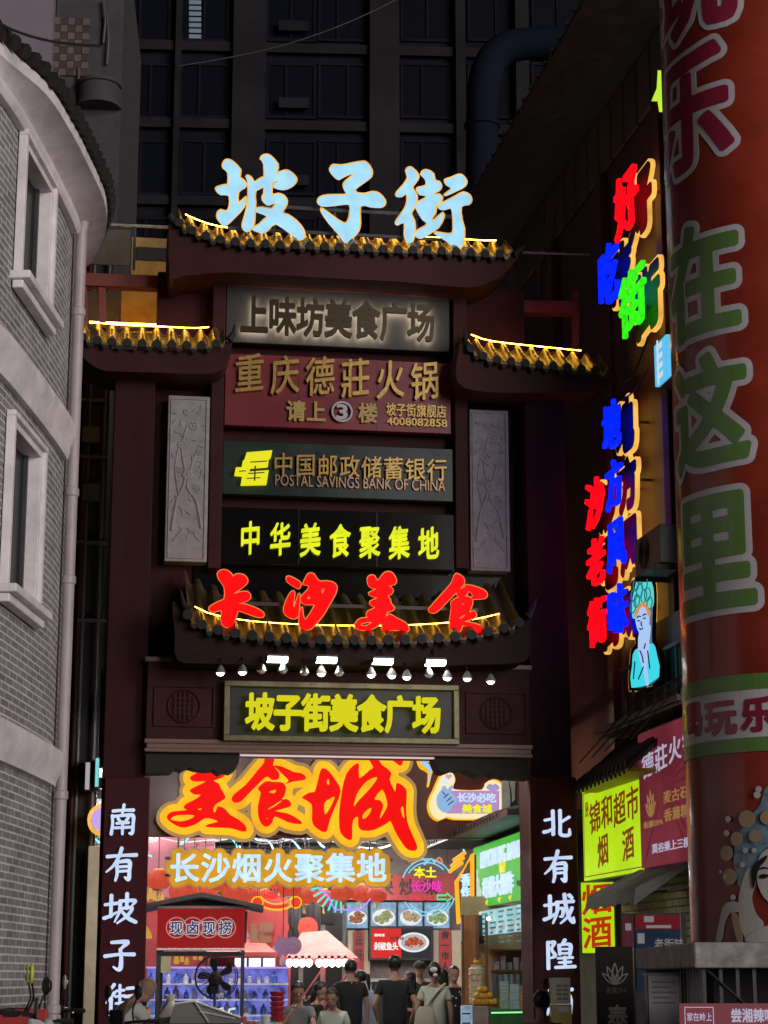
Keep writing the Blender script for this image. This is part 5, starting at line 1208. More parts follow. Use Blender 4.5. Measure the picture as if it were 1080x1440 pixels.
b = B(); 
for q in ((600,1066,616,1068), (602,1072,614,1074), (606,1062,608,1080)): pbox(b, I0, *q, -.158, -.151)
t.part('print', b, MATS['ink'])
# covered alley: roof, side walls, back wall
zc = 4.35
al = Thing('alley_canopy', 'black steel canopy over the food street hung with curling neon tubes', 'canopy', WF, (-1.5, 38, zc))
al.part('roof_sheet', box(B(), -8, 3, 30.8, 47, zc+.3, zc+.36), m_black)
for k in range(9): al.part('beam', box(B(), -7.5, 2.6, 31.2+k*1.8, 31.32+k*1.8, zc+.02, zc+.2), m_dgrey)
for k in range(7): al.part('rafter', box(B(), -7+k*1.5, -6.92+k*1.5, 31, 46.5, zc+.203, zc+.296), m_dgrey)
rnd = random.Random(11)
e_tb = glow('blue_white_tube', (.45, .75, 1.0), 3.2); e_tt = glow('teal_tube', (.15, .8, .75), 1.6); e_tw = glow('white_tube', (1.0, .94, .90), 210)
for k in range(30):
    x, y = rnd.uniform(-5.8, 1.6), rnd.uniform(31.5, 41); L = rnd.uniform(.4, 1.0); a = rnd.uniform(-.6, .6)
    z = zc-rnd.uniform(.02, .5)
    pts = spline([(x, y, z+.1), (x+.12*L, y+.1, z-.12*L), (x+.35*L, y+.2, z-.15*L), (x+.5*L+a*.3, y+.1, z-.42*L), (x+.55*L+a*.5, y, z-.5*L)], 4, False)
    al.part('neon_tube', tube(B(), pts, .016, 6), (e_tb, e_tb, e_tt)[k % 3])
for k in range(26):
    x, y, z = rnd.uniform(-6, 1.5), rnd.uniform(31.3, 40), zc-rnd.uniform(-.05, .45); s = rnd.uniform(.6, 1.6)
    al.part('cable', tube(B(), spline([(x, y, z), (x+s*.3, y, z-rnd.uniform(.05, .2)), (x+s*.7, y+.2, z-rnd.uniform(.0, .15)), (x+s, y+.1, z)], 4, False), rnd.choice((.012, .02, .03)), 5), rnd.choice((m_grey, m_dgrey, m_white)))
for k, (x, y) in enumerate(((-2.0, 25.4), (.3, 25.6), (-4.6, 33), (-2.2, 35), (.3, 33.5), (-3.6, 38), (-.8, 38), (-4.8, 37.4), (-1.5, 36.4), (.9, 37.5), (-2.4, 38.2), (.2, 36.8), (-.5, 31.5), (-3.2, 31.6))):
    zl_ = zc if y > 31 else 4.72  # unseen lamps added to brighten the passage and the food street
    T = Thing('tube_lamp', 'slim white tube lamp hidden overhead, added to light the food street, one of a scattered set', 'lamp', WF, (x, y, zl_), group='hidden white tube lamps added over the food street')
    T.part('tube', tube(B(), [(x-.6, y, zl_-.12), (x+.6, y, zl_-.12)], .035, 8), e_tw); T.part('batten', box(B(), x-.62, x+.62, y-.03, y+.03, zl_-.085, zl_+.018), m_white)
BK = face_frame(470, 46, 5)
bk = Thing('noodle_restaurant', 'restaurant front with cream pillars and food pictures at the end of the alley', 'building', BK, (0, 1, 0))
x0, x1, z0, z1 = BK.rect(150, 1195, 760, 1440); bk.part('wall', box(B(), x0-3, x1+2, .3, 1.5, 0, zc+.6), mat('dim_wall', (.16, .13, .125), .8, var=.3))
m_cream = mat('cream_pillar', (.50, .42, .30), .6, var=.1)
for px in ((488, 500), (508, 520), (607, 619), (634, 648)):
    xa, xb, _, zb = BK.rect(px[0], 1308, px[1], 1400); bk.part('pillar', box(B(), xa, xb, -.1, .299, 0, zb, .02), m_cream)
xa, xb, za, zb = BK.rect(520, 1376, 607, 1440, .2); bk.part('doorway', box(B(), xa, xb, .2, .299, 0, zb), mat('door_glass', (.03, .035, .04), .2))
b = B()
for k in range(5): x = xa+(xb-xa)*k/4; box(b, x-.03, x+.03, .15, .199, 0, zb)
box(b, xa+.031, xb-.031, .15, .199, zb-.07, zb); bk.part('door_frame', b, m_chrome)
for px, tx in (((497, 1309, 512, 1398), '品味一方'), ((618, 1307, 634, 1366), '食一市人')):
    xa, xb, za, zb = BK.rect(*px, -.15); c = bk.part('couplet', box(B(), xa, xb, -.15, -.101, za, zb, .005), mat('couplet_red', (.42, .03, .03), .5))
    bm = B()
    for k, ch in enumerate(tx): add_glyph(bm, ch, xa+.04, xb-.04, zb-(k+1)*(zb-za)/4+.03, zb-k*(zb-za)/4-.03, -.16, .008, .03)
    bk.part('lettering', bm, m_black, c)
# dark glazed front beside it, red paper discs and price boards in front
xa, xb, za, zb = BK.rect(300, 1262, 484, 1440, .28); bk.part('glazed_front', box(B(), xa, xb, .24, .299, 0, zb), mat('shop_glass', (.02, .022, .026), .15, coat=.4))
for k in range(7): xx = xa+(xb-xa)*k/6; bk.part('mullion', box(B(), xx-.05, xx+.05, .17, .238, 0, zb), m_grey)
bk.part('transom', box(B(), xa+.06, xb-.06, .20, .238, 2.2, 2.3), m_grey)
for px in ((452, 1268, 470, 1300), (400, 1275, 412, 1305), (424, 1270, 444, 1290)):
    q = BK.rect(*px, .1); bk.part('dark_board', box(B(), q[0], q[1], .12, .168, q[2], q[3], .01), m_blackgloss)
# red lintel sign
xa, xb, za, zb = BK.rect(478, 1230, 640, 1266, -.2); bk.part('lintel_sign', box(B(), xa, xb, -.2, .299, za, zb, .01), mat('lintel_red', (.40, .05, .06), .5, var=.1))
bm = B()
for k, ch in enumerate('特快炒味'): x_ = xa+.35+k*.5; add_glyph(bm, ch, x_, x_+.36, za+.12, za+.48, -.21, .008, .02)
bk.part('lintel_lettering', bm, m_black)
for (a, c) in ((482, 542),):  # added lamp that brightens the restaurant front
    xa, xb, za, zb = BK.rect(a, 1226, c, 1229, -.9); T = Thing('tube_lamp', 'warm white tube lamp added over the red lintel to light the restaurant front', 'lamp', BK, ((xa+xb)/2, -.5, zb))
    T.part('tube', tube(B(), [(xa, -.9, za), (xb, -.9, za)], .03, 8), glow('warm_fill_tube', (1.0, .88, .72), 95)); T.part('arm', box(B(), (xa+xb)/2-.02, (xa+xb)/2+.02, -.86, .29, za-.015, za+.02), m_black)
# four lit food pictures
m_bowl = mat('white_bowl', (.6, .6, .58), .3)
for k, (a, c, col_) in enumerate(((488, 517, (.40, .16, .08)), (522, 557, (.35, .40, .18)), (561, 594, (.50, .38, .22)), (598, 632, (.30, .42, .16)))):
    xa, xb, za, zb = BK.rect(a, 1269, c, 1305, -.25)
    t = Thing('food_picture', ('lit picture of a meat dish, first of the four bowls over the restaurant', 'lit picture of a green and white dish, second of the four bowls', 'lit picture of a pale dumpling dish, third of the four bowls', 'lit picture of a leafy green dish, last of the four bowls')[k], 'picture', BK, ((xa+xb)/2, -.1, za))
    t.part('panel', box(B(), xa, xb, -.25, -.105, za, zb, .005), glow('picture_blue', (.28, .47, .66), .75, .3, 8)); cx, cz = (xa+xb)/2, (za+zb)/2-.05; r = (xb-xa)*.46
    b = B(); prism(b, [[(cx+r*math.cos(q*PI/12), cz+r*.72*math.sin(q*PI/12)) for q in range(24)]], -.262, -.251); t.part('bowl', b, glow('picture_bowl', (.85, .87, .9), .9))
    b = B(); rr = random.Random(k)
    for q in range(26):
        a_ = rr.uniform(0, 2*PI); d = rr.uniform(0, .72)*r; ball(b, (cx+d*math.cos(a_), -.262, cz+d*.66*math.sin(a_)), rr.uniform(.04, .075), 1.2, .3, .8, 1)
    t.part('food', b, glow('food_%s' % ('meat', 'salad', 'dumpling', 'greens')[k], col_, .75, .5, 20))
# screen with a fish head dish
xa, xb, za, zb = BK.rect(522, 1306, 606, 1347, -.3)
t = Thing('menu_screen', 'lit screen showing a plate of chopped chilli fish head on red', 'screen', BK, ((xa+xb)/2, -.15, za))
t.part('frame', box(B(), xa-.06, xb+.06, -.30, -.12, za-.06, zb+.06, .01), m_black); xm = xa+(xb-xa)*.5
t.part('red_half', box(B(), xa, xm, -.306, -.301, za, zb), glow('screen_red', (.75, .03, .03), .85)); t.part('dark_half', box(B(), xm+.001, xb, -.306, -.301, za, zb), glow('screen_dark', (.05, .05, .06), .5))
cx, cz = xa+(xb-xa)*.71, (za+zb)/2+.02; w_ = (xb-xa)
for nm, r, m__, y in (('plate', .26, glow('plate_white', (.85, .85, .85), .95), -.312), ('plate_well', .215, glow('plate_grey', (.55, .55, .58), .8), -.317)):
    b = B(); prism(b, [[(cx+r*w_*math.cos(q*PI/14), cz+r*w_*.62*math.sin(q*PI/14)) for q in range(28)]], y, y+.005); t.part(nm, b, m__)
b = B(); rr = random.Random(3)
for q in range(60): a_ = rr.uniform(0, 2*PI); d = rr.uniform(0, .165)*w_; ball(b, (cx+d*math.cos(a_), -.318, cz+d*.5*math.sin(a_)), rr.uniform(.02, .045), 1.2, .3, .8, 1)
t.part('dish', b, glow('dish_red', (.55, .10, .03), .75, .6, 25))
write(t, BK, '剁椒鱼头', 526, 1325, 560, 1336, -.312, .005, glow('screen_white', (.9, .9, .9), 1.0), .03, one=True, name='lettering'); write(t, BK, '鲜香辣', 549, 1317, 568, 1322, -.322, .003, m_black, .02, one=True, name='small_lettering'); write(t, BK, '湘味馆', 526, 1313, 541, 1317, -.312, .004, MATS['screen_white'], .03, one=True, name='small_lettering')

# red paper lanterns
m_lan = glow('lantern_paper', (.85, .10, .05), .6, .25, 5); m_lg = mat('lantern_gold', (.55, .36, .1), .5)
def lantern(px, py, Y, r):
    c = P(px, py, Y); T = Thing('red_lantern', 'ribbed red paper lantern hanging over the food street', 'lantern', WF, (c.x, c.y, c.z+r), group='red paper lanterns over the food street')
    b = B(); n = 24; prof = [(math.cos(a)*r*1.0+.04*r, math.sin(a)*r*.78) for a in [-1.2+2.4*k/10 for k in range(11)]]
    rings = []
    for rr_, h in prof: rings.append([b.verts.new((c.x+rr_*(1+.03*(k % 2))*math.cos(k*2*PI/n), c.y+rr_*(1+.03*(k % 2))*math.sin(k*2*PI/n), c.z+h)) for k in range(n)])
    for A, C_ in zip(rings, rings[1:]):
        for k in range(n): b.faces.new((A[k], A[(k+1) % n], C_[(k+1) % n], C_[k]))
    T.part('body', b, m_lan)
    b = B(); lathe(b, [(.38*r, .70*r), (.42*r, .72*r), (.42*r, .82*r), (.3*r, .84*r)], c, 14); T.part('cap', b, m_lg)
    b = B(); lathe(b, [(.3*r, -.84*r), (.42*r, -.82*r), (.42*r, -.72*r), (.38*r, -.70*r)], c, 14); T.part('cap', b, m_lg)
    b = B(); tube(b, [(c.x, c.y, c.z-.82*r), (c.x, c.y, c.z-1.0*r)], .01, 5); lathe(b, [(.06*r, 0), (.09*r, -.1*r), (.13*r, -.55*r)], (c.x, c.y, c.z-1.0*r), 8); T.part('tassel', b, m_lg)
    T.part('cord', tube(B(), [(c.x, c.y, c.z+.83*r), (c.x, c.y, zc+.01 if Y > 31 else c.z+1.2)], .008, 4), m_cable)
    return T.o
for q in ((223, 1237, 33, .21), (258, 1253, 33.5, .23), (288, 1255, 36, .22), (309, 1240, 34, .20), (330, 1254, 34, .22), (350, 1257, 37, .2), (407, 1248, 35, .2), (428, 1259, 36.5, .21), (392, 1236, 36, .2), (482, 1254, 35, .2), (508, 1256, 37, .2), (240, 1262, 38, .2), (272, 1266, 35.5, .2), (372, 1262, 38, .19), (455, 1262, 37.5, .19), (530, 1258, 36.5, .18)): lantern(*q)

# neon shapes hung in the alley
NF = face_frame(480, 36, 5)
def ntube(T, name, pts, y, r, m, closed=False, sp=4):
    pp = spline(pts, sp, closed) if sp else pts
    return T.part(name, tube(B(), [(lambda q: (q[0], y, q[1]))(NF.p(*q_, y)) for q_ in pp], r, 6, closed), m)
def hang(T, px, py, y=0):
    for xx in px: q = NF.p(xx, py, y); T.part('hanger', tube(B(), [(q[0], y+.03, q[1]), (q[0], y+.03, zc)], .006, 4), m_cable)
t = Thing('teal_fan_neon', 'teal fan of short neon bars with a violet zigzag tube above the tent', 'neon sign', NF, (NF.p(455, 1285)[0], 0, NF.p(455, 1285)[1]))
cx, cy = 478, 1240
for k in range(8):
    a = math.radians(178-k*13); ntube(t, 'teal_bar', [(cx+26*math.cos(a), cy+26*math.sin(a)*1.05), (cx+42*math.cos(a), cy+42*math.sin(a)*1.05)], -.1, .022, glow('teal_neon', (.10, .75, .72), 1.0), sp=0)
ntube(t, 'violet_tube', [(447, 1245), (463, 1262), (470, 1279), (505, 1280), (514, 1272), (521, 1264)], -.12, .016, glow('violet_neon', (.38, .22, 1.0), 1.3), sp=0)
hang(t, (450, 515), 1246)
RN = Thing('round_neon_sign', 'round blue neon sign with yellow and magenta characters above the restaurant front', 'neon sign', NF, (NF.p(600, 1290)[0], 0, NF.p(600, 1290)[1]))
e_bt = glow('sky_neon', (.25, .62, .85), 1.0)
for r, a0, a1 in ((40, 30, 160), (35, 40, 150), (40, 200, 335), (35, 215, 320), (30, 50, 90), (44, 20, 60)):
    ntube(RN, 'blue_tube', [(601+r*.92*math.cos(math.radians(a)), 1248+r*math.sin(math.radians(a))) for a in range(a0, a1, 10)], -.1, .014, e_bt, sp=0)
ntube(RN, 'blue_tube', [(592, 1206), (600, 1212), (596, 1216), (606, 1208), (612, 1214)], -.1, .02, e_bt); ntube(RN, 'orange_tube', [(574, 1212), (580, 1206), (585, 1212), (578, 1214)], -.1, .014, glow('orange_neon', (1., .3, .05), 1.0)); ntube(RN, 'orange_tube', [(612, 1212), (618, 1206), (622, 1213), (616, 1214)], -.1, .014, MATS['orange_neon'])
write(RN, NF, '本土', 582, 1219, 614, 1234, -.13, .03, glow('yellow_neon', (.9, .8, .01), 1.1), .03); write(RN, NF, '长沙味', 577, 1238, 622, 1254, -.13, .03, glow('magenta_neon', (1.0, .03, .55), 1.0), .012); write(RN, NF, '家宴入口', 574, 1258, 613, 1267, -.13, .02, glow('small_red_neon', (.9, .05, .06), .9), .015, one=True, name='lettering')
ntube(RN, 'green_arrow', [(615, 1259), (628, 1259), (628, 1256), (636, 1262), (628, 1268), (628, 1265), (615, 1265), (615, 1259)], -.12, .018, glow('green_neon', (.05, .75, .28), 1.1), sp=0); hang(RN, (572, 630), 1215)
AR = Thing('arc_neon_sign', 'small red and amber arc neon with two discs above the pale stall roof', 'neon sign', NF, (NF.p(388, 1288)[0], 0, NF.p(388, 1288)[1]))
arc_ = lambda r: [(389+r*math.cos(math.radians(a)), 1250+r*.82*math.sin(math.radians(a))) for a in range(25, 160, 9)]
ntube(AR, 'amber_arc', arc_(36), -.1, .02, e_halo, sp=0); ntube(AR, 'red_arc', arc_(31), -.1, .03, glow('deep_red_neon', (.8, .05, .02), .9), sp=0); ntube(AR, 'amber_arc', arc_(26), -.1, .016, e_halo, sp=0)
for xx in (362, 416): q = NF.p(xx, 1269, -.12); b = B(); lathe(b, [(0, 0), (.085, 0), (.085, .04), (0, .04)], (q[0], -.14, q[1]), 18, 'y'); AR.part('disc', b, MATS['deep_red_neon']); b = B(); lathe(b, [(.088, -.01), (.11, -.01), (.11, .04), (.088, .04), (.088, -.01)], (q[0], -.14, q[1]), 18, 'y'); AR.part('disc_rim', b, e_halo)
for s in (8, 4): ntube(AR, 'red_square', [(380-s, 1252-s), (380+s, 1252-s), (380+s, 1252+s), (380-s, 1252+s)], -.1, .014, e_red, True, 0)
ntube(AR, 'red_line', [(371, 1263), (388, 1263), (395, 1259), (397, 1265)], -.1, .012, e_red, sp=0); hang(AR, (362, 416), 1262)

# stall cart with its red sign
CF = face_frame(283, 27.5, 4)
x0, x1, z0, z1 = CF.rect(221, 1276, 344, 1335)
t = Thing('braised_food_stall', 'dark framed food stall with a red sign of four circled characters', 'stall', CF, ((x0+x1)/2, .7, 0))
m_sr = mat('stall_red', (.50, .03, .025), .5, var=.08); 
sg = t.part('sign_panel', box(B(), x0, x1, 0, .12, z0, z1, .006), glow('stall_red_face', (.62, .025, .025), .42))
b = B()
for z_ in (z0, z1):
    for k in range(40): xx = x0+(x1-x0)*(k+.5)/40; ball(b, (xx, -.005, z_), .018, 1, .6, 1.1, 1)
    box(b, x0, x1, -.006, -.001, z_-.014, z_+.014)
t.part('white_trim', b, mat('trim_white', (.7, .68, .7), .6), sg)
for k, ch in enumerate('现卤现捞'):
    q = CF.p(248+k*23, 1304.5, 0); r = .135; b = B(); tube(b, [(q[0]+r*math.cos(a*PI/12), -.012, q[1]+r*math.sin(a*PI/12)) for a in range(24)], .008, 5, closed=True); t.part('circle', b, glow('circle_pink', (.75, .35, .35), .6), sg)
    g = t.part('character', add_glyph(B(), ch, q[0]-.085, q[0]+.085, q[1]-.085, q[1]+.085, -.02, .012, .02), mat('navy_letter', (.02, .02, .16), .5), sg)
    S, xs, ys = sd_glyph(ch, q[0]-.085, q[0]+.085, q[1]-.085, q[1]+.085, .06, 70); t.part('outline', prism(B(), contour(S, xs, ys, .012), -.007, -.001), glow('outline_white', (.8, .8, .85), .8), sg)
b = B(); xm = (x0+x1)/2; zr = CF.p(283, 1262)[1]
v = [(x0-.25, z1-.03), (xm, zr), (x1+.25, z1-.03), (x1+.25, z1+.02), (xm, zr+.06), (x0-.25, z1+.02)]
prism(b, [v], -.25, 1.5); t.part('roof', b, m_dgrey)
b = B(); prism(b, [[(x0, z1+.022), (x1, z1+.022), (xm, zr-.012)]], .02, .06); t.part('gable', b, m_black)
for xx in (x0+.02, x1-.02):
    for yy in (.04, 1.2): t.part('post', box(B(), xx-.025, xx+.025, yy, yy+.05, 0, z0-.002 if yy < .1 else z1), m_dgrey)
t.part('rail', box(B(), x0+.046, x1-.046, .045, .085, z0-.09, z0-.03), m_dgrey)
t.part('side_banner', box(B(), x1+.005, x1+.03, .1, 1.1, z0+.1, z1-.05), m_dgrey)
zt_ = .86; t.part('counter', box(B(), x0, x1, .1, 1.15, .06, zt_, .01), mat('counter_steel', (.3, .3, .3), .35, metal=.8))
q = CF.rect(226, 1345, 240, 1368, .0); t.part('paper_notice', box(B(), q[0], q[1], .02, .03, q[2], q[3]), mat('notice_yellow', (.5, .47, .28), .7))
# lit display shelves and a red picture wall behind
SF = face_frame(310, 34, 4)
t = Thing('display_shelf', 'violet blue lit glass shelves of drinks behind the red sign stall', 'display shelf', SF, (0, .5, 0))
x0, x1, z0, z1 = SF.rect(205, 1362, 405, 1428)
t.part('back', box(B(), x0, x1, .3, .4, .0, z1), glow('violet_shelf_light', (.22, .24, .85), .55, .7, 5)); 
rr = random.Random(21)
for k in range(3):
    zz = z0+(z1-z0)*k/3; t.part('shelf', box(B(), x0, x1, -.15, .298, zz-.012, zz+.012), m_white)
kinds = [mat('bottle_pale', (.55, .6, .75), .2), mat('bottle_blue', (.1, .2, .6), .2), mat('bottle_violet', (.3, .2, .5), .2), mat('bottle_white', (.75, .78, .8), .3)]
tl = [mat('carton_teal', (.05, .4, .35), .5), mat('carton_white', (.7, .75, .75), .5)]
x = x0+.08
for row in range(3):
    x = x0+.08; zz = z0+(z1-z0)*row/3+.014
    while x < x1-.1:
        w_ = rr.uniform(.03, .055); h = rr.uniform(.13, .22); b = B()
        lathe(b, [(w_, 0), (w_, h*.62), (w_*.4, h*.78), (w_*.4, h)], (x, .02+rr.uniform(-.05, .1), zz), 9); t.part('bottle', b, rr.choice(kinds), smooth=True); x += w_*2+rr.uniform(.03, .09)
t.part('shelf_top', box(B(), x0, x1, -.12, .4, z1+.002, z1+.03), glow('violet_edge', (.55, .35, .95), .9))
b = B()
for k in range(3):
    xa = SF.p(330+k*20, 1354)[0]; box(b, xa, xa+.2, -.05, .15, z1+.031, z1+.17)
t.part('lamp_box', b, glow('lamp_box', (.85, .93, 1.), 1.2))
b = B(); x = x0+.05
while x < x1-.15:
    w_ = rr.uniform(.09, .16); box(b, x, x+w_, -.35, -.2, .0, z0-.03-rr.uniform(.01, .06), .006); x += w_+.012
t.part('cartons', b, tl[0])
b = B()
for k in range(6): xa = SF.p(236+k*17, 1420)[0]; tube(b, [(xa, -.4, z0-.05), (xa+.02, -.4, z0+.10), (xa+.12, -.4, z0+.12)], .022, 6)
t.part('tap', b, glow('tap_white', (.8, .9, 1.), .8))
W2 = face_frame(270, 37.5, 4)
t = Thing('picture_wall', 'red printed wall with yellow noodle pictures behind the violet shelves', 'wall', W2, (0, .3, 0))
x0, x1, z0, z1 = W2.rect(190, 1200, 405, 1372); zq = W2.p(300, 1262)[1]
t.part('red_wall', box(B(), x0, x1, 0, .3, 0, zq), mat('printed_red', (.40, .05, .05), .6, var=.3, scale=1.2)); t.part('pink_wall', box(B(), x0, W2.p(300, 1300)[0], .005, .3, zq+.002, z1+.7), mat('printed_pink', (.42, .14, .18), .6, var=.25, scale=1))
b = B()
for (x, y, w_, h) in ((207, 1258, 3, 14), (212, 1252, 3, 20), (217, 1256, 3, 16), (222, 1262, 3, 12), (228, 1260, 3, 13), (248, 1346, 4, 16), (256, 1344, 3, 14), (263, 1350, 4, 10), (274, 1344, 3, 8), (282, 1345, 3, 8), (206, 1310, 8, 16)):
    prism(b, [[W2.p(*q, -.012) for q in spline([(x-w_, y+h/2), (x, y-h/2), (x+w_, y+h/2), (x, y+h/2+2)], 3)]], -.012, -.001)
t.part('noodle_print', b, mat('print_yellow', (.62, .38, .05), .6))
b = B(); rr = random.Random(2)
for k in range(14): x = rr.uniform(300, 402); y = rr.uniform(1300, 1352); prism(b, [[W2.p(*q, -.012) for q in spline([(x-5, y+7), (x, y-8), (x+5, y+7)], 3)]], -.012-.0005*k, -.001)
t.part('shape_print', b, mat('print_lilac', (.36, .25, .33), .6))
b = B()
for px in ((352, 1300, 362, 1330), (364, 1298, 384, 1312), (364, 1316, 382, 1326)): pbox(b, W2, *px, -.2, -.15, .006)
t.part('hanging_plaque', b, mat('plaque_brown', (.22, .11, .06), .5))
# tent with bulbs
TF = face_frame(452, 35.5, 3)
t = Thing('pink_roof_stall', 'market stall with a pink and red tent roof and a row of bulbs', 'stall', TF, (TF.p(455, 1400)[0], 1, 0))
e1, e2 = TF.p(402, 1347), TF.p(506, 1349); ap = TF.p(452, 1311, .9)
b = B(); cs = [(e1[0], 0, e1[1]), (e2[0], 0, e2[1]), (e2[0], 1.9, e2[1]), (e1[0], 1.9, e1[1])]; vv = [b.verts.new(c) for c in cs]; a1 = b.verts.new((ap[0]-.35, .95, ap[1])); a2 = b.verts.new((ap[0]+.1, .95, ap[1]+.03))
b.faces.new((vv[0], vv[1], a2, a1)); b.faces.new((vv[1], vv[2], a2)); b.faces.new((vv[2], vv[3], a1, a2)); b.faces.new((vv[3], vv[0], a1))
t.part('roof', b, mat('tent_pink', (.60, .17, .15), .6, var=.5, scale=2.5)); b = B(); n = 22
for i in range(n): xx = e1[0]+(e2[0]-e1[0])*i/n; L = (e2[0]-e1[0])/n; prism(b, [[(xx, e1[1]-.001), (xx+L, e1[1]-.001), (xx+L, e1[1]-.06), (xx+L/2, e1[1]-.11), (xx, e1[1]-.06)]], -.012, -.002)
t.part('valance', b, mat('valance_red', (.45, .07, .07), .6))
for xx, yy in ((e1[0]+.04, .02), (e2[0]-.08, .02), (e1[0]+.04, 1.8), (e2[0]-.08, 1.8), ((e1[0]+e2[0])/2, .02)): t.part('post', box(B(), xx, xx+.045, yy, yy+.045, 0, e1[1]-.005), mat('post_red', (.4, .08, .07), .5))
b = B()
for (xa, xb) in ((e1[0]+.1, e1[0]+.7), (e2[0]-.7, e2[0]-.1)): tube(b, [(xa, .05, .9), (xb, .05, e1[1]-.1)], .018, 6)
t.part('brace', b, MATS['post_red']); t.part('counter', box(B(), e1[0]+.1, e2[0]-.1, .12, .6, .05, .88, .01), mat('stall_wood', (.22, .10, .06), .6, var=.3))
R2 = clone(t, M=TF.M @ Matrix.Translation((t.b.x-1.45, 2.6, .12)), label='second market stall with pink roof half hidden behind the bulb lit one')
for (px, r_, lab, m__, Y_) in ((394, .17, 'red round paper fan hanging left above the pink roofs', mat('fan_red', (.55, .05, .03), .6), 38.5), (433, .19, 'red round paper fan hanging nearest the pink roof peak', MATS['fan_red'], 38.5), (398, .15, 'mauve round paper fan above the violet shelf end', mat('fan_mauve', (.22, .12, .20), .6), 34.6), (412, .15, 'mauve round paper fan next to the pink roof edge', MATS['fan_mauve'], 34.6)):
    FF = face_frame(px, Y_, 4); q = FF.p(px, 1304 if Y_ > 38 else 1330); T = Thing('paper_fan', lab, 'paper fan', FF, (q[0], 0, q[1]+r_))
    b = B(); lathe(b, [(0, -.012), (r_*.3, -.02), (r_, -.01), (r_, .01), (0, .012)], (q[0], 0, q[1]), 24, 'y'); T.part('disc', b, m__); T.part('cord', tube(B(), [(q[0], 0, q[1]+r_), (q[0], 0, zc)], .008, 4), m_cable)
for k in range(9):
    xx = 407+k*9.2 if k < 4 else 412+k*9.2; q = TF.p(xx, 1354, -.08)
    T = Thing('light_bulb', 'round white bulb glowing under the pink tent roof', 'light bulb', TF, (q[0], -.08, q[1]+.08), group='bulbs under the pink tent roof')
    b = B(); ball(b, (q[0], -.08, q[1]), .06, 1, 1, 1.25, 2); T.part('glass', b, glow('bulb_glass', (1.0, .86, .72), 6), smooth=True); b = B(); lathe(b, [(.03, .06), (.03, .12), (.01, .13)], (q[0], -.08, q[1]), 8); T.part('socket', b, m_black)

# right hand stalls
LF = Fr((P(738, 1375, 27.5).x, 27.5, 0), -82.4)
t = Thing('lemon_tea_sign', 'bright green lemon drink shop sign with white lettering and menu strips', 'sign', LF, (LF.p(702, 1314)[0], 0, LF.p(702, 1314)[1]))
x0, x1, z0, z1 = LF.rect(666, 1180, 740, 1271); W_, H_ = x1-x0, z1-z0
t.part('face', box(B(), x0, x1, 0, .02, z0, z1), glow('sign_green', (.07, .48, .05), .95, .1, 2)); t.part('case', box(B(), x0-.02, x1+.02, .021, .25, z0-.02, z1+.02), m_dgrey)
e_sw = glow('shop_white', (.65, .85, 1.0), .95)
sl = lambda u, v, w_, h: (x0+u*W_, x0+(u+w_)*W_, z0+v*H_, z0+(v+h)*H_)
t.part('lettering', add_glyph(B(), 'LEMON BIG BANG', *sl(.18, .62, .78, .27), -.03, .028, .006, em=False), e_sw)
for k, ch in enumerate('柠檬大爆炸'): t.part('character', add_glyph(B(), ch, *sl(.22+k*.115, .13, .11, .32), -.03, .028, .025), e_sw)
t.part('lettering', add_glyph(B(), '约摘', *sl(.84, .2, .1, .1), -.01, .009, .0, em=False), m_black)
b = B(); cx, cz = x0+.6*W_, z0+.52*H_; prism(b, [[(cx-.16, cz-.05), (cx-.2, cz+.1), (cx-.08, cz+.02), (cx, cz+.14), (cx+.08, cz+.02), (cx+.2, cz+.1), (cx+.16, cz-.05)]], -.028, -.001)
for u in (.25, .5, .7): prism(b, [[(x0+u*W_, z0+.08*H_), (x0+(u+.03)*W_, z0+.02*H_), (x0+(u+.05)*W_, z0+.1*H_)]], -.02, -.001)
t.part('crown', b, glow('crown_yellow', (.8, .75, .05), .95))
b = B()
for (u, v, r) in ((.09, .40, .10), (.12, .2, .13), (.07, .56, .07)): prism(b, [[(x0+u*W_+r*1.6*math.cos(a*PI/8), z0+v*H_+r*math.sin(a*PI/8)) for a in range(16)]], -.012, -.001)
t.part('lemon_print', b, glow('lemon_white', (.6, .75, .6), .8))
x0, x1, z0, z1 = LF.rect(668, 1277, 741, 1313, -.1)
for k in range(6):
    xa = x0+(x1-x0)*k/6; xb = x0+(x1-x0)*(k+1)/6-.02; c = t.part('menu_strip', box(B(), xa, xb, -.12, -.1, z0, z1), glow('menu_blue' if k else 'menu_cream', (.35, .68, .72) if k else (.72, .74, .55), .85, .2, 3)); b = B(); rr = random.Random(k)
    for j in range(7): zz = z1-.06-j*.07; box(b, xa+.06, xb-.1-rr.uniform(0, .3), -.124, -.1205, zz, zz+.025)
    b2 = B(); prism(b2, [[(xa+.1, z0+.04), (xb-.06, z0+.18), (xb-.1, z0+.05)]], -.123, -.1205); t.part('menu_print', b, mat('print_teal', (.05, .22, .25)), c); t.part('menu_picture', b2, mat('print_white', (.8, .85, .85)), c)
# roof edge over the stalls
b = B(); q0, q1 = LF.p(665, 1190), LF.p(745, 1160); prism(b, [[(q0[0]-1.5, q0[1]+.05), (q1[0]+1, q1[1]+.05), (q1[0]+1, q1[1]+.13), (q0[0]-1.5, q0[1]+.16)]], -.5, .9)
for k in range(26): xx = q0[0]-1.4+k*.24; tube(b, [(xx, -.52, q0[1]+.12), (xx, .8, q0[1]+.5)], .05, 6)
t = Thing('stall_roof', 'ragged dark corrugated roof edge over the green lemon drink sign', 'roof', LF, (q0[0], .3, q0[1])); t.part('sheet', b, m_dgrey)
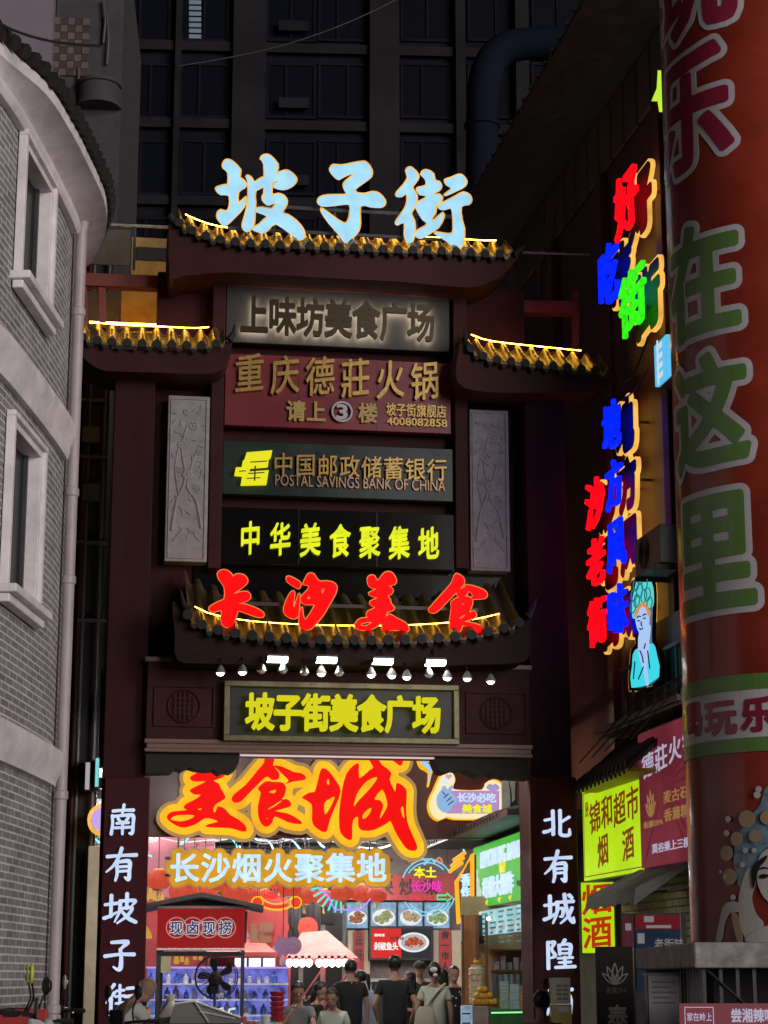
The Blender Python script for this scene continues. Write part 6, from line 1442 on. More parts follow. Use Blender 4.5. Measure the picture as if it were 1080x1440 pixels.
# arrow sign
AF = face_frame(654, 30.5, -55)
t = Thing('arrow_neon_sign', 'amber outlined arrow neon beside the green lemon drink sign', 'neon sign', AF, (AF.p(654, 1290)[0], .1, AF.p(654, 1290)[1]))
pts = [(642, 1240), (664, 1202), (664, 1288), (645, 1298)]
t.part('plate', prism(B(), [[AF.p(*q, 0) for q in pts]], 0, .08), mat('arrow_plate', (.10, .06, .02), .5))
t.part('amber_tube', tube(B(), [(lambda q: (q[0], -.05, q[1]))(AF.p(*q_, -.05)) for q_ in pts], .035, 7, closed=True), glow('arrow_amber', (1.0, .42, .02), 1.1))
for k in range(3): t.part('ray_tube', tube(B(), [(lambda q: (q[0], -.05, q[1]))(AF.p(*q_, -.05)) for q_ in ((632+k*3, 1226-k*8), (650+k*2, 1213-k*7))], .03, 6), MATS['arrow_amber'])
write(t, AF, '香炸', 648, 1228, 660, 1264, -.06, .03, e_wb, .03, vertical=True); write(t, AF, '串', 650, 1268, 661, 1286, -.06, .03, MATS['arrow_amber'], .03)
x0, x1, z0, z1 = AF.rect(648, 1290, 668, 1324, -.25)
t = Thing('menu_board', 'pale lilac menu board under the amber arrow neon', 'menu board', AF, ((x0+x1)/2, 0, z0)); t.part('face', box(B(), x0, x1, -.25, -.23, z0, z1), glow('menu_lilac', (.45, .48, .75), .8)); t.part('frame', box(B(), x0-.03, x1+.03, -.228, -.1, z0-.03, z1+.03), m_dgrey); b = B()
for j in range(6): xx = x0+.06+j*(x1-x0-.1)/6; box(b, xx, xx+.03, -.255, -.2505, z0+.08, z1-.06)
t.part('print', b, MATS['ink'])
# the stall below: posts, back shelf, counter
ST = face_frame(695, 29.0, -4)
t = Thing('drink_stall', 'wooden drink stall with shelves of cups and a green lit counter under the lemon sign', 'stall', ST, (ST.p(695, 1440)[0], .6, 0))
x0, x1, z0, z1 = ST.rect(645, 1316, 742, 1440)
t.part('back_wall', box(B(), x0, x1+.3, 1.2, 1.3, 0, z1+.6), mat('stall_back', (.45, .32, .18), .6, var=.2)); 
for px in ((649, 653), (668, 673), (682, 686)): xa, xb, _, _ = ST.rect(px[0], 1350, px[1], 1352); t.part('post', box(B(), xa, xb, .1+.2*(px[0] > 660), .16+.2*(px[0] > 660), 0, z1+.3), m_wood)
xa, xb, za, zb = ST.rect(652, 1318, 670, 1400, .5); t.part('wood_panel', box(B(), xa, xb, .5, .54, .9, z1+.3), mat('orange_wood', (.42, .17, .05), .5, var=.3, stretch=(8, 8, 1)))
for py in (1336, 1366): zz = ST.p(715, py, .9)[1]; xa = ST.p(690, 1350, .9)[0]; t.part('shelf', box(B(), xa, x1+.2, .75, 1.19, zz-.012, zz+.012), m_wood)
b = B(); rr = random.Random(8)
for k in range(5):
    xx = ST.p(695+k*9, 1350, .8)[0]; zz = ST.p(715, 1366, .9)[1]+.014; box(b, xx, xx+.08, .82, .98, zz, zz+rr.uniform(.1, .22), .01)
t.part('carton', b, mat('carton_mixed', (.32, .28, .34), .6, var=.4, scale=6))
for k in range(5):
    xx = ST.p(695+k*8.5, 1390, .6)[0]; b = B(); lathe(b, [(.03, .0), (.045, .36), (.047, .36), (.047, .38), (.0, .38)], (xx, .62, ST.p(700, 1408, .6)[1]), 12); t.part('cup_stack', b, mat('cup_grey', (.22, .26, .28), .35), smooth=True)
zz = ST.p(715, 1419, 0)[1]
t.part('counter', box(B(), ST.p(689, 1430)[0], x1, -.1, .5, .0, zz, .01), mat('green_counter', (.03, .12, .03), .5, var=.3)); t.part('light_strip', tube(B(), [(ST.p(691, 1425)[0], -.115, zz-.05), (x1, -.115, zz-.04)], .012, 6), glow('green_strip', (.3, .9, .35), 1.2))
xa, xb, _, zb = ST.rect(648, 1414, 664, 1440); t.part('fridge', box(B(), xa, xb, -.1, .4, .0, zb, .01), glow('fridge_light', (.45, .65, .85), .5, .4, 6))
for k in range(3): t.part('fridge_rail', box(B(), xa+.02, xb-.02, -.108, -.1005, zb-.12-k*.13, zb-.10-k*.13), MATS['ink'])
xa, xb, _, zb = ST.rect(664, 1415, 688, 1440); t.part('crate_table', box(B(), xa+.004, xb-.004, -.05, .45, 0, zb, .01), mat('grey_box', (.25, .2, .19), .7, var=.3))
t.part('tube_lamp', tube(B(), [(x0+.4, .3, z1+.25), (x1-.05, .3, z1+.25)], .022, 6), glow('warm_tube', (1.0, .86, .62), 9))
for k, (px, m__) in enumerate((((703, 1380, 716, 1414), mat('menu_card_green', (.30, .42, .33), .4, var=.3, scale=12)), ((717, 1384, 730, 1414), mat('menu_card_blue', (.33, .48, .52), .4, var=.3, scale=12)), ((731, 1386, 741, 1414), mat('menu_card_orange', (.5, .24, .08), .4, var=.3, scale=12)))):
    xa, xb, za, zb = ST.rect(*px, .05); T = Thing('menu_card', ('greenish menu card leaning on the drink stall counter', 'pale blue menu card in the middle of the drink stall counter', 'orange menu card at the gate end of the drink stall counter')[k], 'menu card', ST, ((xa+xb)/2, .1, zz))
    b = B(); box(b, xa, xb, .04, .055, zz+.002, zb, .003); o = T.part('card', b, m__)
    for j in range(5): T.part('print_line', box(B(), xa+.02, xb-.03, .034, .0395, zb-.05-j*.05, zb-.035-j*.05), MATS['paper'], o)
b = B(); zz2 = ST.p(676, 1415)[1]; rr = random.Random(6); kk = 0
for lv, n in ((0, 6), (1, 4), (2, 2)):
    for i in range(n):
        px = 668+lv*4+i*5.6; xx = ST.p(px, 1400, .15)[0]
        T = Thing('pomelo', 'yellow orange fruit piled on the grey box beside the drink stall counter', 'fruit', ST, (xx, .12, zz2+lv*.085), group='yellow fruit piled on the grey box')
        b = B(); ball(b, (xx, .12, zz2+.055+lv*.085), .056, 1, 1, .95, 2); o = T.part('skin', b, mat('fruit_skin', (.62, .33, .03), .45, var=.25, scale=9), smooth=True); T.part('stem', tube(B(), [(xx, .12, zz2+.105+lv*.085), (xx+.004, .12, zz2+.125+lv*.085)], .006, 5), m_wood, o)
# glass tower of lemons at the stall corner
xx = ST.p(671, 1380, .0)[0]; za = ST.p(671, 1412)[1]; zb = ST.p(671, 1362)[1]
T = Thing('lemon_jar', 'tall clear jar stacked with lemons at the stall corner', 'jar', ST, (xx, .3, za)); b = B(); lathe(b, [(.0, 0), (.13, 0), (.13, zb-za), (.10, zb-za+.02), (.10, zb-za+.05), (0, zb-za+.06)], (xx, .35, za), 16)
gm = mat('jar_ribbed', (.55, .47, .33), .25, var=.4, scale=14); T.part('jar', b, gm, smooth=True); b = B()
for k in range(5): lathe(b, [(.131, 0), (.137, .01), (.131, .02)], (xx, .35, za+.06+k*.085), 16)
T.part('hoops', b, m_gold); b = B(); lathe(b, [(.05, 0), (.07, .03), (.03, .09), (.05, .14), (0, .17)], (xx, .35, zb+.062), 12); T.part('lid', b, mat('fruit_skin', (.6, .3, .03)), smooth=True)
# pale torn banner strip beside the right column
x0, x1, z0, z1 = I0.rect(706, 1085, 742, 1158, -.5)
t = Thing('torn_banner', 'pale torn banner with black strokes hanging beside the finger heart sign', 'banner', I0, ((x0+x1)/2, -.45, z1)); t.part('cloth', box(B(), x0, x1, -.5, -.46, z0, z1), mat('pale_cloth', (.45, .46, .40), .8, var=.2)); b = B()
for pts in ([(714,1090),(718,1120),(716,1150),(720,1120)], [(726,1095),(732,1110),(728,1140),(724,1120)], [(718,1130),(734,1118),(736,1122),(720,1136)], [(734,1145),(740,1100),(741,1130)]): prism(b, [[I0.p(*q, -.505) for q in spline(pts, 3)]], -.505-.001*len(b.verts)/100, -.501)
t.part('brush_print', b, m_black)

b = B()
for x in (-2.6, -1.4, -.2, 1.0, 1.9): box(b, x-.05, x+.05, 24.75, 29.85, 4.75, 4.85)
for y in (25.5, 27.4, 29.2): box(b, -2.8, 2.1, y-.05, y+.05, 4.855, 4.93)
t = Thing('passage_frame', 'black steel frame spanning the passage just behind the gate beam', 'frame', WF, (-.3, 27, 4.75)); t.part('beams', b, m_black)
# ------------------------------------------------------------------ people
def skin_mesh(chains, sub=1):
    """chains of (point, radius); chains that start at an existing point join there; the first point is the root"""
    me = bpy.data.meshes.new('skin'); bm = bmesh.new(); sk = bm.verts.layers.skin.verify(); key = {}
    def vert(p, r, root=False):
        k = tuple(round(c, 4) for c in p)
        if k not in key:
            v = bm.verts.new(p); v[sk].radius = (r, r) if not isinstance(r, tuple) else r; v[sk].use_root = root; key[k] = v
        return key[k]
    first = True
    for ch in chains:
        prev = None
        for p, r in ch:
            v = vert(p, r, first); first = False
            if prev is not None and prev is not v and not bm.edges.get((prev, v)): bm.edges.new((prev, v))
            prev = v
    bm.to_mesh(me); bm.free()
    o = bpy.data.objects.new('skin', me); COL.objects.link(o)
    o.modifiers.new('skin', 'SKIN').use_smooth_shade = True
    s = o.modifiers.new('sub', 'SUBSURF'); s.levels = sub; s.render_levels = sub
    r = bpy.data.meshes.new_from_object(o.evaluated_get(bpy.context.evaluated_depsgraph_get()))
    bpy.data.objects.remove(o); bpy.data.meshes.remove(me); return r
def fuse(bm, vox):
    me = bpy.data.meshes.new('f'); bm.to_mesh(me); bm.free(); o = bpy.data.objects.new('f', me); COL.objects.link(o)
    m = o.modifiers.new('r', 'REMESH'); m.mode = 'VOXEL'; m.voxel_size = vox; m.use_smooth_shade = True
    s = o.modifiers.new('s', 'SMOOTH'); s.iterations = 2; s.factor = .5
    r = bpy.data.meshes.new_from_object(o.evaluated_get(bpy.context.evaluated_depsgraph_get()))
    bpy.data.objects.remove(o); bpy.data.meshes.remove(me); return r
V_ = Vector
m_skin = mat('skin', (.42, .24, .17), .55, var=.06); m_hair = mat('black_hair', (.012, .010, .010), .45, var=.2, scale=30, stretch=(1, 1, .2))
m_eye = mat('eye_dark', (.02, .015, .012), .2)
def person(label, px, Y, head_px, face=0, shirt=None, pants=None, sit=False, lean=0, nod=0, arms=None, hair='short', female=False, H=None, bag=None, group=None, dx=0):
    """face: heading in degrees, 0 looks away from the viewer, 180 towards the viewer; head_px: picture row of the crown"""
    top = P(px, head_px, Y); base = V_((top.x, top.y, 0)); hz = top.z
    Hs = H or (1.62 if female else 1.72); k = Hs/1.72
    seat = .46 if sit else .9*k
    if not sit: lift = 0
    pel = V_((0, 0, .92*k if not sit else hz-.80*k*math.cos(math.radians(lean))-.0))
    L = math.radians(lean); up = V_((0, math.sin(L), math.cos(L))); fw = V_((0, math.cos(L), -math.sin(L)))
    sw = (.155 if female else .178)*k
    spine = pel+up*.22*k; chest = pel+up*.42*k; neck = pel+up*.545*k; N = math.radians(lean*.3+nod); hu = V_((0, math.sin(N), math.cos(N))); hf = V_((0, math.cos(N), -math.sin(N)))
    hb = neck+hu*.06*k; hc = neck+hu*.15*k+hf*.02
    W_ = .9 if female else 1.0
    body = [[(pel, (.125*W_*k, .09*k)), (spine, (.115*W_*k, .09*k)), (chest, (.14*W_*k, .105*k)), (neck, .058*k), (hb, .052*k), (hc, .07*k)]]
    cloth_t = [[(pel-up*.13, (.19*W_*k, .14*k)), (spine, (.182*W_*k, .14*k)), (chest, (.172*W_*k, .132*k)), (neck-up*.035, .072*k)]]
    hands = []; A = arms or ('down', 'down')
    for s, a in zip((-1, 1), A):
        sh = chest+up*.045*k+V_((s*sw, 0, 0))
        if a == 'down': el = sh+V_((s*.075, -.02, -.28))*k; wr = el+V_((s*.0, .06, -.25))*k; hd = V_((0, .15, -1))
        elif a == 'bent': el = sh+V_((s*.08, -.05, -.27))*k; wr = el+V_((-s*.10, .21, .06))*k; hd = V_((-s*.4, .9, .2))
        elif a == 'pocket': el = sh+V_((s*.105, -.07, -.27))*k; wr = el+V_((-s*.06, .10, -.2))*k; hd = V_((-s*.2, .3, -1))
        elif a == 'reach': el = sh+V_((s*.16, .10, -.16))*k; wr = el+V_((s*.2, .14, -.0))*k; hd = V_((s*.9, .4, 0))
        elif a == 'front': el = sh+V_((s*.02, .18, -.2))*k; wr = el+V_((-s*.04, .22, -.06))*k; hd = V_((0, 1, -.2))
        elif a == 'face': el = sh+V_((s*.06, .16, -.24))*k; wr = el+V_((-s*.14, .06, .22))*k; hd = V_((-s*.4, .1, .9))
        hd.normalize(); q = wr+hd*.05
        body.append([(chest, (.14*W_*k, .105*k)), (sh, .06*k), (sh.lerp(el, .5), .047*k), (el, .04*k), (el.lerp(wr, .35), .038*k), (wr, .027*k), (q, (.034, .02))])
        cloth_t.append([(chest, (.166*W_*k, .128*k)), (sh, .072*k), (sh.lerp(el, .6), .064*k)])
        side = hd.cross(V_((s, .2, .1))); side = side.normalized() if side.length > .01 else V_((0, 1, 0)); hands.append((q, hd, side, s))
    cloth_p = [[(pel+V_((0, 0, .04)), (.165*W_*k, .13*k)), (pel-V_((0, 0, .04)), (.168*W_*k, .135*k))]]
    for s in (-1, 1):
        hp = pel+V_((s*.09*k, 0, -.06*k))
        if sit: kn = hp+V_((s*.07, .42*k, .0)); an = V_((kn.x, kn.y-.03, max(.08, kn.z-.44*k)))
        else: kn = V_((hp.x+s*.015, .03+.04*s, .48*k)); an = V_((hp.x+s*.02, -.03+.03*s, .08))
        to = an+V_((s*.03, .15, -.045))
        body.append([(pel, (.125*W_*k, .09*k)), (hp, .085*k), (hp.lerp(kn, .5), .075*k), (kn, .055*k), (kn.lerp(an, .35), .052*k), (an, .036*k), (to, .03)])
        cloth_p.append([(pel-V_((0, 0, .04)), (.168*W_*k, .135*k)), (hp, .10*k), (hp.lerp(kn, .5), .092*k), (kn, .075*k), (kn.lerp(an, .5), .07*k), (an+V_((0, 0, .04)), .06*k)])
    bm = B(); m_ = skin_mesh(body); bm.from_mesh(m_); bpy.data.meshes.remove(m_)
    R3 = Matrix((V_((1, 0, 0)), hf, hu)).transposed().to_4x4()
    def hball(off, r, sx, sy, sz, sub=2): bmesh.ops.create_icosphere(bm, subdivisions=sub, radius=1, matrix=Matrix.Translation(hc) @ R3 @ Matrix.Translation(off) @ Matrix.Diagonal((r*sx, r*sy, r*sz, 1)))
    hball((0, -.005, .03), .1*k, .78, .95, 1.08, 3); hball((0, .028, -.045), .07*k, .8, .9, .95, 2); hball((0, .102*k, -.005), .016, .8, 1.0, 1.5, 1)
    hball((0, .092*k, -.05), .02, 1.2, .5, .4, 1)
    for s in (-1, 1): hball((s*.078*k, -.01, .005), .026, .4, .8, 1.2, 1)
    for q, hd, side, s in hands:
        nrm = hd.cross(side)
        for j in range(4):
            b0 = q+side*(-.024+.016*j)+hd*.02; Lf = (.06, .07, .066, .05)[j]
            tube(bm, [b0, b0+hd*Lf*.5+nrm*.004*s, b0+hd*Lf*.85+nrm*.018*s], [.0095, .009, .0075], 6)
        tube(bm, [q-side*.03-hd*.02, q-side*.048+hd*.012, q-side*.05+hd*.036], [.0105, .010, .008], 6)
    face_r = math.radians(face)
    Mx = Matrix.Translation(base) @ Matrix.Rotation(face_r, 4, 'Z')
    if not sit: Mx = Mx @ Matrix.Translation((0, 0, 0))
    hoff = hc+hu*.14*k
    Mx = Mx @ Matrix.Translation((-hoff.x, -hoff.y*0.0, 0))
    body_m = fuse(bm, .0085); body_m.name = 'person'; body_m.materials.append(m_skin)
    o = bpy.data.objects.new('person', body_m); COL.objects.link(o); o.matrix_world = Mx
    o['label'] = label; o['category'] = 'person'
    if group: o['group'] = group
    def child(name, me_or_bm, m, lab=None):
        if isinstance(me_or_bm, bmesh.types.BMesh): c = link_mesh(name, me_or_bm, m, True)
        else:
            me_or_bm.materials.append(m); me_or_bm.name = name; c = bpy.data.objects.new(name, me_or_bm); COL.objects.link(c)
        c.parent = o; return c
    child('shirt', skin_mesh(cloth_t, 2), shirt); child('trousers', skin_mesh(cloth_p, 2), pants)
    hm = B(); loc = lambda off: Matrix.Translation(hc) @ R3 @ Matrix.Translation(off)
    bmesh.ops.create_icosphere(hm, subdivisions=4, radius=1, matrix=loc((0, -.012, .042)) @ Matrix.Diagonal((.090*k, .108*k, .112*k, 1)))
    inv = (Matrix.Translation(hc) @ R3).inverted()
    if hair == 'bald':
        dele = [v for v in hm.verts if not (-.04 < (inv @ v.co).z < .03 and (inv @ v.co).y < .01)]
    else: dele = [v for v in hm.verts if ((inv @ v.co).y > .045*k and (inv @ v.co).z < .085) or ((inv @ v.co).z < (-.02 if hair == 'short' else -.05) )or ((inv @ v.co).y > .0 and (inv @ v.co).z < .035)]
    bmesh.ops.delete(hm, geom=dele, context='VERTS')
    rr = random.Random(int(px))
    for v in hm.verts: v.co += V_((rr.uniform(-1, 1), rr.uniform(-1, 1), rr.uniform(-1, 1)))*.004
    if hair == 'bun': bmesh.ops.create_icosphere(hm, subdivisions=2, radius=1, matrix=loc((0, -.115, .06)) @ Matrix.Diagonal((.05, .045, .055, 1)))
    if hair == 'long': bmesh.ops.create_icosphere(hm, subdivisions=3, radius=1, matrix=loc((0, -.06, -.06)) @ Matrix.Diagonal((.085, .05, .15, 1)))
    if hair == 'pony': tube(hm, [(inv.inverted() @ V_(p)) for p in ((0, -.1, .06), (0, -.14, .02), (0, -.13, -.1), (0, -.11, -.2))], [.03, .038, .034, .01], 8)
    child('hair', hm, m_hair if hair != 'bald' else mat('grey_stubble', (.30, .20, .155), .7))
    em = B()
    for s in (-1, 1):
        bmesh.ops.create_icosphere(em, subdivisions=1, radius=1, matrix=loc((s*.031*k, .086*k, .018)) @ Matrix.Diagonal((.012, .006, .006, 1)))
    child('eyes', em, m_eye)
    if bag: bag(o, child, chest, pel, sw, k, up)
    return o
t_black = mat('black_tee', (.014, .014, .016), .85, var=.2, scale=5, bump=.5); t_white = mat('white_tee', (.62, .62, .57), .85, var=.1, scale=5, bump=.5); t_grey = mat('grey_tee', (.20, .20, .21), .85, var=.2, scale=5, bump=.5)
t_blue = mat('pale_blue_shirt', (.36, .42, .60), .85, var=.1, scale=5, bump=.5); p_dark = mat('dark_trousers', (.02, .022, .028), .85, var=.2, bump=.3); p_jean = mat('pale_jeans', (.30, .36, .48), .85, var=.2, bump=.3); p_green = mat('grey_green_trousers', (.09, .11, .10), .85, var=.2, bump=.3)
t_mint = mat('mint_shirt', (.50, .56, .46), .85, var=.1, scale=5, bump=.5)
def tote(o, child, chest, pel, sw, k, up):
    b = B(); c = pel+V_((-.12, -.17, .04)); lathe(b, [(0.02, -.2), (.13, -.17), (.15, -.02), (.12, .14), (.07, .2)], c, 16)
    for v in b.verts: v.co.y = c.y+(v.co.y-c.y)*.42
    child('tote_bag', b, mat('cream_canvas', (.48, .45, .34), .9, var=.12, bump=.4))
    child('strap', tube(B(), spline([c+V_((0, -.01, .19)), chest+V_((-.02, -.13, -.05)), chest+V_((.12, -.08, .11)), chest+V_((.15, .02, .12))], 5, False), .014, 6), MATS['cream_canvas'])
    b = B(); ball(b, chest+up*.27+V_((0, -.135, .04)), .04, 1.3, .7, 1, 2); ball(b, chest+up*.24+V_((.02, -.14, .0)), .03, 1.2, .7, 1, 1); child('hair_clip', b, mat('white_clip', (.7, .68, .66), .4))
person('man in black tee and dark trousers standing with his back turned, nearest the passage middle', 555, 28.0, 1351, 4, t_black, p_dark, arms=('pocket', 'pocket'), H=1.76)
person('woman in mint top with cream tote bag and white hair clip, back turned', 611, 27.6, 1352, -6, t_mint, p_green, arms=('pocket', 'down'), hair='bun', female=True, H=1.66, bag=tote)
person('man in black tee reaching an arm sideways beside the pink tent', 493, 29.4, 1356, 14, t_black, p_dark, arms=('reach', 'down'), H=1.72)
person('woman in pale blue top and light jeans leaning sideways beside the reaching man', 521, 30.2, 1370, 55, t_blue, p_jean, lean=14, nod=14, arms=('front', 'front'), hair='pony', female=True, H=1.6)
def cap(o, child, chest, pel, sw, k, up):
    c = chest+up*.30; b = B(); ball(b, c+V_((0, .0, .045)), .106, .92, 1.05, .8, 3); b2 = [v for v in b.verts if v.co.z < c.z+.02]; bmesh.ops.delete(b, geom=b2, context='VERTS'); lathe(b, [(.0, .02), (.085, .02), (.085, .03), (0, .032)], c+V_((0, .09, .005)), 14); child('cap', b, p_dark)
person('man in dark cap and black shirt facing the viewer at the back', 590, 32.5, 1363, 176, t_black, p_dark, arms=('down', 'down'), bag=cap, H=1.72)
person('short dark haired person in black turned sideways between the two walkers', 577, 31.0, 1376, 100, t_black, p_dark, arms=('bent', 'bent'), H=1.55, hair='long', female=True)
def dots(o, child, chest, pel, sw, k, up):
    b = B(); rr = random.Random(1)
    for q in range(9): ball(b, chest+V_((rr.uniform(-.12, .12), .118, rr.uniform(-.35, .05))), .014, 1, .5, 1, 1)
    child('flower_print', b, m_white)
person('woman in black dress with small white flowers facing the viewer by the stall', 638, 30.4, 1365, 188, t_black, p_dark, arms=('bent', 'down'), hair='bun', female=True, H=1.63, bag=dots)
person('dark haired person half hidden behind the woman with the tote bag', 622, 31.5, 1369, 10, t_black, p_dark, hair='long', female=True, H=1.6)
def stool(px, Y, label):
    q = P(px, 1375, Y); T = Thing('plastic_stool', label, 'stool', WF, (q.x, q.y, 0)); b = B(); lathe(b, [(0, .44), (.17, .44), (.18, .455), (.17, .47), (0, .47)], (q.x, q.y, 0), 16); T.part('seat', b, mat('stool_red', (.4, .04, .04), .4))
    for sx in (-1, 1):
        for sy in (-1, 1): T.part('leg', tube(B(), [(q.x+sx*.10, q.y+sy*.10, .44), (q.x+sx*.15, q.y+sy*.15, 0)], .018, 6), MATS['stool_red'])
for px, Y, hp, f, sh, arms, hr, fem, lab in ((417, 26.3, 1384, 190, t_grey, ('front', 'face'), 'short', False, 'seated man in grey shirt raising a hand to his mouth beside the red basket stack'), (438, 27.6, 1384, 250, t_black, ('down', 'down'), 'long', True, 'seated dark haired woman in black turned sideways behind the man in grey'), (471, 27.0, 1393, 165, t_mint, ('down', 'bent'), 'short', True, 'seated woman in pale top in front of the reaching man')):
    person(lab, px, Y, hp, f, sh, p_dark, sit=True, lean=8, nod=12, arms=arms, hair=hr, female=fem); stool(px, Y, 'red plastic stool under the '+lab.split(' in ')[0])
person('bald old man in white tee bending his head down in front of the couplet board', 158, 20.3, 1374, -62, t_white, p_dark, sit=True, lean=26, nod=34, arms=('front', 'front'), hair='bald')
person('person seen only by dark hair at the lower edge beside the beige box', 762, 17.0, 1419, 10, t_black, p_dark, H=1.36, hair='short')

# ------------------------------------------------------------------ scooters and small things along the left
def scooter(label, px, Y, head, body_m, mirror_m=None, zoff=0, group='scooters parked along the left'):
    q = P(px, 1375, Y); T = Thing('scooter', label, 'scooter', WF, (0, 0, 0), group=None); m_rub = mat('tyre_rubber', (.015, .015, .015), .8); m_seat = mat('seat_vinyl', (.02, .018, .018), .35)
    def wheel(x, nm):
        b = B(); ring = [(x+.19*math.cos(a*PI/12), 0, .24+.19*math.sin(a*PI/12)) for a in range(24)]; tube(b, ring, .05, 8, closed=True); w_ = T.part('wheel', b, m_rub, smooth=True)
        b = B(); lathe(b, [(0, -.03), (.14, -.03), (.15, -.02), (.15, .02), (.14, .03), (0, .03)], (x, 0, .24), 20, 'y'); T.part('rim', b, m_dgrey, w_)
    wheel(.62, 0); wheel(-.55, 1)
    b = B(); lo = lambda pts, hw: [(x, hw, z) for x, z in pts]
    def slab(pts, hw, m, nm, parent=None, bev=.03):
        b = B(); prism(b, [[(x, z) for x, z in spline(pts, 3)]], -hw, hw); bmesh.ops.recalc_face_normals(b, faces=b.faces); bmesh.ops.bevel(b, geom=[e for e in b.edges if abs(e.verts[0].co.y-e.verts[1].co.y) < 1e-6 and len(e.link_faces) == 2 and e.calc_face_angle(0) > .9], offset=min(bev, .012), segments=2, affect='EDGES'); return T.part(nm, b, m, parent, smooth=True)
    body = slab([(-.82, .66), (-.6, .74), (-.1, .66), (.02, .42), (.3, .32), (.42, .34), (.44, .26), (-.1, .24), (-.4, .36), (-.72, .44), (-.88, .56)], .15, body_m, 'body')
    slab([(.34, .30), (.42, .30), (.50, .62), (.47, .95), (.38, 1.02), (.34, .98), (.42, .66)], .19, body_m, 'front_shield')
    slab([(-.78, .74), (-.6, .80), (-.2, .77), (-.02, .72), (-.02, .67), (-.3, .68), (-.7, .69)], .14, m_seat, 'seat')
    slab([(.40, .50), (.55, .50), (.78, .44), (.80, .40), (.6, .46), (.44, .42)], .08, body_m, 'mudguard', bev=.015)
    T.part('fork', tube(B(), [(.62, .08, .24), (.50, .07, .6), (.42, .03, .95)], .022, 7), m_chrome); T.part('fork', tube(B(), [(.62, -.08, .24), (.50, -.07, .6), (.42, -.03, .95)], .022, 7), m_chrome)
    hb = T.part('handlebar', tube(B(), spline([(.24, -.34, 1.06), (.34, -.18, 1.05), (.38, 0, 1.03), (.34, .18, 1.05), (.24, .34, 1.06)], 4, False), .016, 8), m_black)
    for s in (-1, 1):
        T.part('grip', tube(B(), [(.25, s*.33, 1.06), (.17, s*.42, 1.06)], .022, 8), m_seat, hb); T.part('brake_lever', tube(B(), [(.29, s*.26, 1.05), (.27, s*.40, 1.045)], .008, 5), m_chrome, hb)
        st = T.part('mirror', tube(B(), spline([(.32, s*.2, 1.06), (.36, s*.25, 1.16), (.34, s*.29, 1.27)], 4, False), .008, 6), m_black)
        b = B(); ball(b, (.34, s*.30, 1.32), .065, .28, .8, 1.05, 3); T.part('mirror_shell', b, mirror_m or m_black, st, smooth=True)
        b = B(); lathe(b, [(0, -.021), (.05, -.021), (.05, -.017), (0, -.017)], (.34, s*.30, 1.32), 16, 'x'); T.part('mirror_glass', b, m_chrome, st)
    b = B(); ball(b, (.47, 0, .97), .075, .6, 1.3, .8, 2); T.part('headlight', b, mat('lamp_glass', (.5, .5, .5), .1, coat=.5), smooth=True)
    b = B(); box(b, .38, .40, -.14, .14, 1.02, 1.16, .008); T.part('dash', b, m_black)
    b = B(); box(b, -.90, -.86, -.06, .06, .56, .62, .01); T.part('tail_light', b, mat('tail_red', (.4, .01, .01), .2))
    T.part('stand', tube(B(), [(-.05, .12, .28), (-.1, .26, .02)], .012, 6), m_dgrey)
    T.o.matrix_world = Matrix.Translation((q.x, q.y, zoff)) @ Matrix.Rotation(math.radians(head), 4, 'Z'); return T
m_cream2 = mat('cream_mirror_shell', (.5, .44, .34), .4); m_yel2 = mat('yellow_mirror_shell', (.62, .62, .08), .35)
m_sw = mat('scooter_white', (.42, .43, .42), .3, coat=.5); m_sb = mat('scooter_black', (.02, .02, .022), .3, coat=.5)
b = B(); box(b, -3.2, -2.0, 11.0, 22.5, 0.004, .15, .02); structure('pavement', b, mat('pavement_slab', (.2, .19, .18), .7, var=.3, scale=3))
scooter('white scooter with yellow mirror shells at the foot of the brick house', -30, 13.8, 12, m_sw, m_yel2, .21)
scooter('black scooter facing out beside the drainpipe', 84, 15.8, 225, m_sb, None, .12)
scooter('black scooter with cream round mirror beside the old man', 132, 19.6, 200, m_sb, m_cream2, .14)
scooter('black scooter parked right of the old man by the couplet board', 218, 19.3, 215, m_sb, None, .05)
# red barrier by the house wall
q = P(25, 1375, 14.6); T = Thing('red_barrier', 'low red barrier board behind the white scooter', 'barrier', WF, (q.x, q.y, .15)); T.part('board', box(B(), q.x-.5, q.x+.17, 14.9, 14.94, .5, P(40, 1419, 14.9).z, .006), mat('barrier_red', (.38, .03, .03), .5, var=.15))
for xx in (q.x-.4, q.x+.1): T.part('post', box(B(), xx-.02, xx+.02, 14.945, 14.98, .15, 1.2), m_dgrey)
for k in range(3): T.part('character', add_glyph(B(), '停车位'[k], q.x-.04+k*.055, q.x+.0+k*.055, P(40, 1430, 14.9).z, P(40, 1424, 14.9).z, 14.893, .005), mat('pale_print', (.5, .35, .33)))
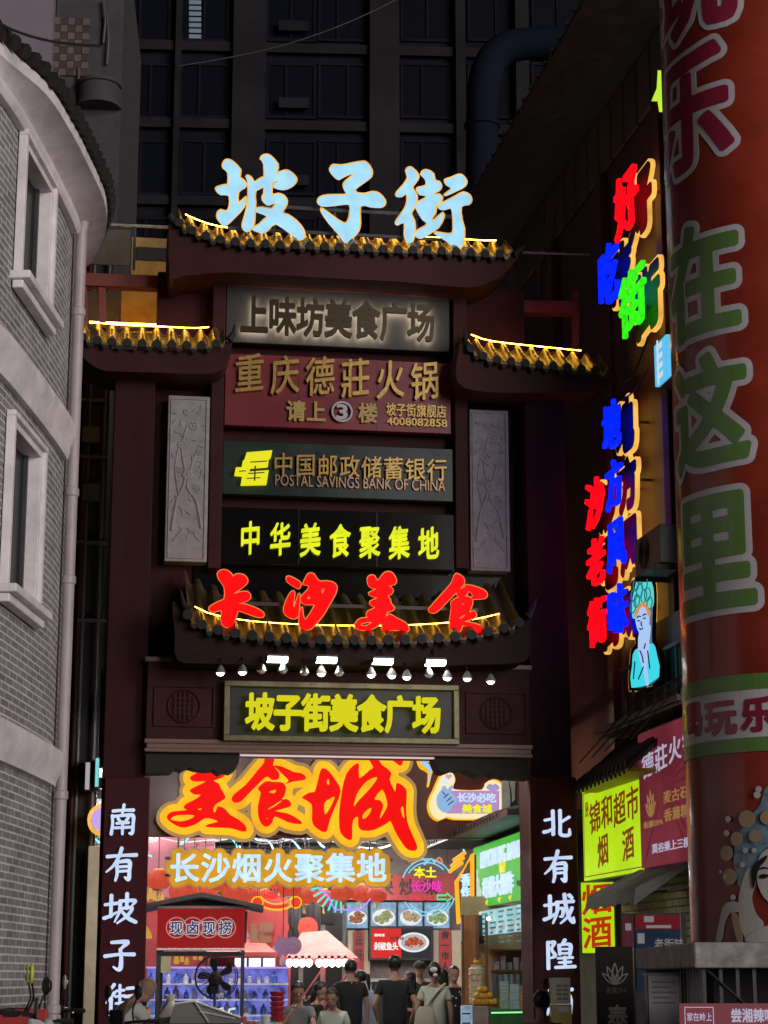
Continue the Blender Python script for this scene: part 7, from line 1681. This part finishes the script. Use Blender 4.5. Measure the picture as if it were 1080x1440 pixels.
# pedestal fan
q = P(303, 1375, 25.6); zc_ = P(303, 1374, 25.6).z
T = Thing('pedestal_fan', 'black pedestal fan seen from behind in front of the red sign stall', 'fan', WF, (q.x, q.y, 0)); x, y = q.x, q.y; r = .27
b = B()
for yy, rr_ in ((.10, r), (.16, r*1.0), (.02, r*.93)): tube(b, [(x+rr_*math.cos(a*PI/16), y+yy, zc_+rr_*math.sin(a*PI/16)) for a in range(32)], .006, 5, closed=True)
for k in range(24): a = k*2*PI/24; tube(b, [(x+.05*math.cos(a), y+.0, zc_+.05*math.sin(a)), (x+r*.93*math.cos(a), y+.02, zc_+r*.93*math.sin(a)), (x+r*math.cos(a), y+.1, zc_+r*math.sin(a)), (x+.04*math.cos(a), y+.2, zc_+.04*math.sin(a))], .0022, 4)
T.part('cage', b, m_black)
for k in range(5):
    a0 = k*2*PI/5+.5; b = B(); pts = [(x+rr_*math.cos(a0+da), zc_+rr_*math.sin(a0+da)) for rr_, da in ((.04, -.3), (.12, -.30), (.20, -.22), (.235, .1), (.2, .26), (.1, .3), (.04, .4))]; prism(b, [spline(pts, 3)], y+.09, y+.098); T.part('blade', b, m_black)
b = B(); lathe(b, [(0, -.2), (.06, -.19), (.085, -.14), (.09, -.02), (.06, .05), (0, .06)], (x, y-.02, zc_-.02), 16, 'y'); T.part('motor', b, m_black, smooth=True)
T.part('pole', tube(B(), [(x, y-.05, .03), (x, y-.05, zc_-.08)], .018, 8), m_black); b = B(); lathe(b, [(0, 0), (.2, 0), (.2, .02), (.05, .04), (0, .05)], (x, y-.05, 0), 20); T.part('base', b, m_black)
b = B(); box(b, x-.06, x+.06, y-.14, y-.08, zc_-.2, zc_-.06, .01); T.part('control_box', b, m_black)
# sloping white food cover on a table, plastic bag, red baskets
DF = face_frame(285, 24.6, 3)
x0, x1, z0, z1 = DF.rect(238, 1408, 338, 1437)
T = Thing('serving_table', 'dark table with a sloping white framed glass cover in front of the fan', 'table', DF, ((x0+x1)/2, .3, 0)); T.part('tabletop', box(B(), x0-.1, x1+.05, 0, .8, z0-.06, z0-.02, .008), m_dgrey)
for xx in (x0-.04, x1-.02):
    for yy in (.06, .72): T.part('leg', box(B(), xx-.02, xx+.02, yy-.02, yy+.02, 0, z0-.061), m_dgrey)
b = B(); prism(b, [[(x0, z0-.018), (x1, z0-.018), (x1, z0+.05), (x0+(x1-x0)*.35, z1), (x0+.06, z1-.03)]], .05, .7); c = T.part('cover', b, mat('cover_grey', (.30, .31, .29), .25, coat=.5))
b = B(); tube(b, [(x0+.06, .03, z1-.03), (x0+(x1-x0)*.35, .03, z1), (x1, .03, z0+.05)], .014, 6); tube(b, [(x0+(x1-x0)*.35, .03, z1), (x0+(x1-x0)*.55, .03, z0)], .012, 6); tube(b, [(x0+(x1-x0)*.42, .035, z0+.12), (x1-.06, .035, z0+.035)], .01, 6); T.part('cover_frame', b, m_white, c)
b = B(); q = DF.p(238, 1420, .2); lathe(b, [(0, 0), (.12, 0), (.15, .07), (.10, .18), (.04, .26), (.06, .33), (.0, .34)], (q[0], .35, z0-.018), 12); rr = random.Random(9)
for v in b.verts: v.co += V_((rr.uniform(-.012, .012), rr.uniform(-.012, .012), rr.uniform(-.008, .008)))
T = Thing('plastic_bag', 'pale knotted plastic bag at the left end of the serving table', 'bag', DF, (q[0], .35, z0-.018)); T.part('bag', b, mat('bag_plastic', (.55, .53, .45), .35, var=.1), smooth=True)
BF = face_frame(390, 25.4, 0)
for k in range(6):
    q = BF.p(390, 1437-k*7.2); b = B(); lathe(b, [(0, 0), (.075, 0), (.092, .045), (.098, .046), (.098, .058), (.088, .058), (.07, .012), (0, .012)], (q[0], .0, q[1]), 18)
    T = Thing('red_basket', ('red plastic basket at the bottom of the stack beside the man in grey', 'red plastic basket on top of the stack beside the man in grey')[k == 5] if k in (0, 5) else 'red plastic basket inside the stack beside the man in grey', 'basket', BF, (q[0], 0, q[1]), group='red baskets in one stack'); T.part('bowl', b, mat('basket_red', (.42, .015, .03), .35), smooth=True)
q = BF.p(390, 1440); T = Thing('dining_table', 'low dining table carrying the red basket stack', 'table', BF, (q[0], .1, 0)); T.part('tabletop', box(B(), q[0]-.75, q[0]+.55, -.3, .5, q[1]-.05, q[1]-.012, .008), mat('table_wood', (.2, .12, .08), .5, var=.2))
for sx in (-.68, .48):
    for sy in (-.24, .44): T.part('leg', box(B(), q[0]+sx-.02, q[0]+sx+.02, sy-.02, sy+.02, 0, q[1]-.051), m_dgrey)
xq = BF.p(352, 1432); b = B()
for i in range(3):
    for j in range(2-(i > 0)): box(b, xq[0]-.1+i*.07, xq[0]-.04+i*.07, -.1, .06, q[1]-.011+j*.055, q[1]+.04+j*.055, .008)
T = Thing('tissue_packs', 'small pile of pink wrapped tissue packs on the low dining table', 'tissue packs', BF, (xq[0], 0, q[1])); T.part('packs', b, mat('pink_wrap', (.55, .14, .16), .4, var=.2, scale=9))
xq = BF.p(374, 1432); b = B(); lathe(b, [(0, 0), (.05, 0), (.055, .11), (.05, .11), (.045, .02), (0, .02)], (xq[0], -.1, q[1]-.011), 14); T = Thing('paper_cup', 'white paper cup on the low dining table', 'cup', BF, (xq[0], -.1, q[1])); T.part('cup', b, m_white, smooth=True)
# payment post with a red light line beside the couplet board
PFm = face_frame(206, 21.0, 12)
x0, x1, z0, z1 = PFm.rect(199, 1393, 210, 1416)
T = Thing('display_post', 'slim dark post with a tilted white edged screen and red light line', 'post', PFm, ((x0+x1)/2, .1, 0)); T.part('post', box(B(), x0-.0, x1-.01, .05, .12, 0, z0+.02), m_black); T.part('screen', box(B(), x0, x1, .0, .04, z0, z1, .01, Matrix.Rotation(.25, 4, 'Y')), m_white); T.part('screen_glass', box(B(), x0+.008, x1-.012, -.006, -.001, z0+.01, z1-.02, 0, Matrix.Rotation(.25, 4, 'Y')), m_blackgloss); T.part('light_line', box(B(), x1-.008, x1+.004, .03, .049, z0-.4, z0-.02), glow('red_line_light', (1., .05, .04), 1.0))
